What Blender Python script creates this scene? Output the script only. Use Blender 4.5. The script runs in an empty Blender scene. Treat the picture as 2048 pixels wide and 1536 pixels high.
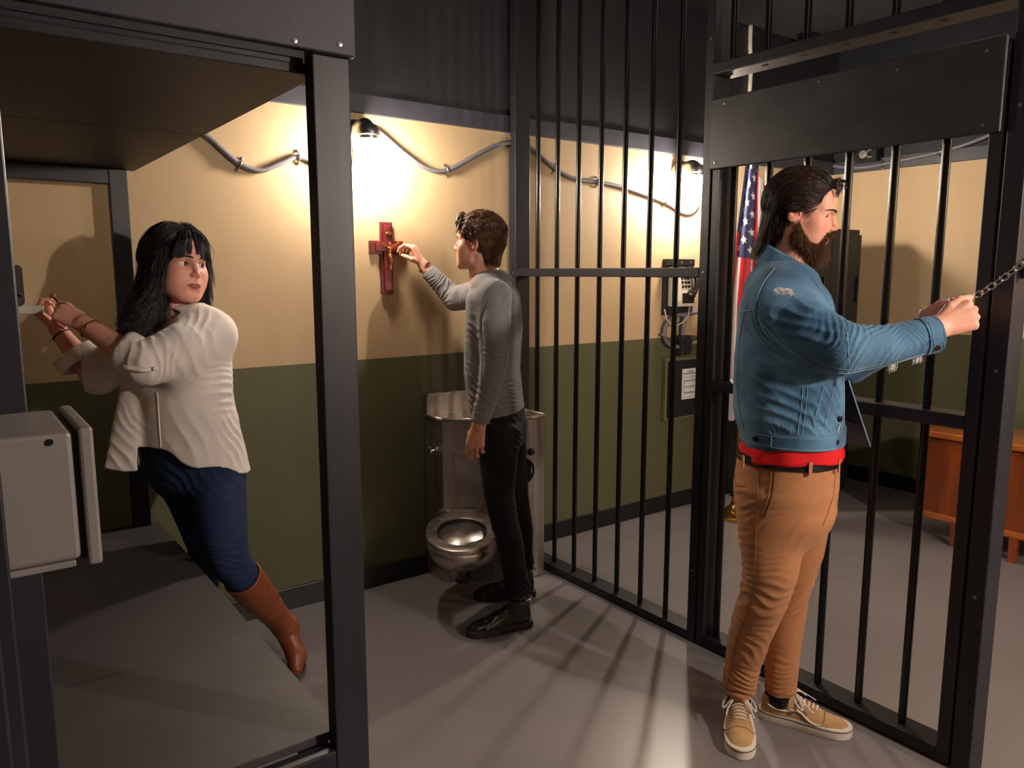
import bpy, math, random
import numpy as np
from mathutils import Vector, Matrix

S = bpy.context.scene
COL = S.collection
random.seed(7)
RNG = np.random.default_rng(7)

# ------------------------------------------------------------------ camera
cam_d = bpy.data.cameras.new('camera')
cam_d.sensor_width = 36.0
cam_d.lens = 1539.6 / 2048 * 36
cam_d.clip_start = 0.05
cam = bpy.data.objects.new('camera', cam_d)
COL.objects.link(cam)
cam.location = (0, -3.1728, 1.47)
cam.rotation_euler = (math.pi / 2 - 0.14473, 0, -0.63486)
S.camera = cam

# ------------------------------------------------------------------ world, view
w = bpy.data.worlds.new('world')
S.world = w
w.use_nodes = True
w.node_tree.nodes['Background'].inputs[0].default_value = (0.9, 0.9, 1.0, 1)
w.node_tree.nodes['Background'].inputs[1].default_value = 0.03
S.view_settings.view_transform = 'Standard'
S.view_settings.look = 'None'
S.view_settings.gamma = 1
S.view_settings.exposure = 0.55

# light levels of the lamps in the place, last the added overhead fill
LAMP_CELL = 330.0
LAMP_OFFICE = 560.0
LAMP_FRONT = 1350.0
LAMP_FRONT_OFFICE = 320.0
FILL_W = 3.5

def area_light(name, loc, size, watts, color):
    d = bpy.data.lights.new(name, 'AREA')
    d.shape = 'SQUARE'
    d.size = size
    d.energy = watts
    d.color = color
    o = bpy.data.objects.new(name, d)
    COL.objects.link(o)
    o.location = loc
    return o
area_light('fill_light_cell', (0.9, -2.6, 2.95), 1.0, FILL_W, (1.0, 0.86, 0.76))  # added overhead fill, no fixture behind it
area_light('fill_light_office', (3.7, -1.8, 2.95), 0.8, FILL_W * 0.6, (1.0, 0.88, 0.76))  # weaker added fill above the office, likewise without a fixture

# ------------------------------------------------------------------ materials
def s2l(c):
    c = c / 255.0
    return c / 12.92 if c <= 0.04045 else ((c + 0.055) / 1.055) ** 2.4
def rgb(r, g, b):
    return (s2l(r), s2l(g), s2l(b), 1)

def mat(name, col, rough=0.5, metal=0.0, var=0.0, scale=20.0, bump=0.0, bscale=200.0,
        spec=0.5, col2=None, stretch=None, sss=0.0, coat=0.0, emit=None, estr=0.0,
        rvar=0.0, detail=4.0, sheen=0.0):
    m = bpy.data.materials.new(name)
    m.use_nodes = True
    nt = m.node_tree
    b = nt.nodes['Principled BSDF']
    b.inputs['Base Color'].default_value = col
    b.inputs['Roughness'].default_value = rough
    b.inputs['Metallic'].default_value = metal
    b.inputs['Specular IOR Level'].default_value = spec
    if sheen:
        b.inputs['Sheen Weight'].default_value = sheen
    if coat:
        b.inputs['Coat Weight'].default_value = coat
        b.inputs['Coat Roughness'].default_value = 0.15
    if sss:
        b.inputs['Subsurface Weight'].default_value = sss
        b.inputs['Subsurface Radius'].default_value = (0.012, 0.005, 0.003)
        b.inputs['Subsurface Scale'].default_value = 0.6
    if emit:
        b.inputs['Emission Color'].default_value = emit
        b.inputs['Emission Strength'].default_value = estr
    tc = nt.nodes.new('ShaderNodeTexCoord')
    src = tc.outputs['Object']
    if stretch:
        mp = nt.nodes.new('ShaderNodeMapping')
        mp.inputs['Scale'].default_value = stretch
        nt.links.new(src, mp.inputs['Vector'])
        src = mp.outputs['Vector']
    if var or col2 or rvar:
        n = nt.nodes.new('ShaderNodeTexNoise')
        n.inputs['Scale'].default_value = scale
        n.inputs['Detail'].default_value = detail
        nt.links.new(src, n.inputs['Vector'])
        if var or col2:
            r = nt.nodes.new('ShaderNodeValToRGB')
            if col2:
                c1, c2 = col, col2
                r.color_ramp.elements[0].position = 0.38
                r.color_ramp.elements[1].position = 0.62
            else:
                c1 = tuple(x * (1 - var) for x in col[:3]) + (1,)
                c2 = tuple(min(1, x * (1 + var)) for x in col[:3]) + (1,)
                r.color_ramp.elements[0].position = 0.3
                r.color_ramp.elements[1].position = 0.7
            r.color_ramp.elements[0].color = c1
            r.color_ramp.elements[1].color = c2
            nt.links.new(n.outputs['Fac'], r.inputs['Fac'])
            nt.links.new(r.outputs['Color'], b.inputs['Base Color'])
        if rvar:
            mr = nt.nodes.new('ShaderNodeMapRange')
            mr.inputs['To Min'].default_value = max(0.02, rough - rvar)
            mr.inputs['To Max'].default_value = min(1, rough + rvar)
            mr.inputs['From Min'].default_value = 0.3
            mr.inputs['From Max'].default_value = 0.7
            nt.links.new(n.outputs['Fac'], mr.inputs['Value'])
            nt.links.new(mr.outputs['Result'], b.inputs['Roughness'])
    if bump:
        n2 = nt.nodes.new('ShaderNodeTexNoise')
        n2.inputs['Scale'].default_value = bscale
        n2.inputs['Detail'].default_value = 3
        nt.links.new(src, n2.inputs['Vector'])
        bp = nt.nodes.new('ShaderNodeBump')
        bp.inputs['Strength'].default_value = bump
        bp.inputs['Distance'].default_value = 0.004
        nt.links.new(n2.outputs['Fac'], bp.inputs['Height'])
        nt.links.new(bp.outputs['Normal'], b.inputs['Normal'])
    return m

BEIGE = rgb(190, 162, 124)
GREEN = rgb(90, 88, 62)
DARKP = rgb(26, 26, 33)

def wall_material():
    m = bpy.data.materials.new('two_tone_wall_paint')
    m.use_nodes = True
    nt = m.node_tree
    b = nt.nodes['Principled BSDF']
    b.inputs['Roughness'].default_value = 0.55
    b.inputs['Specular IOR Level'].default_value = 0.3
    tc = nt.nodes.new('ShaderNodeTexCoord')
    sp = nt.nodes.new('ShaderNodeSeparateXYZ')
    nt.links.new(tc.outputs['Object'], sp.inputs[0])
    def gt(v):
        n = nt.nodes.new('ShaderNodeMath')
        n.operation = 'GREATER_THAN'
        n.inputs[1].default_value = v
        nt.links.new(sp.outputs['Z'], n.inputs[0])
        return n.outputs[0]
    def mix(f, a, c):
        n = nt.nodes.new('ShaderNodeMix')
        n.data_type = 'RGBA'
        nt.links.new(f, n.inputs['Factor'])
        for sock, v in ((n.inputs[6], a), (n.inputs[7], c)):
            if isinstance(v, tuple):
                sock.default_value = v
            else:
                nt.links.new(v, sock)
        return n.outputs[2]
    c = mix(gt(2.146), mix(gt(1.079), GREEN, BEIGE), DARKP)
    ns = nt.nodes.new('ShaderNodeTexNoise')
    ns.inputs['Scale'].default_value = 3.0
    ns.inputs['Detail'].default_value = 6
    nt.links.new(tc.outputs['Object'], ns.inputs['Vector'])
    mr = nt.nodes.new('ShaderNodeMapRange')
    mr.inputs['To Min'].default_value = 0.9
    mr.inputs['To Max'].default_value = 1.08
    nt.links.new(ns.outputs['Fac'], mr.inputs['Value'])
    mu = nt.nodes.new('ShaderNodeMix')
    mu.data_type = 'RGBA'
    mu.blend_type = 'MULTIPLY'
    mu.inputs['Factor'].default_value = 1
    nt.links.new(c, mu.inputs[6])
    nt.links.new(mr.outputs[0], mu.inputs[7])
    nt.links.new(mu.outputs[2], b.inputs['Base Color'])
    mp = nt.nodes.new('ShaderNodeMapping')
    mp.inputs['Scale'].default_value = (1, 1, 0.45)
    nt.links.new(tc.outputs['Object'], mp.inputs['Vector'])
    n2 = nt.nodes.new('ShaderNodeTexNoise')
    n2.inputs['Scale'].default_value = 260
    nt.links.new(mp.outputs[0], n2.inputs['Vector'])
    bp = nt.nodes.new('ShaderNodeBump')
    bp.inputs['Strength'].default_value = 0.06
    bp.inputs['Distance'].default_value = 0.003
    nt.links.new(n2.outputs['Fac'], bp.inputs['Height'])
    nt.links.new(bp.outputs['Normal'], b.inputs['Normal'])
    return m

M = {
 'wall': wall_material(),
 'floor': mat('grey_floor_paint', rgb(123, 115, 115), rough=0.3, var=0.05, scale=1.5, bump=0.04, bscale=30, spec=0.4, detail=2),
 'ceiling': mat('black_ceiling_paint', rgb(30, 30, 34), rough=0.8),
 'black_wood': mat('black_painted_wood', rgb(36, 35, 42), rough=0.42, var=0.18, scale=14, bump=0.07, bscale=60, stretch=(1, 1, 0.12), spec=0.4),
 'black_board': mat('black_painted_board', rgb(29, 28, 33), rough=0.5, var=0.22, scale=5, bump=0.1, bscale=90, spec=0.4),
 'black_front': mat('black_painted_panel', rgb(48, 46, 54), rough=0.5, var=0.15, scale=4, bump=0.1, bscale=90, spec=0.4),
 'black_trim': mat('dark_trim_paint', rgb(58, 57, 66), rough=0.45, var=0.2, scale=9, spec=0.4),
 'baseboard': mat('black_vinyl_base', rgb(16, 16, 17), rough=0.4),
 'bar': mat('black_bar_paint', rgb(17, 17, 20), rough=0.26, var=0.25, scale=20, spec=0.6, metal=0.2),
 'platform': mat('grey_board_paint', rgb(64, 58, 59), rough=0.55, var=0.16, scale=4, bump=0.1, bscale=60, detail=7),
 'steel': mat('brushed_stainless_steel', rgb(196, 186, 178), rough=0.40, metal=1.0, var=0.12, scale=30, stretch=(1, 1, 0.06), rvar=0.07),
 'steel_bowl': mat('polished_stainless_steel', rgb(186, 178, 172), rough=0.27, metal=1.0, rvar=0.06, scale=12),
 'steel_shade': mat('shade_darkened_steel', rgb(92, 92, 98), rough=0.38, metal=1.0, var=0.1, scale=20),  # steel darkened for the shade down in the bowl
 'chrome': mat('chrome', rgb(215, 212, 208), rough=0.12, metal=1.0),
 'zinc': mat('galvanised_metal', rgb(150, 148, 146), rough=0.35, metal=0.9),
 'conduit': mat('grey_flexible_conduit', rgb(112, 108, 112), rough=0.45, spec=0.5),
 'black_plastic': mat('black_plastic', rgb(20, 20, 22), rough=0.3),
 'black_matte': mat('black_metal_enamel', rgb(24, 24, 26), rough=0.5),
 'beige_plastic': mat('beige_plastic', rgb(206, 196, 176), rough=0.4),
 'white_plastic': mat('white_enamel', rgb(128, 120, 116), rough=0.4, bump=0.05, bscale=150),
 'white_paint': mat('white_painted_wood', rgb(196, 186, 172), rough=0.6, var=0.16, scale=8, stretch=(0.2, 1, 3)),
 'paper': mat('white_paper', rgb(228, 224, 216), rough=0.7),
 'ink': mat('black_ink', rgb(28, 28, 28), rough=0.7),
 'brass': mat('polished_brass', rgb(206, 160, 82), rough=0.2, metal=1.0),
 'gold': mat('gold_figure', rgb(205, 150, 80), rough=0.28, metal=1.0),
 'cross_wood': mat('dark_red_wood', rgb(104, 26, 26), rough=0.42, var=0.25, scale=12, stretch=(1, 1, 0.15)),
 'desk_wood': mat('orange_brown_wood', rgb(146, 70, 24), rough=0.33, col2=rgb(112, 50, 18), scale=10, stretch=(1, 1.4, 0.12), coat=0.25),
 'desk_top': mat('orange_wood_top', rgb(176, 96, 34), rough=0.28, col2=rgb(146, 72, 24), scale=10, stretch=(1, 0.12, 1), coat=0.3),
 'maroon': mat('dark_maroon_leatherette', rgb(44, 14, 18), rough=0.42, bump=0.1, bscale=300),
 'lamp_glass': mat('lit_lamp_glass', (1, 1, 1, 1), rough=0.3, emit=(1.0, 0.89, 0.75, 1), estr=LAMP_CELL),
 'lamp_glass_b': mat('lit_lamp_glass_office', (1, 1, 1, 1), rough=0.3, emit=(1.0, 0.89, 0.75, 1), estr=LAMP_OFFICE),
 'lamp_glass_c': mat('lit_lamp_glass_front', (1, 1, 1, 1), rough=0.3, emit=(1.0, 0.91, 0.84, 1), estr=LAMP_FRONT),
 'lamp_glass_d': mat('lit_lamp_glass_far', (1, 1, 1, 1), rough=0.3, emit=(1.0, 0.89, 0.77, 1), estr=LAMP_FRONT_OFFICE),
 'hole': mat('dark_recess', rgb(10, 10, 10), rough=0.9),
}

# ------------------------------------------------------------------ mesh helpers
def catmull(pts, n=8, closed=False):
    P = [np.array(p, float) for p in pts]
    out = []
    m = len(P)
    rng = range(m) if closed else range(m - 1)
    for i in rng:
        if closed:
            a, b, c, d = P[(i - 1) % m], P[i], P[(i + 1) % m], P[(i + 2) % m]
        else:
            a = P[i - 1] if i else 2 * P[0] - P[1]
            b, c = P[i], P[i + 1]
            d = P[i + 2] if i + 2 < m else 2 * P[-1] - P[-2]
        for k in range(n):
            t = k / n
            out.append(0.5 * (2 * b + (c - a) * t + (2 * a - 5 * b + 4 * c - d) * t * t + (3 * b - a - 3 * c + d) * t ** 3))
    if not closed:
        out.append(P[-1])
    return out

class MB:
    def __init__(self):
        self.v, self.f = [], []
    def add(self, vs, fs):
        o = len(self.v)
        self.v += [tuple(map(float, p)) for p in vs]
        self.f += [tuple(i + o for i in f) for f in fs]
        return self
    def box(self, lo, hi, R=None, c=None):
        x0, y0, z0 = lo
        x1, y1, z1 = hi
        vs = [(x0, y0, z0), (x1, y0, z0), (x1, y1, z0), (x0, y1, z0), (x0, y0, z1), (x1, y0, z1), (x1, y1, z1), (x0, y1, z1)]
        if R is not None:
            c = np.array(c if c is not None else (0, 0, 0), float)
            vs = [R @ np.array(p) + c for p in vs]
        return self.add(vs, [(3, 2, 1, 0), (4, 5, 6, 7), (0, 1, 5, 4), (1, 2, 6, 5), (2, 3, 7, 6), (3, 0, 4, 7)])
    def tube(self, pts, r, n=10, caps=True, closed=False, flat=None):
        P = [np.array(p, float) for p in pts]
        m = len(P)
        rs = r if hasattr(r, '__len__') else [r] * m
        T = []
        for i in range(m):
            if closed:
                t = P[(i + 1) % m] - P[i - 1]
            else:
                t = P[min(i + 1, m - 1)] - P[max(i - 1, 0)]
            T.append(t / np.linalg.norm(t) if np.linalg.norm(t) > 1e-9 else (T[-1] if T else np.array((0, 0.6, 0.8))))
        u = np.cross(T[0], (0, 0, 1))
        if np.linalg.norm(u) < 1e-3:
            u = np.cross(T[0], (0, 1, 0))
        u /= np.linalg.norm(u)
        vs = []
        for i in range(m):
            u = u - T[i] * (u @ T[i])
            u /= np.linalg.norm(u) + 1e-12
            v = np.cross(T[i], u)
            for k in range(n):
                a = 2 * math.pi * k / n
                e = rs[i] * (flat if flat else 1)
                vs.append(P[i] + u * math.cos(a) * rs[i] + v * math.sin(a) * e)
        fs = []
        for i in range(m if closed else m - 1):
            j = (i + 1) % m
            for k in range(n):
                l = (k + 1) % n
                fs.append((i * n + k, i * n + l, j * n + l, j * n + k))
        if caps and not closed:
            fs.append(tuple(range(n - 1, -1, -1)))
            fs.append(tuple((m - 1) * n + k for k in range(n)))
        return self.add(vs, fs)
    def cyl(self, a, b, r, n=20, r2=None):
        return self.tube([a, b], [r, r if r2 is None else r2], n)
    def lathe(self, c, prof, n=24, axis=(0, 0, 1)):
        ax = np.array(axis, float)
        ax /= np.linalg.norm(ax)
        u = np.cross(ax, (1, 0, 0))
        if np.linalg.norm(u) < 0.1:
            u = np.cross(ax, (0, 1, 0))
        u /= np.linalg.norm(u)
        v = np.cross(ax, u)
        vs = []
        for r, h in prof:
            for k in range(n):
                a = 2 * math.pi * k / n
                vs.append(np.array(c) + ax * h + (u * math.cos(a) + v * math.sin(a)) * max(r, 1e-5))
        fs = []
        m = len(prof)
        for i in range(m - 1):
            for k in range(n):
                l = (k + 1) % n
                fs.append((i * n + k, i * n + l, (i + 1) * n + l, (i + 1) * n + k))
        fs.append(tuple(range(n - 1, -1, -1)))
        fs.append(tuple((m - 1) * n + k for k in range(n)))
        return self.add(vs, fs)
    def prism(self, poly, z0, z1):
        n = len(poly)
        vs = [(p[0], p[1], z0) for p in poly] + [(p[0], p[1], z1) for p in poly]
        fs = [tuple(range(n - 1, -1, -1)), tuple(range(n, 2 * n))]
        fs += [(i, (i + 1) % n, n + (i + 1) % n, n + i) for i in range(n)]
        return self.add(vs, fs)
    def plate(self, poly, nrm, th):
        nrm = np.array(nrm, float)
        nrm /= np.linalg.norm(nrm)
        n = len(poly)
        vs = [np.array(p, float) for p in poly] + [np.array(p, float) + nrm * th for p in poly]
        fs = [tuple(range(n - 1, -1, -1)), tuple(range(n, 2 * n))]
        fs += [(i, (i + 1) % n, n + (i + 1) % n, n + i) for i in range(n)]
        return self.add(vs, fs)
    def rings(self, rings, caps=True):
        n = len(rings[0])
        vs = [p for r in rings for p in r]
        fs = []
        for i in range(len(rings) - 1):
            for k in range(n):
                l = (k + 1) % n
                fs.append((i * n + k, i * n + l, (i + 1) * n + l, (i + 1) * n + k))
        if caps:
            fs.append(tuple(range(n - 1, -1, -1)))
            fs.append(tuple((len(rings) - 1) * n + k for k in range(n)))
        return self.add(vs, fs)
    def build(self, name, m, parent=None, smooth=False, bevel=0, label=None):
        me = bpy.data.meshes.new(name)
        me.from_pydata(self.v, [], self.f)
        me.validate()
        import bmesh
        bm = bmesh.new()
        bm.from_mesh(me)
        bmesh.ops.recalc_face_normals(bm, faces=bm.faces)
        bm.to_mesh(me)
        bm.free()
        return link_mesh(name, me, m, parent, smooth, bevel, label)

def screw(parent, c, prof, n, axis):
    return MB().lathe(c, prof, n, axis).build('screw_head', M['zinc'], parent, smooth='auto')

def link_mesh(name, me, m, parent=None, smooth=False, bevel=0, label=None):
    o = bpy.data.objects.new(name, me)
    COL.objects.link(o)
    if m is not None:
        me.materials.append(m)
    if smooth:
        me.polygons.foreach_set('use_smooth', [True] * len(me.polygons))
        if smooth == 'auto':
            mod = o.modifiers.new('edges', 'EDGE_SPLIT')
            mod.split_angle = math.radians(38)
    if bevel:
        b = o.modifiers.new('bevel', 'BEVEL')
        b.width = bevel
        b.segments = 2
        b.limit_method = 'ANGLE'
        b.angle_limit = math.radians(40)
    if parent is not None:
        o.parent = parent
        o.matrix_parent_inverse = Matrix.Translation(-world_loc(parent))
    if label:
        o['label'] = label
    return o

def world_loc(o):
    v = Vector(o.get('_w', (0, 0, 0)))
    return v

def origin(o, loc):
    """move a mesh object's origin to loc, the geometry staying where it is"""
    o.data.transform(Matrix.Translation(-Vector(loc)))
    o.location = loc
    return o

def thing(name, label, cat, loc=(0, 0, 0), group=None):
    o = bpy.data.objects.new(name, None)
    COL.objects.link(o)
    o.empty_display_size = 0.1
    o.location = loc
    o.matrix_basis = Matrix.Translation(Vector(loc))
    THING_LOC[o.name] = Vector(loc)
    return tag(o, label, cat, group)
THING_LOC = {}
def world_loc(o):
    return THING_LOC.get(o.name, Vector((0, 0, 0)))

def tag(o, label, cat, group=None):
    o['label'] = label
    o['category'] = cat
    if group:
        o['group'] = group
    return o
def struct(o):
    o['kind'] = 'structure'
    return o
def copy_tree(o, off, label=None, mats=None, parent=None):
    c = o.copy()
    COL.objects.link(c)
    if parent is None:
        c.location = Vector(o.location) + Vector(off)
        THING_LOC[c.name] = Vector(c.location)
    else:
        c.parent = parent
        c.matrix_parent_inverse = o.matrix_parent_inverse.copy()
    if label:
        c['label'] = label
    for ch in list(o.children):
        d = copy_tree(ch, off, None, mats, c)
        if mats and ch.data and ch.data.materials and ch.data.materials[0] in mats:
            d.data = ch.data.copy()
            d.data.materials[0] = mats[ch.data.materials[0]]
    return c
# ================================================================== the setting
XR, ZC = 5.15, 2.97
o = struct(MB().box((-1.6, -4.7, -0.12), (XR, 0, 0)).build('floor', M['floor']))
struct(MB().box((-1.72, -4.82, ZC), (XR + 0.12, 0.12, ZC + 0.1)).build('ceiling', M['ceiling']))
struct(MB().box((-1.72, 0, -0.12), (XR + 0.12, 0.12, ZC)).build('wall_back', M['wall']))
struct(MB().box((XR, -4.7, -0.12), (XR + 0.12, 0, ZC)).build('wall_right', M['wall']))
struct(MB().box((-1.72, -4.7, -0.12), (-1.6, 0, ZC)).build('wall_left', M['wall']))
struct(MB().box((-1.72, -4.82, -0.12), (XR + 0.12, -4.7, ZC)).build('wall_rear', M['wall']))
struct(MB().box((1.3, -4.40, 0), (XR, -4.25, ZC)).build('wall_front', M['wall']))
struct(MB().box((-1.6, -0.012, 0), (XR - 0.012, 0, 0.098)).build('baseboard_back', M['baseboard'], bevel=0.003))
struct(MB().box((XR - 0.012, -4.25, 0), (XR, 0, 0.1)).build('baseboard_right', M['baseboard'], bevel=0.003))
# dark boards that close off the beige paint along the top
struct(MB().box((-1.6, -0.019, 2.146), (2.62, 0, 2.225)).build('trim_1', M['black_trim'], bevel=0.002))
struct(MB().box((2.625, -0.022, 2.146), (XR - 0.02, 0, 2.232)).build('trim_2', M['black_trim'], bevel=0.002))
struct(MB().box((XR - 0.02, -4.25, 2.146), (XR, 0, 2.225)).build('trim_3', M['black_trim'], bevel=0.002))
# upper black panels of the back wall, seams between boards
struct(MB().box((-1.6, -0.006, 2.225), (XR, 0, ZC)).build('wall_back_upper', M['black_board']))

# ================================================================== bar screen beside the cell
X0, X1, XB = 2.303, 2.392, 2.346
Z_TOP = ZC
g = thing('bar_screen', 'black floor-to-ceiling bar screen fixed between back wall and cell door', 'bar screen', (XB, -0.65, 0))
def wood(name, lo, hi, parent, m='black_wood', bev=0.003):
    return MB().box(lo, hi).build(name, M[m], parent, bevel=bev)
wood('post', (X0, -0.076, 0), (X1, -0.036, Z_TOP), g)
wood('post', (X0, -1.272, 0), (X1, -1.232, Z_TOP), g)
wood('bottom_rail', (X0, -1.232, 0), (X1, -0.076, 0.04), g)
wood('middle_rail', (X0, -1.232, 1.448), (X1, -0.076, 1.486), g)
for y in (-0.198, -0.344, -0.491, -0.638, -0.785, -0.932, -1.079):
    MB().cyl((XB, y, 0.03), (XB, y, Z_TOP), 0.0112, 18).build('bar', M['bar'], g, smooth='auto')
for z in (0.3, 1.467, 2.3):
    for y in (-0.056, -1.252):
        screw(g, (X0, y, z), [(0.005, 0), (0.005, 0.0015), (0.001, 0.002)], 10, (-1, 0, 0))
wood('filler_strip', (X0 + 0.004, -0.036, 0.1), (X1 - 0.004, -0.013, 2.06), g)
wood('filler_strip', (X0 + 0.004, -0.036, 2.13), (X1 - 0.004, -0.024, Z_TOP), g)

# ================================================================== cell door
d = thing('cell_door', 'black barred cell door beside the man in denim, broad dark plate across its top', 'door', (XB, -1.75, 0))
wood('hinge_stile', (X0, -1.316, 0.012), (X1, -1.279, 2.075), d)
wood('latch_stile', (X0, -2.243, 0.012), (X1, -2.206, 2.075), d)
wood('bottom_rail', (X0, -2.206, 0.012), (X1, -1.316, 0.05), d)
wood('middle_rail', (X0, -2.206, 1.026), (X1, -1.316, 1.066), d)
MB().box((X0 - 0.014, -2.238, 1.837), (X0 - 0.0005, -1.272, 2.083)).build('plate', mat('scuffed_black_plate', rgb(50, 49, 53), rough=0.4, var=0.3, scale=6, bump=0.1, bscale=40, stretch=(1, 1, 2.2), detail=8), d, bevel=0.004)
for y, z in ((-1.335, 2.06), (-1.70, 2.065), (-2.19, 2.05), (-2.195, 1.86), (-1.30, 1.86), (-1.95, 2.05)):
    screw(d, (X0 - 0.014, y, z), [(0.0045, 0), (0.0045, 0.0015), (0.001, 0.002)], 10, (-1, 0, 0))
for y in (-1.346, -1.492, -1.640, -1.786, -1.934, -2.081):
    MB().cyl((XB, y, 0.04), (XB, y, 2.02), 0.0125, 18).build('bar', M['bar'], d, smooth='auto')

# ================================================================== transom above the door
t = thing('bar_transom', 'black header beam with short bars up to the ceiling above the cell door', 'bar screen', (XB, -1.75, 2.168))
MB().box((X0 - 0.012, -2.246, 2.168), (X1, -1.275, 2.207)).build('header_beam', M['black_wood'], t, bevel=0.003)
for y in (-1.318, -1.463, -1.612, -1.757, -1.905, -2.052):
    MB().cyl((XB, y, 2.2), (XB, y, Z_TOP), 0.0125, 18).build('bar', M['bar'], t, smooth='auto')
for y in (-1.318, -1.463, -1.612, -1.757, -1.905, -2.052):
    MB().lathe((XB - 0.012, y, 2.168), [(0.011, 0.0), (0.011, -0.0012)], 14).build('bar_hole', M['hole'], t)

# ================================================================== door post on the latch side
p = thing('jamb_post', 'thick black wooden post at right edge, chain wrapped around it', 'post', (XB, -2.275, 0))
wood('timber', (X0, -2.302, 0), (X1, -2.250, Z_TOP), p)
for z in (0.55, 1.2, 1.9):
    screw(p, (X0, -2.276, z), [(0.005, 0), (0.005, 0.0015), (0.001, 0.002)], 10, (-1, 0, 0))
k = MB().tube([(2.345, -2.302, 1.472), (2.345, -2.330, 1.474), (2.345, -2.352, 1.474)], [0.021, 0.019, 0.017], 18)
k.box((2.318, -2.3035, 1.44), (2.372, -2.3005, 1.50))
tag(k.build('door_bolt', M['black_plastic'], smooth='auto', bevel=0.002), 'black round bolt knob sticking out of the right-hand post under the chain', 'bolt')
bpy.data.objects['door_bolt'].name = 'bolt_knob'

# ================================================================== bunk bed
XE = 0.60
YF, YN = -0.10, -1.69
b = thing('bunk_bed', 'black timber bunk bed with grey sleeping boards along the left side', 'bunk bed', (0.1, -0.9, 0))
wood('post', (0.572, -1.79, 0), (0.645, -1.752, 2.10), b)
wood('post', (0.507, -0.1, 0), (0.567, -0.06, 1.828), b)
wood('post', (0.022, -1.79, 0), (0.092, -1.752, 1.86), b)
wood('post', (-0.62, -1.79, 0), (-0.56, -1.752, 2.10), b)
wood('post', (-0.62, -0.1, 0), (-0.56, -0.06, 1.828), b)
MB().box((-0.64, -1.812, 1.858), (0.648, -1.791, 2.2)).build('front_board', M['black_front'], b, bevel=0.003)
for x, z in ((0.178, 1.872), (0.533, 1.868), (0.617, 1.876)):
    screw(b, (x, -1.812, z), [(0.0045, 0), (0.0045, 0.0015), (0.001, 0.002)], 10, (0, -1, 0))
MB().box((-0.62, -0.97, 1.83), (XE, -0.052, 1.85)).build('upper_board', M['black_board'], b, bevel=0.002)
MB().box((-0.62, -1.75, 1.83), (XE, -0.973, 1.85)).build('upper_board', M['black_board'], b, bevel=0.002)
wood('rail', (-0.56, -0.1, 1.775), (0.507, -0.062, 1.828), b)
wood('rail', (-0.56, -1.752, 1.845), (0.572, -1.735, 1.858), b)
MB().box((-0.62, -1.225, 0.50), (XE, -0.055, 0.52)).build('sleeping_board', M['platform'], b, bevel=0.002)
MB().box((-0.62, -1.75, 0.50), (XE, -1.228, 0.52)).build('sleeping_board', M['platform'], b, bevel=0.002)
wood('lower_rail', (-0.56, -1.79, 0.40), (0.572, -1.752, 0.499), b)
wood('lower_rail', (-0.56, -0.1, 0.40), (0.507, -0.062, 0.499), b)
wood('end_rail', (0.555, -1.70, 0.40), (0.593, -0.11, 0.499), b)

# ================================================================== near left edge: post, white box, shelf
q = thing('near_post', 'out-of-reach black post at the extreme left edge in front of the white box', 'post', (-0.02, -2.16, 0))
q['label'] = 'black post at the extreme left edge, covering the white box'
wood('timber', (-0.095, -2.20, 0), (0.020, -2.125, ZC), q)
wood('filler_strip', (-0.095, -2.124, 0), (0.0375, -2.085, ZC), q)
wbx = thing('white_box', 'boxy white enamel cabinet with thick door edge at left, mounted on black post', 'cabinet', (0.06, -1.93, 1.09))
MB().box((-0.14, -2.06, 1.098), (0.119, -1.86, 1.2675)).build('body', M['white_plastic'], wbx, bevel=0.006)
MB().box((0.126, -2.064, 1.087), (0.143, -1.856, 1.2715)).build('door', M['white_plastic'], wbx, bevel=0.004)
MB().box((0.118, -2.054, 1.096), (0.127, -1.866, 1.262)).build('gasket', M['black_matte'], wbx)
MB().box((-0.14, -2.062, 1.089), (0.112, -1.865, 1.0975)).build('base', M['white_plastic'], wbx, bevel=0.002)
MB().lathe((0.094, -2.0605, 1.257), [(0.0045, 0), (0.0042, 0.0018), (0.001, 0.002)], 14, (0, -1, 0)).build('screw_cap', M['black_plastic'], wbx)

sh = thing('wall_shelf', 'small pale board shelf on the back wall, at the hands of the woman in white', 'shelf', (0.0, -0.15, 1.335))
MB().box((-0.30, -0.30, 1.338), (0.258, -0.002, 1.362)).build('board', M['white_paint'], sh, bevel=0.003)
for x in (-0.2, 0.04):
    MB().box((x, -0.22, 1.325), (x + 0.02, -0.002, 1.337)).box((x, -0.012, 1.24), (x + 0.02, -0.002, 1.337)).build('bracket', M['black_matte'], sh)
rd = thing('leather_case', 'dark maroon upright leather case standing on the pale wall shelf', 'case', (0.15, -0.25, 1.3625))
def rounded_rect(x0, x1, z0, z1, r, n=6):
    pts = []
    for cx, cz, a0 in ((x1 - r, z1 - r, 0), (x0 + r, z1 - r, 90), (x0 + r, z0 + r, 180), (x1 - r, z0 + r, 270)):
        for i in range(n + 1):
            a = math.radians(a0 + 90 * i / n)
            pts.append((cx + r * math.cos(a), cz + r * math.sin(a)))
    return pts
MB().plate([(x, -0.28, z) for x, z in rounded_rect(0.06, 0.212, 1.3625, 1.492, 0.016)], (0, 1, 0), 0.045).build('cover', M['maroon'], rd, smooth='auto')
MB().plate([(x, -0.234, z) for x, z in rounded_rect(0.07, 0.217, 1.3625, 1.482, 0.012)], (0, 1, 0), 0.02).build('back_panel', M['white_paint'], rd, smooth='auto')
MB().tube(catmull([(0.15, -0.283, 1.435), (0.175, -0.286, 1.418), (0.205, -0.287, 1.395)], 5), 0.004, 8).build('strap', M['black_plastic'], rd, smooth=True)
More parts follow.
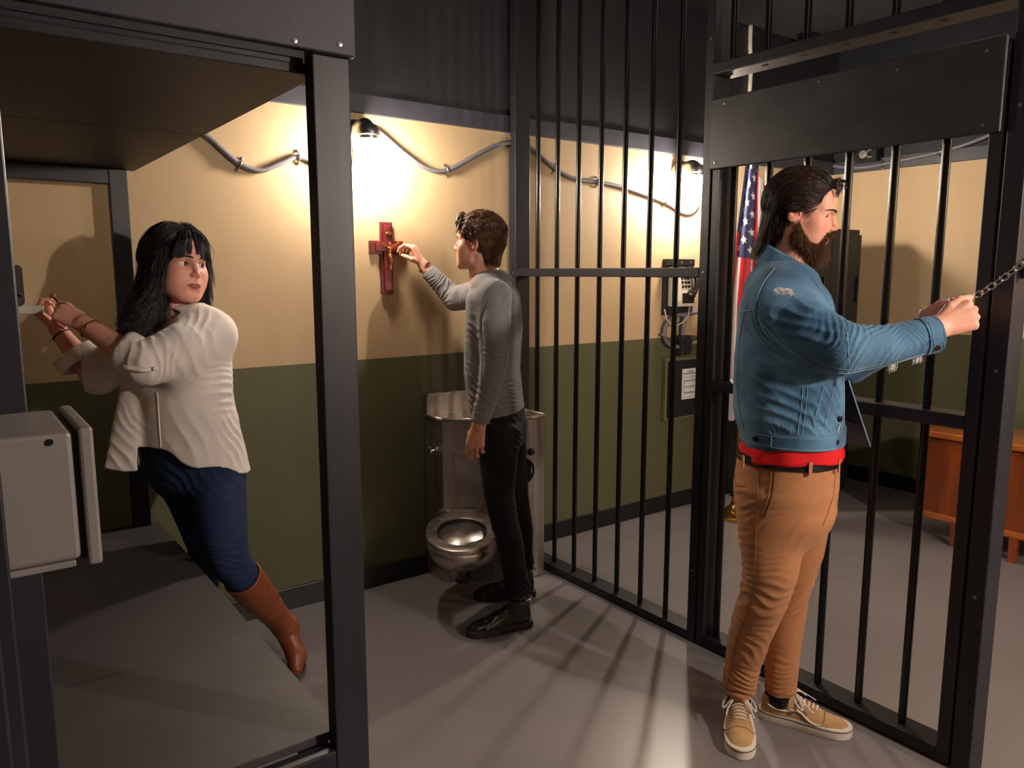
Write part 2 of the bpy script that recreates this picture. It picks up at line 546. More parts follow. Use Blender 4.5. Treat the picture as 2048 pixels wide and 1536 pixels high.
# ================================================================== wall lamps
def lamp(x, label, glass, group='caged wall lamps'):
    L = thing('wall_lamp', label, 'lamp', (x, 0, 2.02), group)
    zc = 2.055
    m = MB()
    m.lathe((x, -0.001, zc), [(0.062, 0), (0.062, 0.012), (0.056, 0.03), (0.04, 0.042), (0.02, 0.046)], 28, (0, -1, 0))
    m.build('wall_plate', M['zinc'], L, smooth='auto')
    MB().tube(catmull([(x, -0.03, zc), (x, -0.075, zc + 0.018), (x, -0.115, zc + 0.018), (x, -0.135, zc)], 6), [0.036] * 6 + [0.034] * 6 + [0.032] * 7, 18).build('arm', M['zinc'], L, smooth='auto')
    jx, jy = x, -0.135
    MB().lathe((jx, jy, 2.03), [(0.01, 0.052), (0.035, 0.046), (0.046, 0.03), (0.047, 0.018), (0.05, 0.016), (0.05, 0.004), (0.044, 0.0), (0.043, -0.012), (0.03, -0.013)], 28).build('cap', M['zinc'], L, smooth='auto')
    MB().lathe((jx, jy, 2.016), [(0.034, 0), (0.035, -0.05), (0.034, -0.09), (0.028, -0.112), (0.016, -0.126), (0.002, -0.130)], 28).build('glass_jar', glass, L, smooth=True)
    c = MB()
    for a in range(4):
        an = math.radians(45 + 90 * a)
        dx, dy = math.cos(an), math.sin(an)
        c.tube(catmull([(jx + dx * r, jy + dy * r, z) for r, z in ((0.046, 2.02), (0.045, 1.97), (0.043, 1.918), (0.034, 1.888), (0.014, 1.872))], 5), 0.0016, 6)
    for r, z in ((0.0455, 1.965), (0.044, 1.915), (0.014, 1.872)):
        c.tube([(jx + r * math.cos(t * math.pi / 12), jy + r * math.sin(t * math.pi / 12), z) for t in range(24)], 0.0016, 6, closed=True)
    c.build('wire_cage', M['zinc'], L, smooth=True)
    return L
LA = lamp(1.492, 'lit caged wall lamp above the crucifix, right of the bunk post', M['lamp_glass'])
LB = copy_tree(LA, (2.063, 0, 0), 'lit caged wall lamp behind the bar screen, above the wall telephone', {M['lamp_glass']: M['lamp_glass_b']})
def front_copy(x, glass, label):
    c = copy_tree(LA, (0, 0, 0), label, {M['lamp_glass']: glass})
    c.rotation_euler = (0, 0, math.pi)
    c.location = (x, -4.25, 2.02)
    return c
front_copy(2.28, M['lamp_glass_c'], 'lit caged wall lamp on the front wall, outside the picture near the door')
front_copy(3.75, M['lamp_glass_d'], 'lit caged wall lamp on the front wall, outside the picture in the office')

# ================================================================== conduits
def conduit(name, pts, clips, label, r=0.0115, group='flexible cable conduits'):
    c = thing(name, label, 'conduit', pts[0], group)
    path = catmull(pts, 14)
    # corrugated hose: fine ribs along the path
    m = MB()
    P = []
    for a, b2 in zip(path[:-1], path[1:]):
        n = max(2, int(np.linalg.norm(b2 - a) / 0.004))
        for i in range(n):
            P.append(a + (b2 - a) * i / n)
    P.append(path[-1])
    m.tube(P, [r * (1.0 if i % 2 else 0.93) for i in range(len(P))], 10)
    m.build('hose', M['conduit'], c, smooth=True)
    for i in clips:
        p0 = np.array(pts[i])
        tg = np.array(pts[min(i + 1, len(pts) - 1)]) - np.array(pts[max(i - 1, 0)])
        tg = tg / np.linalg.norm(tg)
        nr = np.cross(tg, OUT)
        nr /= np.linalg.norm(nr)
        k = MB()
        arc = [p0 + nr * (r + 0.014) * s + OUT * (-0.0115 if abs(s) > 0.7 else 0.0) for s in (-1.4,)]
        ring = [p0 + nr * math.cos(a) * (r + 0.003) + OUT * math.sin(a) * (r + 0.003) for a in np.linspace(-0.2, math.pi + 0.2, 12)]
        k.tube([p0 - nr * -1 * (r + 0.017) - OUT * 0.009] + ring[:] + [p0 - nr * (r + 0.017) - OUT * 0.009], 0.0028, 8, flat=1.0)
        for s in (-1, 1):
            k.lathe(p0 + nr * s * (r + 0.014) - OUT * 0.011, [(0.006, 0), (0.006, 0.004), (0.003, 0.006)], 10, tuple(OUT))
        k.build('clip', M['zinc'], c, smooth=True)
    return c
OUT = np.array((0, -1.0, 0))
Y = -0.0125
def bw(pts, y=Y):
    return [(x, y, z) for x, z in pts]
conduit('flexible_conduit', bw([(0.70, 2.075), (0.866, 1.989), (0.929, 1.939), (0.993, 1.891), (1.072, 1.872), (1.155, 1.906), (1.234, 1.938), (1.326, 1.912), (1.428, 1.872), (1.475, 1.905), (1.488, 1.96), (1.488, 2.0)]), (3, 6, 8), 'grey cable conduit sagging on the wall between upper bunk and the lamp by the crucifix')
conduit('flexible_conduit', bw([(1.552, 2.075), (1.605, 2.075), (1.706, 2.009), (1.833, 1.943), (1.948, 1.938), (2.108, 2.017), (2.225, 2.074), (2.321, 2.100), (2.43, 2.092), (2.603, 1.997), (2.74, 1.954), (2.9, 1.949), (3.107, 1.930), (3.432, 1.869), (3.608, 1.815), (3.70, 1.845), (3.718, 1.92), (3.66, 2.03)]), (4, 9, 11, 13), 'grey cable conduit waving along the wall between the two lit lamps')

# ================================================================== crucifix
cx, cz = 1.628, 1.578
cr = thing('crucifix', 'dark red wooden crucifix with small gilt figure hung on beige wall', 'crucifix', (cx, 0, cz))
w1 = MB()
def cross(m, y0, y1, hw, top, bot, arm):
    pts = [(-hw, bot), (hw, bot), (hw, -hw), (arm, -hw), (arm, hw), (hw, hw), (hw, top), (-hw, top), (-hw, hw), (-arm, hw), (-arm, -hw), (-hw, -hw)]
    m.plate([(cx + x, y0, cz + z) for x, z in pts], (0, -1, 0), y0 - y1)
cross(w1, -0.001, -0.016, 0.029, 0.112, -0.208, 0.083)
w1.build('cross', M['cross_wood'], cr, bevel=0.002)
w2 = MB()
cross(w2, -0.016, -0.03, 0.0185, 0.098, -0.192, 0.058)
w2.build('raised_cross', M['cross_wood'], cr, bevel=0.003)
for sx, sz, horiz in ((0, 0.105, 0), (-0.07, 0, 1), (0.07, 0, 1)):
    r = MB()
    for i in range(5):
        if horiz:
            z = cz - 0.02 + i * 0.01
            r.box((cx + sx - 0.0105, -0.0185, z - 0.003), (cx + sx + 0.0105, -0.0155, z + 0.003))
        else:
            x = cx - 0.02 + i * 0.01
            r.box((x - 0.003, -0.0185, cz + sz - 0.006), (x + 0.003, -0.0155, cz + sz + 0.006))
    r.build('ridges', M['cross_wood'], cr)
sc2 = MB()
sc2.tube([(cx - 0.014, -0.031, cz + 0.06), (cx - 0.006, -0.034, cz + 0.062), (cx + 0.006, -0.034, cz + 0.06), (cx + 0.014, -0.031, cz + 0.063)], [0.005, 0.006, 0.006, 0.005], 8)
sc2.build('scroll', M['gold'], cr, smooth=True)

# ================================================================== steel toilet and basin unit
T = thing('prison_toilet', 'stainless steel corner toilet with basin top beside the black-trousered man', 'toilet', (2.05, -0.15, 0))
plan = [(1.812, -0.014), (1.822, -0.154), (2.13, -0.352), (2.268, -0.36), (2.296, -0.085), (2.296, -0.014)]
MB().prism(plan, 0.0, 0.785).build('cabinet', M['steel'], T, bevel=0.004)
rim = MB()
n = len(plan)
for i in range(4):
    a, b2 = np.array(plan[i]), np.array(plan[(i + 1) % n])
    rim.tube([(a[0], a[1], 0.79), (b2[0], b2[1], 0.79)], 0.009, 10)
rim.build('top_rim', M['steel'], T, smooth=True)
deck = MB().prism([(x * 0.985 + 0.03, y * 0.96) for x, y in plan], 0.7855, 0.7875)
deck.build('basin_deck', M['steel_bowl'], T)
MB().lathe((2.06, -0.19, 0.7876), [(0.10, 0.0), (0.098, 0.0025), (0.09, 0.001), (0.06, 0.0006), (0.02, 0.0004)], 32).build('basin', M['steel_bowl'], T, smooth=True)
MB().box((1.812, -0.030, 0.785), (2.296, -0.014, 0.893)).box((1.812, -0.042, 0.885), (2.296, -0.014, 0.896)).build('backsplash', M['steel'], T, bevel=0.002)
nf = np.array((-0.541, -0.841, 0.0))
tf = np.array((0.841, -0.541, 0.0))
fc = np.array((1.822, -0.154, 0))
def ff(u, z, d=0.0):
    return fc + tf * u + nf * d + np.array((0, 0, z))
MB().plate([ff(0.05, 0.375), ff(0.215, 0.375), ff(0.215, 0.638), ff(0.05, 0.638)], nf, 0.004).build('access_panel', M['steel_bowl'], T, bevel=0.002)
for u in (0.06, 0.205):
    for z in (0.40, 0.625):
        screw(T, ff(u, z, 0.004), [(0.004, 0), (0.004, 0.002), (0.001, 0.003)], 10, tuple(nf))
bub = MB()
bub.lathe((1.818, -0.10, 0.632), [(0.022, 0), (0.022, 0.006), (0.012, 0.012), (0.010, 0.03), (0.013, 0.032), (0.013, 0.04), (0.004, 0.044)], 18, (-1, 0, 0))
bub.tube([(1.785, -0.10, 0.632), (1.772, -0.118, 0.652), (1.765, -0.13, 0.664)], 0.005, 8)
bub.build('push_valve', M['chrome'], T, smooth='auto')
btn = MB()
btn.lathe((2.185, -0.3545, 0.626), [(0.018, 0), (0.018, 0.005), (0.011, 0.008), (0.011, 0.02), (0.003, 0.022)], 18, (0, -1, 0))
btn.tube([(2.185, -0.372, 0.626), (2.165, -0.376, 0.62)], 0.006, 8)
btn.build('flush_button', M['black_matte'], T, smooth='auto')
MB().lathe((2.145, -0.3545, 0.535), [(0.062, 0), (0.062, 0.004), (0.056, 0.005), (0.05, 0.001), (0.02, 0.0005)], 28, (0, -1, 0)).build('paper_recess', M['hole'], T, smooth='auto')
# bowl: seat outline rings around an axis leaving the front face
def seat(u, v, z):           # u across, v outwards from face
    p = ff(0.088 + u, z - 0.008, v)
    return p
def outline(hw, v0, v1, n=40, back=0.6):
    pts = []
    for i in range(n):
        a = 2 * math.pi * i / n
        x, y = math.cos(a), math.sin(a)
        vv = (v0 + v1) / 2 + (v1 - v0) / 2 * (abs(y) ** 0.8 * (1 if y > 0 else -1))
        ww = hw * (abs(x) ** 0.75) * (1 if x > 0 else -1) * (1.0 - 0.22 * max(0, y) ** 2 - 0.30 * max(0, -y) ** 3)
        pts.append((ww, vv))
    return pts
O1 = outline(0.158, 0.008, 0.545)
O2 = outline(0.106, 0.125, 0.475)
rings = []
def rg(o, z):
    return [seat(u, v, z) for u, v in o]
def sc_o(o, s, cv=0.28, dv=0.0):
    return [(u * s, cv + (v - cv) * s + dv) for u, v in o]
bowl = MB()
bowl.rings([rg(sc_o(O2, 1.0, 0.3), 0.345), rg(sc_o(O2, 1.0, 0.3), 0.362), rg(sc_o(O2, 1.035, 0.3), 0.3655), rg(sc_o(O1, 0.975), 0.3655), rg(O1, 0.362), rg(O1, 0.350), rg(sc_o(O1, 0.985), 0.342)], caps=False)
bowl.build('seat', M['steel'], T, smooth='auto')
sh2 = MB()
sh2.rings([rg(sc_o(O1, 0.985), 0.344), rg(sc_o(O1, 0.965, 0.2), 0.305), rg(sc_o(O1, 0.88, 0.10), 0.262), rg(sc_o(O1, 0.74, 0.06), 0.228), rg(sc_o(O1, 0.52, 0.05), 0.206), rg(sc_o(O1, 0.2, 0.05), 0.20)])
sh2.build('bowl_shell', M['steel'], T, smooth=True)
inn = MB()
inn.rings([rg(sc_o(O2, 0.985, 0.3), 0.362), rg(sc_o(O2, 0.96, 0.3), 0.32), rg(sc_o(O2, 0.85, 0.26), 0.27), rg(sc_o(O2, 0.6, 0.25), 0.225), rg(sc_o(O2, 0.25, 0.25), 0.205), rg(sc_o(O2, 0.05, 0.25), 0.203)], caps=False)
inn.build('bowl_inside', M['steel_shade'], T, smooth=True)
tr = MB()
def oval(a, b2, v, z, n=24):
    return [seat(a * math.cos(t * 2 * math.pi / n), v + b2 * math.sin(t * 2 * math.pi / n), z) for t in range(n)]
tr.rings([oval(0.065, 0.09, 0.14, 0.225), oval(0.062, 0.085, 0.13, 0.15), oval(0.054, 0.068, 0.11, 0.085), oval(0.034, 0.04, 0.10, 0.052), oval(0.004, 0.004, 0.10, 0.046)])
tr.build('trap', M['steel_bowl'], T, smooth=True)
MB().box((-0.11, -0.012, -0.012), (0.11, 0.012, 0.012), R=np.array([tf, nf, (0, 0, 1)]).T, c=ff(0.088, 0.357, 0.014)).build('hinge_bar', M['steel_bowl'], T, bevel=0.003)

# ================================================================== wall telephone, junction box, electrical panel
ph = thing('wall_telephone', 'beige push-button wall telephone with black handset behind the bar screen', 'telephone', (3.56, 0, 1.22))
MB().box((3.44, -0.016, 1.215), (3.70, -0.001, 1.545)).build('backplate', M['black_matte'], ph, bevel=0.002)
br = MB().box((3.44, -0.05, 1.505), (3.668, -0.016, 1.545))
br.build('bracket', M['black_matte'], ph, bevel=0.003)
for x in (3.475, 3.55, 3.63):
    screw(ph, (x, -0.05, 1.525), [(0.008, 0), (0.008, 0.003), (0.002, 0.004)], 10, (0, -1, 0))
body = MB()
body.rings([[(x, y, z) for x, y in ((3.545, -0.016), (3.722, -0.016), (3.722, yy), (3.545, yy))] for z, yy in ((1.265, -0.085), (1.30, -0.085), (1.47, -0.055), (1.50, -0.045))])
body.build('housing', M['beige_plastic'], ph, bevel=0.006)
kp = MB()
for r_ in range(4):
    for c_ in range(3):
        x, z = 3.615 + c_ * 0.026, 1.455 - r_ * 0.024
        y = -0.085 + (z - 1.30) / 0.17 * 0.03
        kp.box((x - 0.009, y - 0.005, z - 0.007), (x + 0.009, y, z + 0.007))
kp.build('keypad', M['black_plastic'], ph, bevel=0.001)
MB().box((3.60, -0.088, 1.285), (3.70, -0.084, 1.345)).build('instruction_card', M['black_plastic'], ph)
hs = MB()
hs.tube(catmull([(3.742, -0.075, 1.47), (3.752, -0.10, 1.44), (3.756, -0.105, 1.40), (3.752, -0.10, 1.36), (3.742, -0.085, 1.335)], 6), [0.017] * 7 + [0.014] * 12 + [0.017] * 6, 14)
hs.lathe((3.738, -0.072, 1.335), [(0.027, -0.006), (0.030, 0.01), (0.024, 0.028), (0.008, 0.034)], 18, (-0.3, -1, 0))
hs.lathe((3.738, -0.06, 1.475), [(0.027, -0.006), (0.030, 0.01), (0.024, 0.028), (0.008, 0.034)], 18, (-0.3, -1, 0))
hs.build('handset', M['black_plastic'], ph, smooth='auto')
MB().tube(catmull([(3.74, -0.06, 1.30), (3.735, -0.05, 1.20), (3.65, -0.045, 1.155), (3.575, -0.04, 1.18), (3.552, -0.03, 1.25)], 10), 0.004, 8).build('cord', M['beige_plastic'], ph, smooth=True)

for o_ in ph.children:
    sh_x = {'housing': -0.072, 'keypad': -0.072, 'instruction_card': -0.072, 'handset': -0.132, 'cord': -0.118}.get(o_.name, 0)
    if sh_x:
        o_.data.transform(Matrix.Translation((sh_x, 0, 0)))

jb = thing('junction_box', 'small black junction box with conduits looping into it below the telephone', 'junction box', (3.61, 0, 0.975))
MB().box((3.562, -0.06, 0.975), (3.655, -0.001, 1.088)).build('box', M['black_matte'], jb, bevel=0.003)
for x in (3.572, 3.645):
    for z in (0.985, 1.078):
        screw(jb, (x, -0.06, z), [(0.005, 0), (0.005, 0.002), (0.001, 0.003)], 10, (0, -1, 0))
cd = MB()
cd.tube(catmull([(3.60, -0.03, 1.085), (3.605, -0.03, 1.15), (3.618, -0.03, 1.215)], 6), 0.014, 10)
cd.tube(catmull([(3.80, -0.03, 1.235), (3.65, -0.028, 1.215), (3.52, -0.026, 1.205), (3.455, -0.025, 1.15), (3.447, -0.025, 1.10), (3.47, -0.026, 1.05), (3.53, -0.028, 1.025), (3.565, -0.03, 1.02)], 8), 0.013, 10)
cd.tube(catmull([(3.652, -0.03, 1.03), (3.72, -0.028, 1.035), (3.82, -0.026, 1.06)], 6), 0.013, 10)
cd.build('conduit', M['conduit'], jb, smooth=True)
MB().lathe((3.443, -0.025, 1.1), [(0.017, -0.008), (0.017, 0.008)], 12, (0.1, 0, 1)).box((3.418, -0.012, 1.093), (3.432, -0.001, 1.108)).build('clip', M['zinc'], jb)

ep = thing('electrical_panel', 'black electrical panel with a white paper notice, on green wall under telephone', 'electrical panel', (3.63, 0, 0.59))
MB().box((3.462, -0.03, 0.575), (3.78, -0.001, 0.955)).build('back_box', mat('green_painted_box', rgb(112, 108, 74), rough=0.5), ep, bevel=0.002)
MB().box((3.478, -0.052, 0.592), (3.79, -0.031, 0.938)).build('cover', M['black_matte'], ep, bevel=0.003)
no = MB().box((3.583, -0.0535, 0.697), (3.727, -0.0523, 0.885)).build('notice', M['paper'], ep)
tx = MB()
x0, x1 = 3.583, 3.727
def bar_(xa, xb, za, zb):
    tx.box((xa, -0.0542, za), (xb, -0.0536, zb))
bar_(3.628, 3.682, 0.866, 0.870)
bar_(3.592, 3.718, 0.853, 0.8575)
bar_(3.592, 3.718, 0.838, 0.8395)
bar_(3.592, 3.718, 0.828, 0.8295)
bar_(3.592, 3.718, 0.708, 0.7095)
for za in (0.805, 0.732):       # hazard hatching top and bottom
    for i in range(10):
        x = 3.597 + i * 0.0117
        tx.plate([(x, -0.0536, za), (x + 0.006, -0.0536, za), (x + 0.0105, -0.0536, za + 0.009), (x + 0.0045, -0.0536, za + 0.009)], (0, -1, 0), 0.0006)
for xa in (3.597, 3.707):
    for i in range(5):
        z = 0.743 + i * 0.0125
        tx.plate([(xa, -0.0536, z), (xa + 0.007, -0.0536, z + 0.004), (xa + 0.007, -0.0536, z + 0.010), (xa, -0.0536, z + 0.006)], (0, -1, 0), 0.0006)
tx.build('print', M['ink'], no)
def text(name, s, size, loc, rot, m, parent, ext=0.0004):
    cu = bpy.data.curves.new(name, 'FONT')
    cu.body = s
    cu.size = size
    cu.align_x, cu.align_y = 'CENTER', 'CENTER'
    cu.extrude = ext
    ob = bpy.data.objects.new(name, cu)
    COL.objects.link(ob)
    bpy.context.view_layer.update()
    me = bpy.data.meshes.new_from_object(ob.evaluated_get(bpy.context.evaluated_depsgraph_get()))
    bpy.data.objects.remove(ob)
    me.transform(Matrix.Translation(Vector(loc)) @ rot.to_4x4())
    return link_mesh(name, me, m, parent)
text('lettering', 'NO ACCESS', 0.0165, (3.655, -0.0540, 0.772), Matrix.Rotation(math.pi / 2, 3, 'X'), M['ink'], no)
MB().lathe((3.762, -0.052, 0.765), [(0.011, 0), (0.011, 0.008), (0.008, 0.011), (0.002, 0.011)], 14, (0, -1, 0)).build('lock', M['chrome'], ep, smooth='auto')

# ================================================================== flag on a stand
fx, fy = 3.75, -0.357
fl_ = thing('flag_stand', 'United States flag hanging on a brass pole and round stepped brass base', 'flag', (fx, fy, 0))
MB().lathe((fx, fy, 0), [(0.115, 0), (0.118, 0.006), (0.116, 0.02), (0.105, 0.026), (0.092, 0.028), (0.09, 0.04), (0.075, 0.045), (0.062, 0.048), (0.058, 0.06), (0.042, 0.066), (0.036, 0.08), (0.03, 0.085), (0.024, 0.115), (0.026, 0.12), (0.02, 0.125), (0.018, 0.16), (0.012, 0.162)], 36).build('base', M['brass'], fl_, smooth='auto')
MB().cyl((fx, fy, 0.15), (fx, fy, 2.33), 0.011, 14).build('pole', M['brass'], fl_, smooth='auto')
MB().lathe((fx, fy, 2.33), [(0.016, 0), (0.018, 0.012), (0.010, 0.02), (0.022, 0.045), (0.015, 0.08), (0.002, 0.12)], 20).build('finial', M['brass'], fl_, smooth='auto')
def flag_material():
    m = bpy.data.materials.new('flag_cloth')
    m.use_nodes = True
    nt = m.node_tree
    b = nt.nodes['Principled BSDF']
    b.inputs['Roughness'].default_value = 0.55
    a = nt.nodes.new('ShaderNodeVertexColor')
    a.layer_name = 'dye'
    nt.links.new(a.outputs['Color'], b.inputs['Base Color'])
    return m
def flag_cloth():
    # hoist runs down the pole; the fly hangs in folds.  u: 0..1 along the fly, v: 0..1 down the hoist
    nu, nv = 260, 240
    hoist, fly = 1.05, 1.80
    star = []
    for r in range(9):
        nstar = 6 if r % 2 == 0 else 5
        for c in range(nstar):
            su = (0.4 / 12) * (1 + 2 * c + (r % 2))
            sv = (7 / 13) * (r + 1) / 10
            star.append((su, sv))
    star = np.array(star)
    verts, cols = [], []
    R_, W_, B_ = rgb(190, 24, 38), rgb(226, 222, 224), rgb(34, 40, 84)
    right = np.array((0.61, -0.79, 0)); toward = np.array((-0.79, -0.61, 0))
    def pos(u, v):
        # the cloth hangs in folds that run down from the hoist
        s = u * fly
        z = 2.31 - v * hoist * 0.42 - s * 0.86 + 0.05 * math.sin(v * 19) * u
        wdt = 0.07 + 0.19 * min(1, u * 1.6 + 0.25 * v)
        lat = wdt * (v - 0.5) * 1.1 + 0.034 * math.sin(v * 17 + 0.8 * u) * min(1, 0.3 + 2 * u)
        dep = 0.040 * math.cos(v * 17 + 0.5) * min(1, 0.3 + 2 * u) + 0.03 * (v - 0.5)
        p = np.array((fx, fy, z)) + right * (lat + 0.035) + toward * (0.02 + dep)
        return p
    for i in range(nu + 1):
        for j in range(nv + 1):
            u, v = i / nu, j / nv
            verts.append(pos(u, v))
            if u < 0.4 and v < 7 / 13:
                col = B_
                du = (star[:, 0] - u) * fly / hoist
                dv = star[:, 1] - v
                k = np.argmin(du * du + dv * dv)
                r = math.hypot(du[k], dv[k])
                a = math.atan2(du[k], dv[k])
                a5 = (a + math.pi / 5) % (2 * math.pi / 5) - math.pi / 5
                Rm, rm = 0.030, 0.0115
                # straight edged five-pointed star
                ax, ay = Rm * math.cos(0), 0.0
                bx, by = rm * math.cos(math.pi / 5), rm * math.sin(math.pi / 5)
                px, py = r * math.cos(abs(a5)), r * math.sin(abs(a5))
                if (bx - ax) * (py - ay) - (by - ay) * (px - ax) > 0:
                    col = W_
            else:
                col = R_ if int(v * 13) % 2 == 0 else W_
            cols.append(col)
    faces = []
    m_ = nv + 1
    for i in range(nu):
        for j in range(nv):
            a = i * m_ + j
            faces.append((a, a + 1, a + m_ + 1, a + m_))
    me = bpy.data.meshes.new('flag')
    me.from_pydata([tuple(p) for p in verts], [], faces)
    at = me.color_attributes.new('dye', 'FLOAT_COLOR', 'POINT')
    at.data.foreach_set('color', np.array(cols, np.float32).ravel())
    o = link_mesh('cloth', me, flag_material(), fl_, smooth=True)
    sd = o.modifiers.new('thickness', 'SOLIDIFY')
    sd.thickness = 0.0012
flag_cloth()

# ================================================================== black steel cabinet
cb = thing('steel_cabinet', 'tall black steel cabinet in the far corner behind the man in denim', 'cabinet', (4.42, -0.25, 0))
MB().box((4.08, -0.47, 0.03), (4.742, -0.03, 1.733)).build('body', M['black_matte'], cb, bevel=0.004)
MB().box((4.10, -0.44, 0.0), (4.72, -0.05, 0.03)).build('plinth', M['black_matte'], cb)
for xa, xb in ((4.085, 4.409), (4.413, 4.737)):
    dd = MB().box((xa, -0.489, 0.05), (xb, -0.4705, 1.70)).build('door', M['black_matte'], cb, bevel=0.003)
    hx = xb - 0.035 if xa > 4.3 else xa + 0.24
    MB().box((hx - 0.008, -0.502, 1.28), (hx + 0.008, -0.4895, 1.44)).build('handle', M['black_plastic'], dd, bevel=0.003)

# ================================================================== desk, paper, chair
dk = thing('wooden_desk', 'orange-brown wooden office desk at right edge behind the cell door', 'desk', (4.56, -1.85, 0))
MB().box((4.25, -2.62, 0.585), (4.70, -1.165, 0.617)).build('desktop', M['desk_top'], dk, bevel=0.004)
MB().box((4.285, -2.60, 0.16), (4.30, -1.19, 0.585)).build('front_panel', M['desk_wood'], dk, bevel=0.002)
MB().box((4.279, -2.60, 0.13), (4.302, -1.19, 0.163)).build('bottom_edging', M['desk_top'], dk, bevel=0.002)
MB().box((4.279, -2.60, 0.56), (4.302, -1.19, 0.584)).build('top_edging', M['desk_wood'], dk, bevel=0.002)
MB().box((4.30, -1.66, 0.14), (4.68, -1.19, 0.585)).build('pedestal', M['desk_wood'], dk, bevel=0.002)
MB().box((4.30, -2.60, 0.14), (4.68, -2.15, 0.585)).build('pedestal', M['desk_wood'], dk, bevel=0.002)
for x, y in ((4.29, -1.375), (4.29, -1.66), (4.65, -1.22), (4.65, -1.63), (4.29, -2.15), (4.29, -2.58), (4.65, -2.18), (4.65, -2.58)):
    MB().rings([[(x + a * w_, y + b2 * w_, z) for a, b2 in ((-1, -1), (1, -1), (1, 1), (-1, 1))] for z, w_ in ((0, 0.016), (0.139, 0.021))]).build('leg', M['desk_wood'], dk, bevel=0.002)
tag(MB().plate([(4.30, -1.74, 0.6175), (4.33, -1.96, 0.6175), (4.62, -1.92, 0.6175), (4.60, -1.70, 0.6175)], (0, 0, 1), 0.003).build('paper_sheet', M['paper']), 'white paper sheets lying on the wooden desk at right edge', 'paper')
ch = thing('office_chair', 'black round-backed chair between wooden desk and the green wall', 'chair', (4.87, -1.2, 0))
MB().rings([[(4.98 + dx, -1.20 + r * math.cos(a), 0.53 + r * math.sin(a)) for a in np.linspace(0, 2 * math.pi, 28, endpoint=False)] for dx, r in ((-0.03, 0.08), (-0.03, 0.135), (-0.015, 0.15), (0.01, 0.15), (0.025, 0.135), (0.025, 0.08))]).build('backrest', M['black_plastic'], ch, smooth=True)
MB().lathe((4.865, -1.2, 0.30), [(0.02, 0), (0.13, 0.0), (0.14, 0.02), (0.13, 0.045), (0.02, 0.055)], 28).build('seat', M['black_plastic'], ch, smooth=True)
MB().tube([(4.865, -1.2, 0.05), (4.865, -1.2, 0.30)], 0.018, 12).build('column', M['black_matte'], ch, smooth=True)
MB().tube(catmull([(4.90, -1.2, 0.31), (4.99, -1.2, 0.33), (5.0, -1.2, 0.50)], 5), 0.012, 8).build('back_support', M['black_matte'], ch, smooth=True)
for i in range(5):
    a = i * 2 * math.pi / 5 + 0.3
    x, y = 4.865 + 0.135 * math.cos(a), -1.2 + 0.135 * math.sin(a)
    lg = MB().tube([(4.865, -1.2, 0.07), (x, y, 0.035)], [0.016, 0.012], 8).build('leg', M['black_matte'], ch, smooth='auto')
    MB().lathe((x, y, 0.0), [(0.014, 0), (0.018, 0.012), (0.014, 0.03), (0.004, 0.034)], 12).build('caster', M['black_matte'], lg, smooth='auto')

# ================================================================== things high on the office walls
sk = thing('security_camera', 'small black dome camera with shiny lens ring up under dark ceiling', 'camera', (4.60, -0.10, 2.9))
cp = np.array((4.58, -0.12, ZC))
MB().lathe(cp - (0, 0, 0.02), [(0.055, 0.0195), (0.055, 0.0), (0.05, -0.004)], 24).build('mount', M['black_plastic'], sk, smooth='auto')
MB().lathe(cp - (0, 0, 0.075), [(0.01, -0.022), (0.035, -0.014), (0.048, 0.005), (0.05, 0.03), (0.045, 0.052)], 24).build('dome', M['black_plastic'], sk, smooth=True)
ld = np.array((-0.75, -0.55, -0.35)); ld /= np.linalg.norm(ld)
MB().lathe(cp - (0, 0, 0.06) + ld * 0.03, [(0.03, 0), (0.033, 0.012), (0.030, 0.03), (0.024, 0.031), (0.022, 0.018), (0.002, 0.016)], 22, tuple(ld)).build('lens_ring', M['zinc'], sk, smooth='auto')
wp = thing('white_pipe', 'thin white conduit running down the black wall above the door plate', 'pipe', (4.152, -0.02, 2.5))
MB().tube(catmull([(4.145, -0.018, ZC - 0.001), (4.148, -0.018, 2.85), (4.165, -0.018, 2.72), (4.163, -0.018, 2.55), (4.163, -0.018, 2.24)], 8), 0.013, 10).build('tube', M['white_paint'], wp, smooth=True)
MB().box((4.13, -0.034, 2.50), (4.197, -0.0065, 2.525)).build('clip', M['white_paint'], wp, bevel=0.002)
ob = thing('outlet_box', 'black double outlet box with round white sockets on upper right wall', 'outlet', (XR, -0.29, 2.24))
MB().box((XR - 0.075, -0.36, 2.20), (XR - 0.0205, -0.215, 2.30)).build('box', M['black_plastic'], ob, bevel=0.003)
MB().lathe((XR - 0.0755, -0.265, 2.252), [(0.026, 0), (0.026, 0.003), (0.02, 0.005), (0.002, 0.005)], 24, (-1, 0, 0)).build('socket', M['white_plastic'], ob, smooth='auto')
MB().tube([(XR - 0.078, -0.315 + 0.022 * math.cos(a), 2.252 + 0.024 * math.sin(a)) for a in np.linspace(-2.4, 1.9, 20)], 0.005, 8).build('socket_ring', M['white_plastic'], ob, smooth=True)
for y, z in ((-0.258, 2.258), (-0.272, 2.258), (-0.265, 2.244)):
    MB().lathe((XR - 0.0806, y, z), [(0.003, 0), (0.003, 0.0008)], 8, (-1, 0, 0)).build('socket_hole', M['hole'], ob)
OUT = np.array((-1.0, 0, 0))
def rw(pts, x=XR - 0.0325):
    return [(x, y, z) for y, z in pts]
conduit('flexible_conduit', rw([(-0.03, 2.205), (-0.12, 2.185), (-0.25, 2.172), (-0.38, 2.178), (-0.55, 2.193), (-0.74, 2.212), (-0.92, 2.245), (-1.10, 2.30), (-1.30, 2.37)]), (3, 5), 'grey conduit clipped along the top of the right wall beside the outlet box')
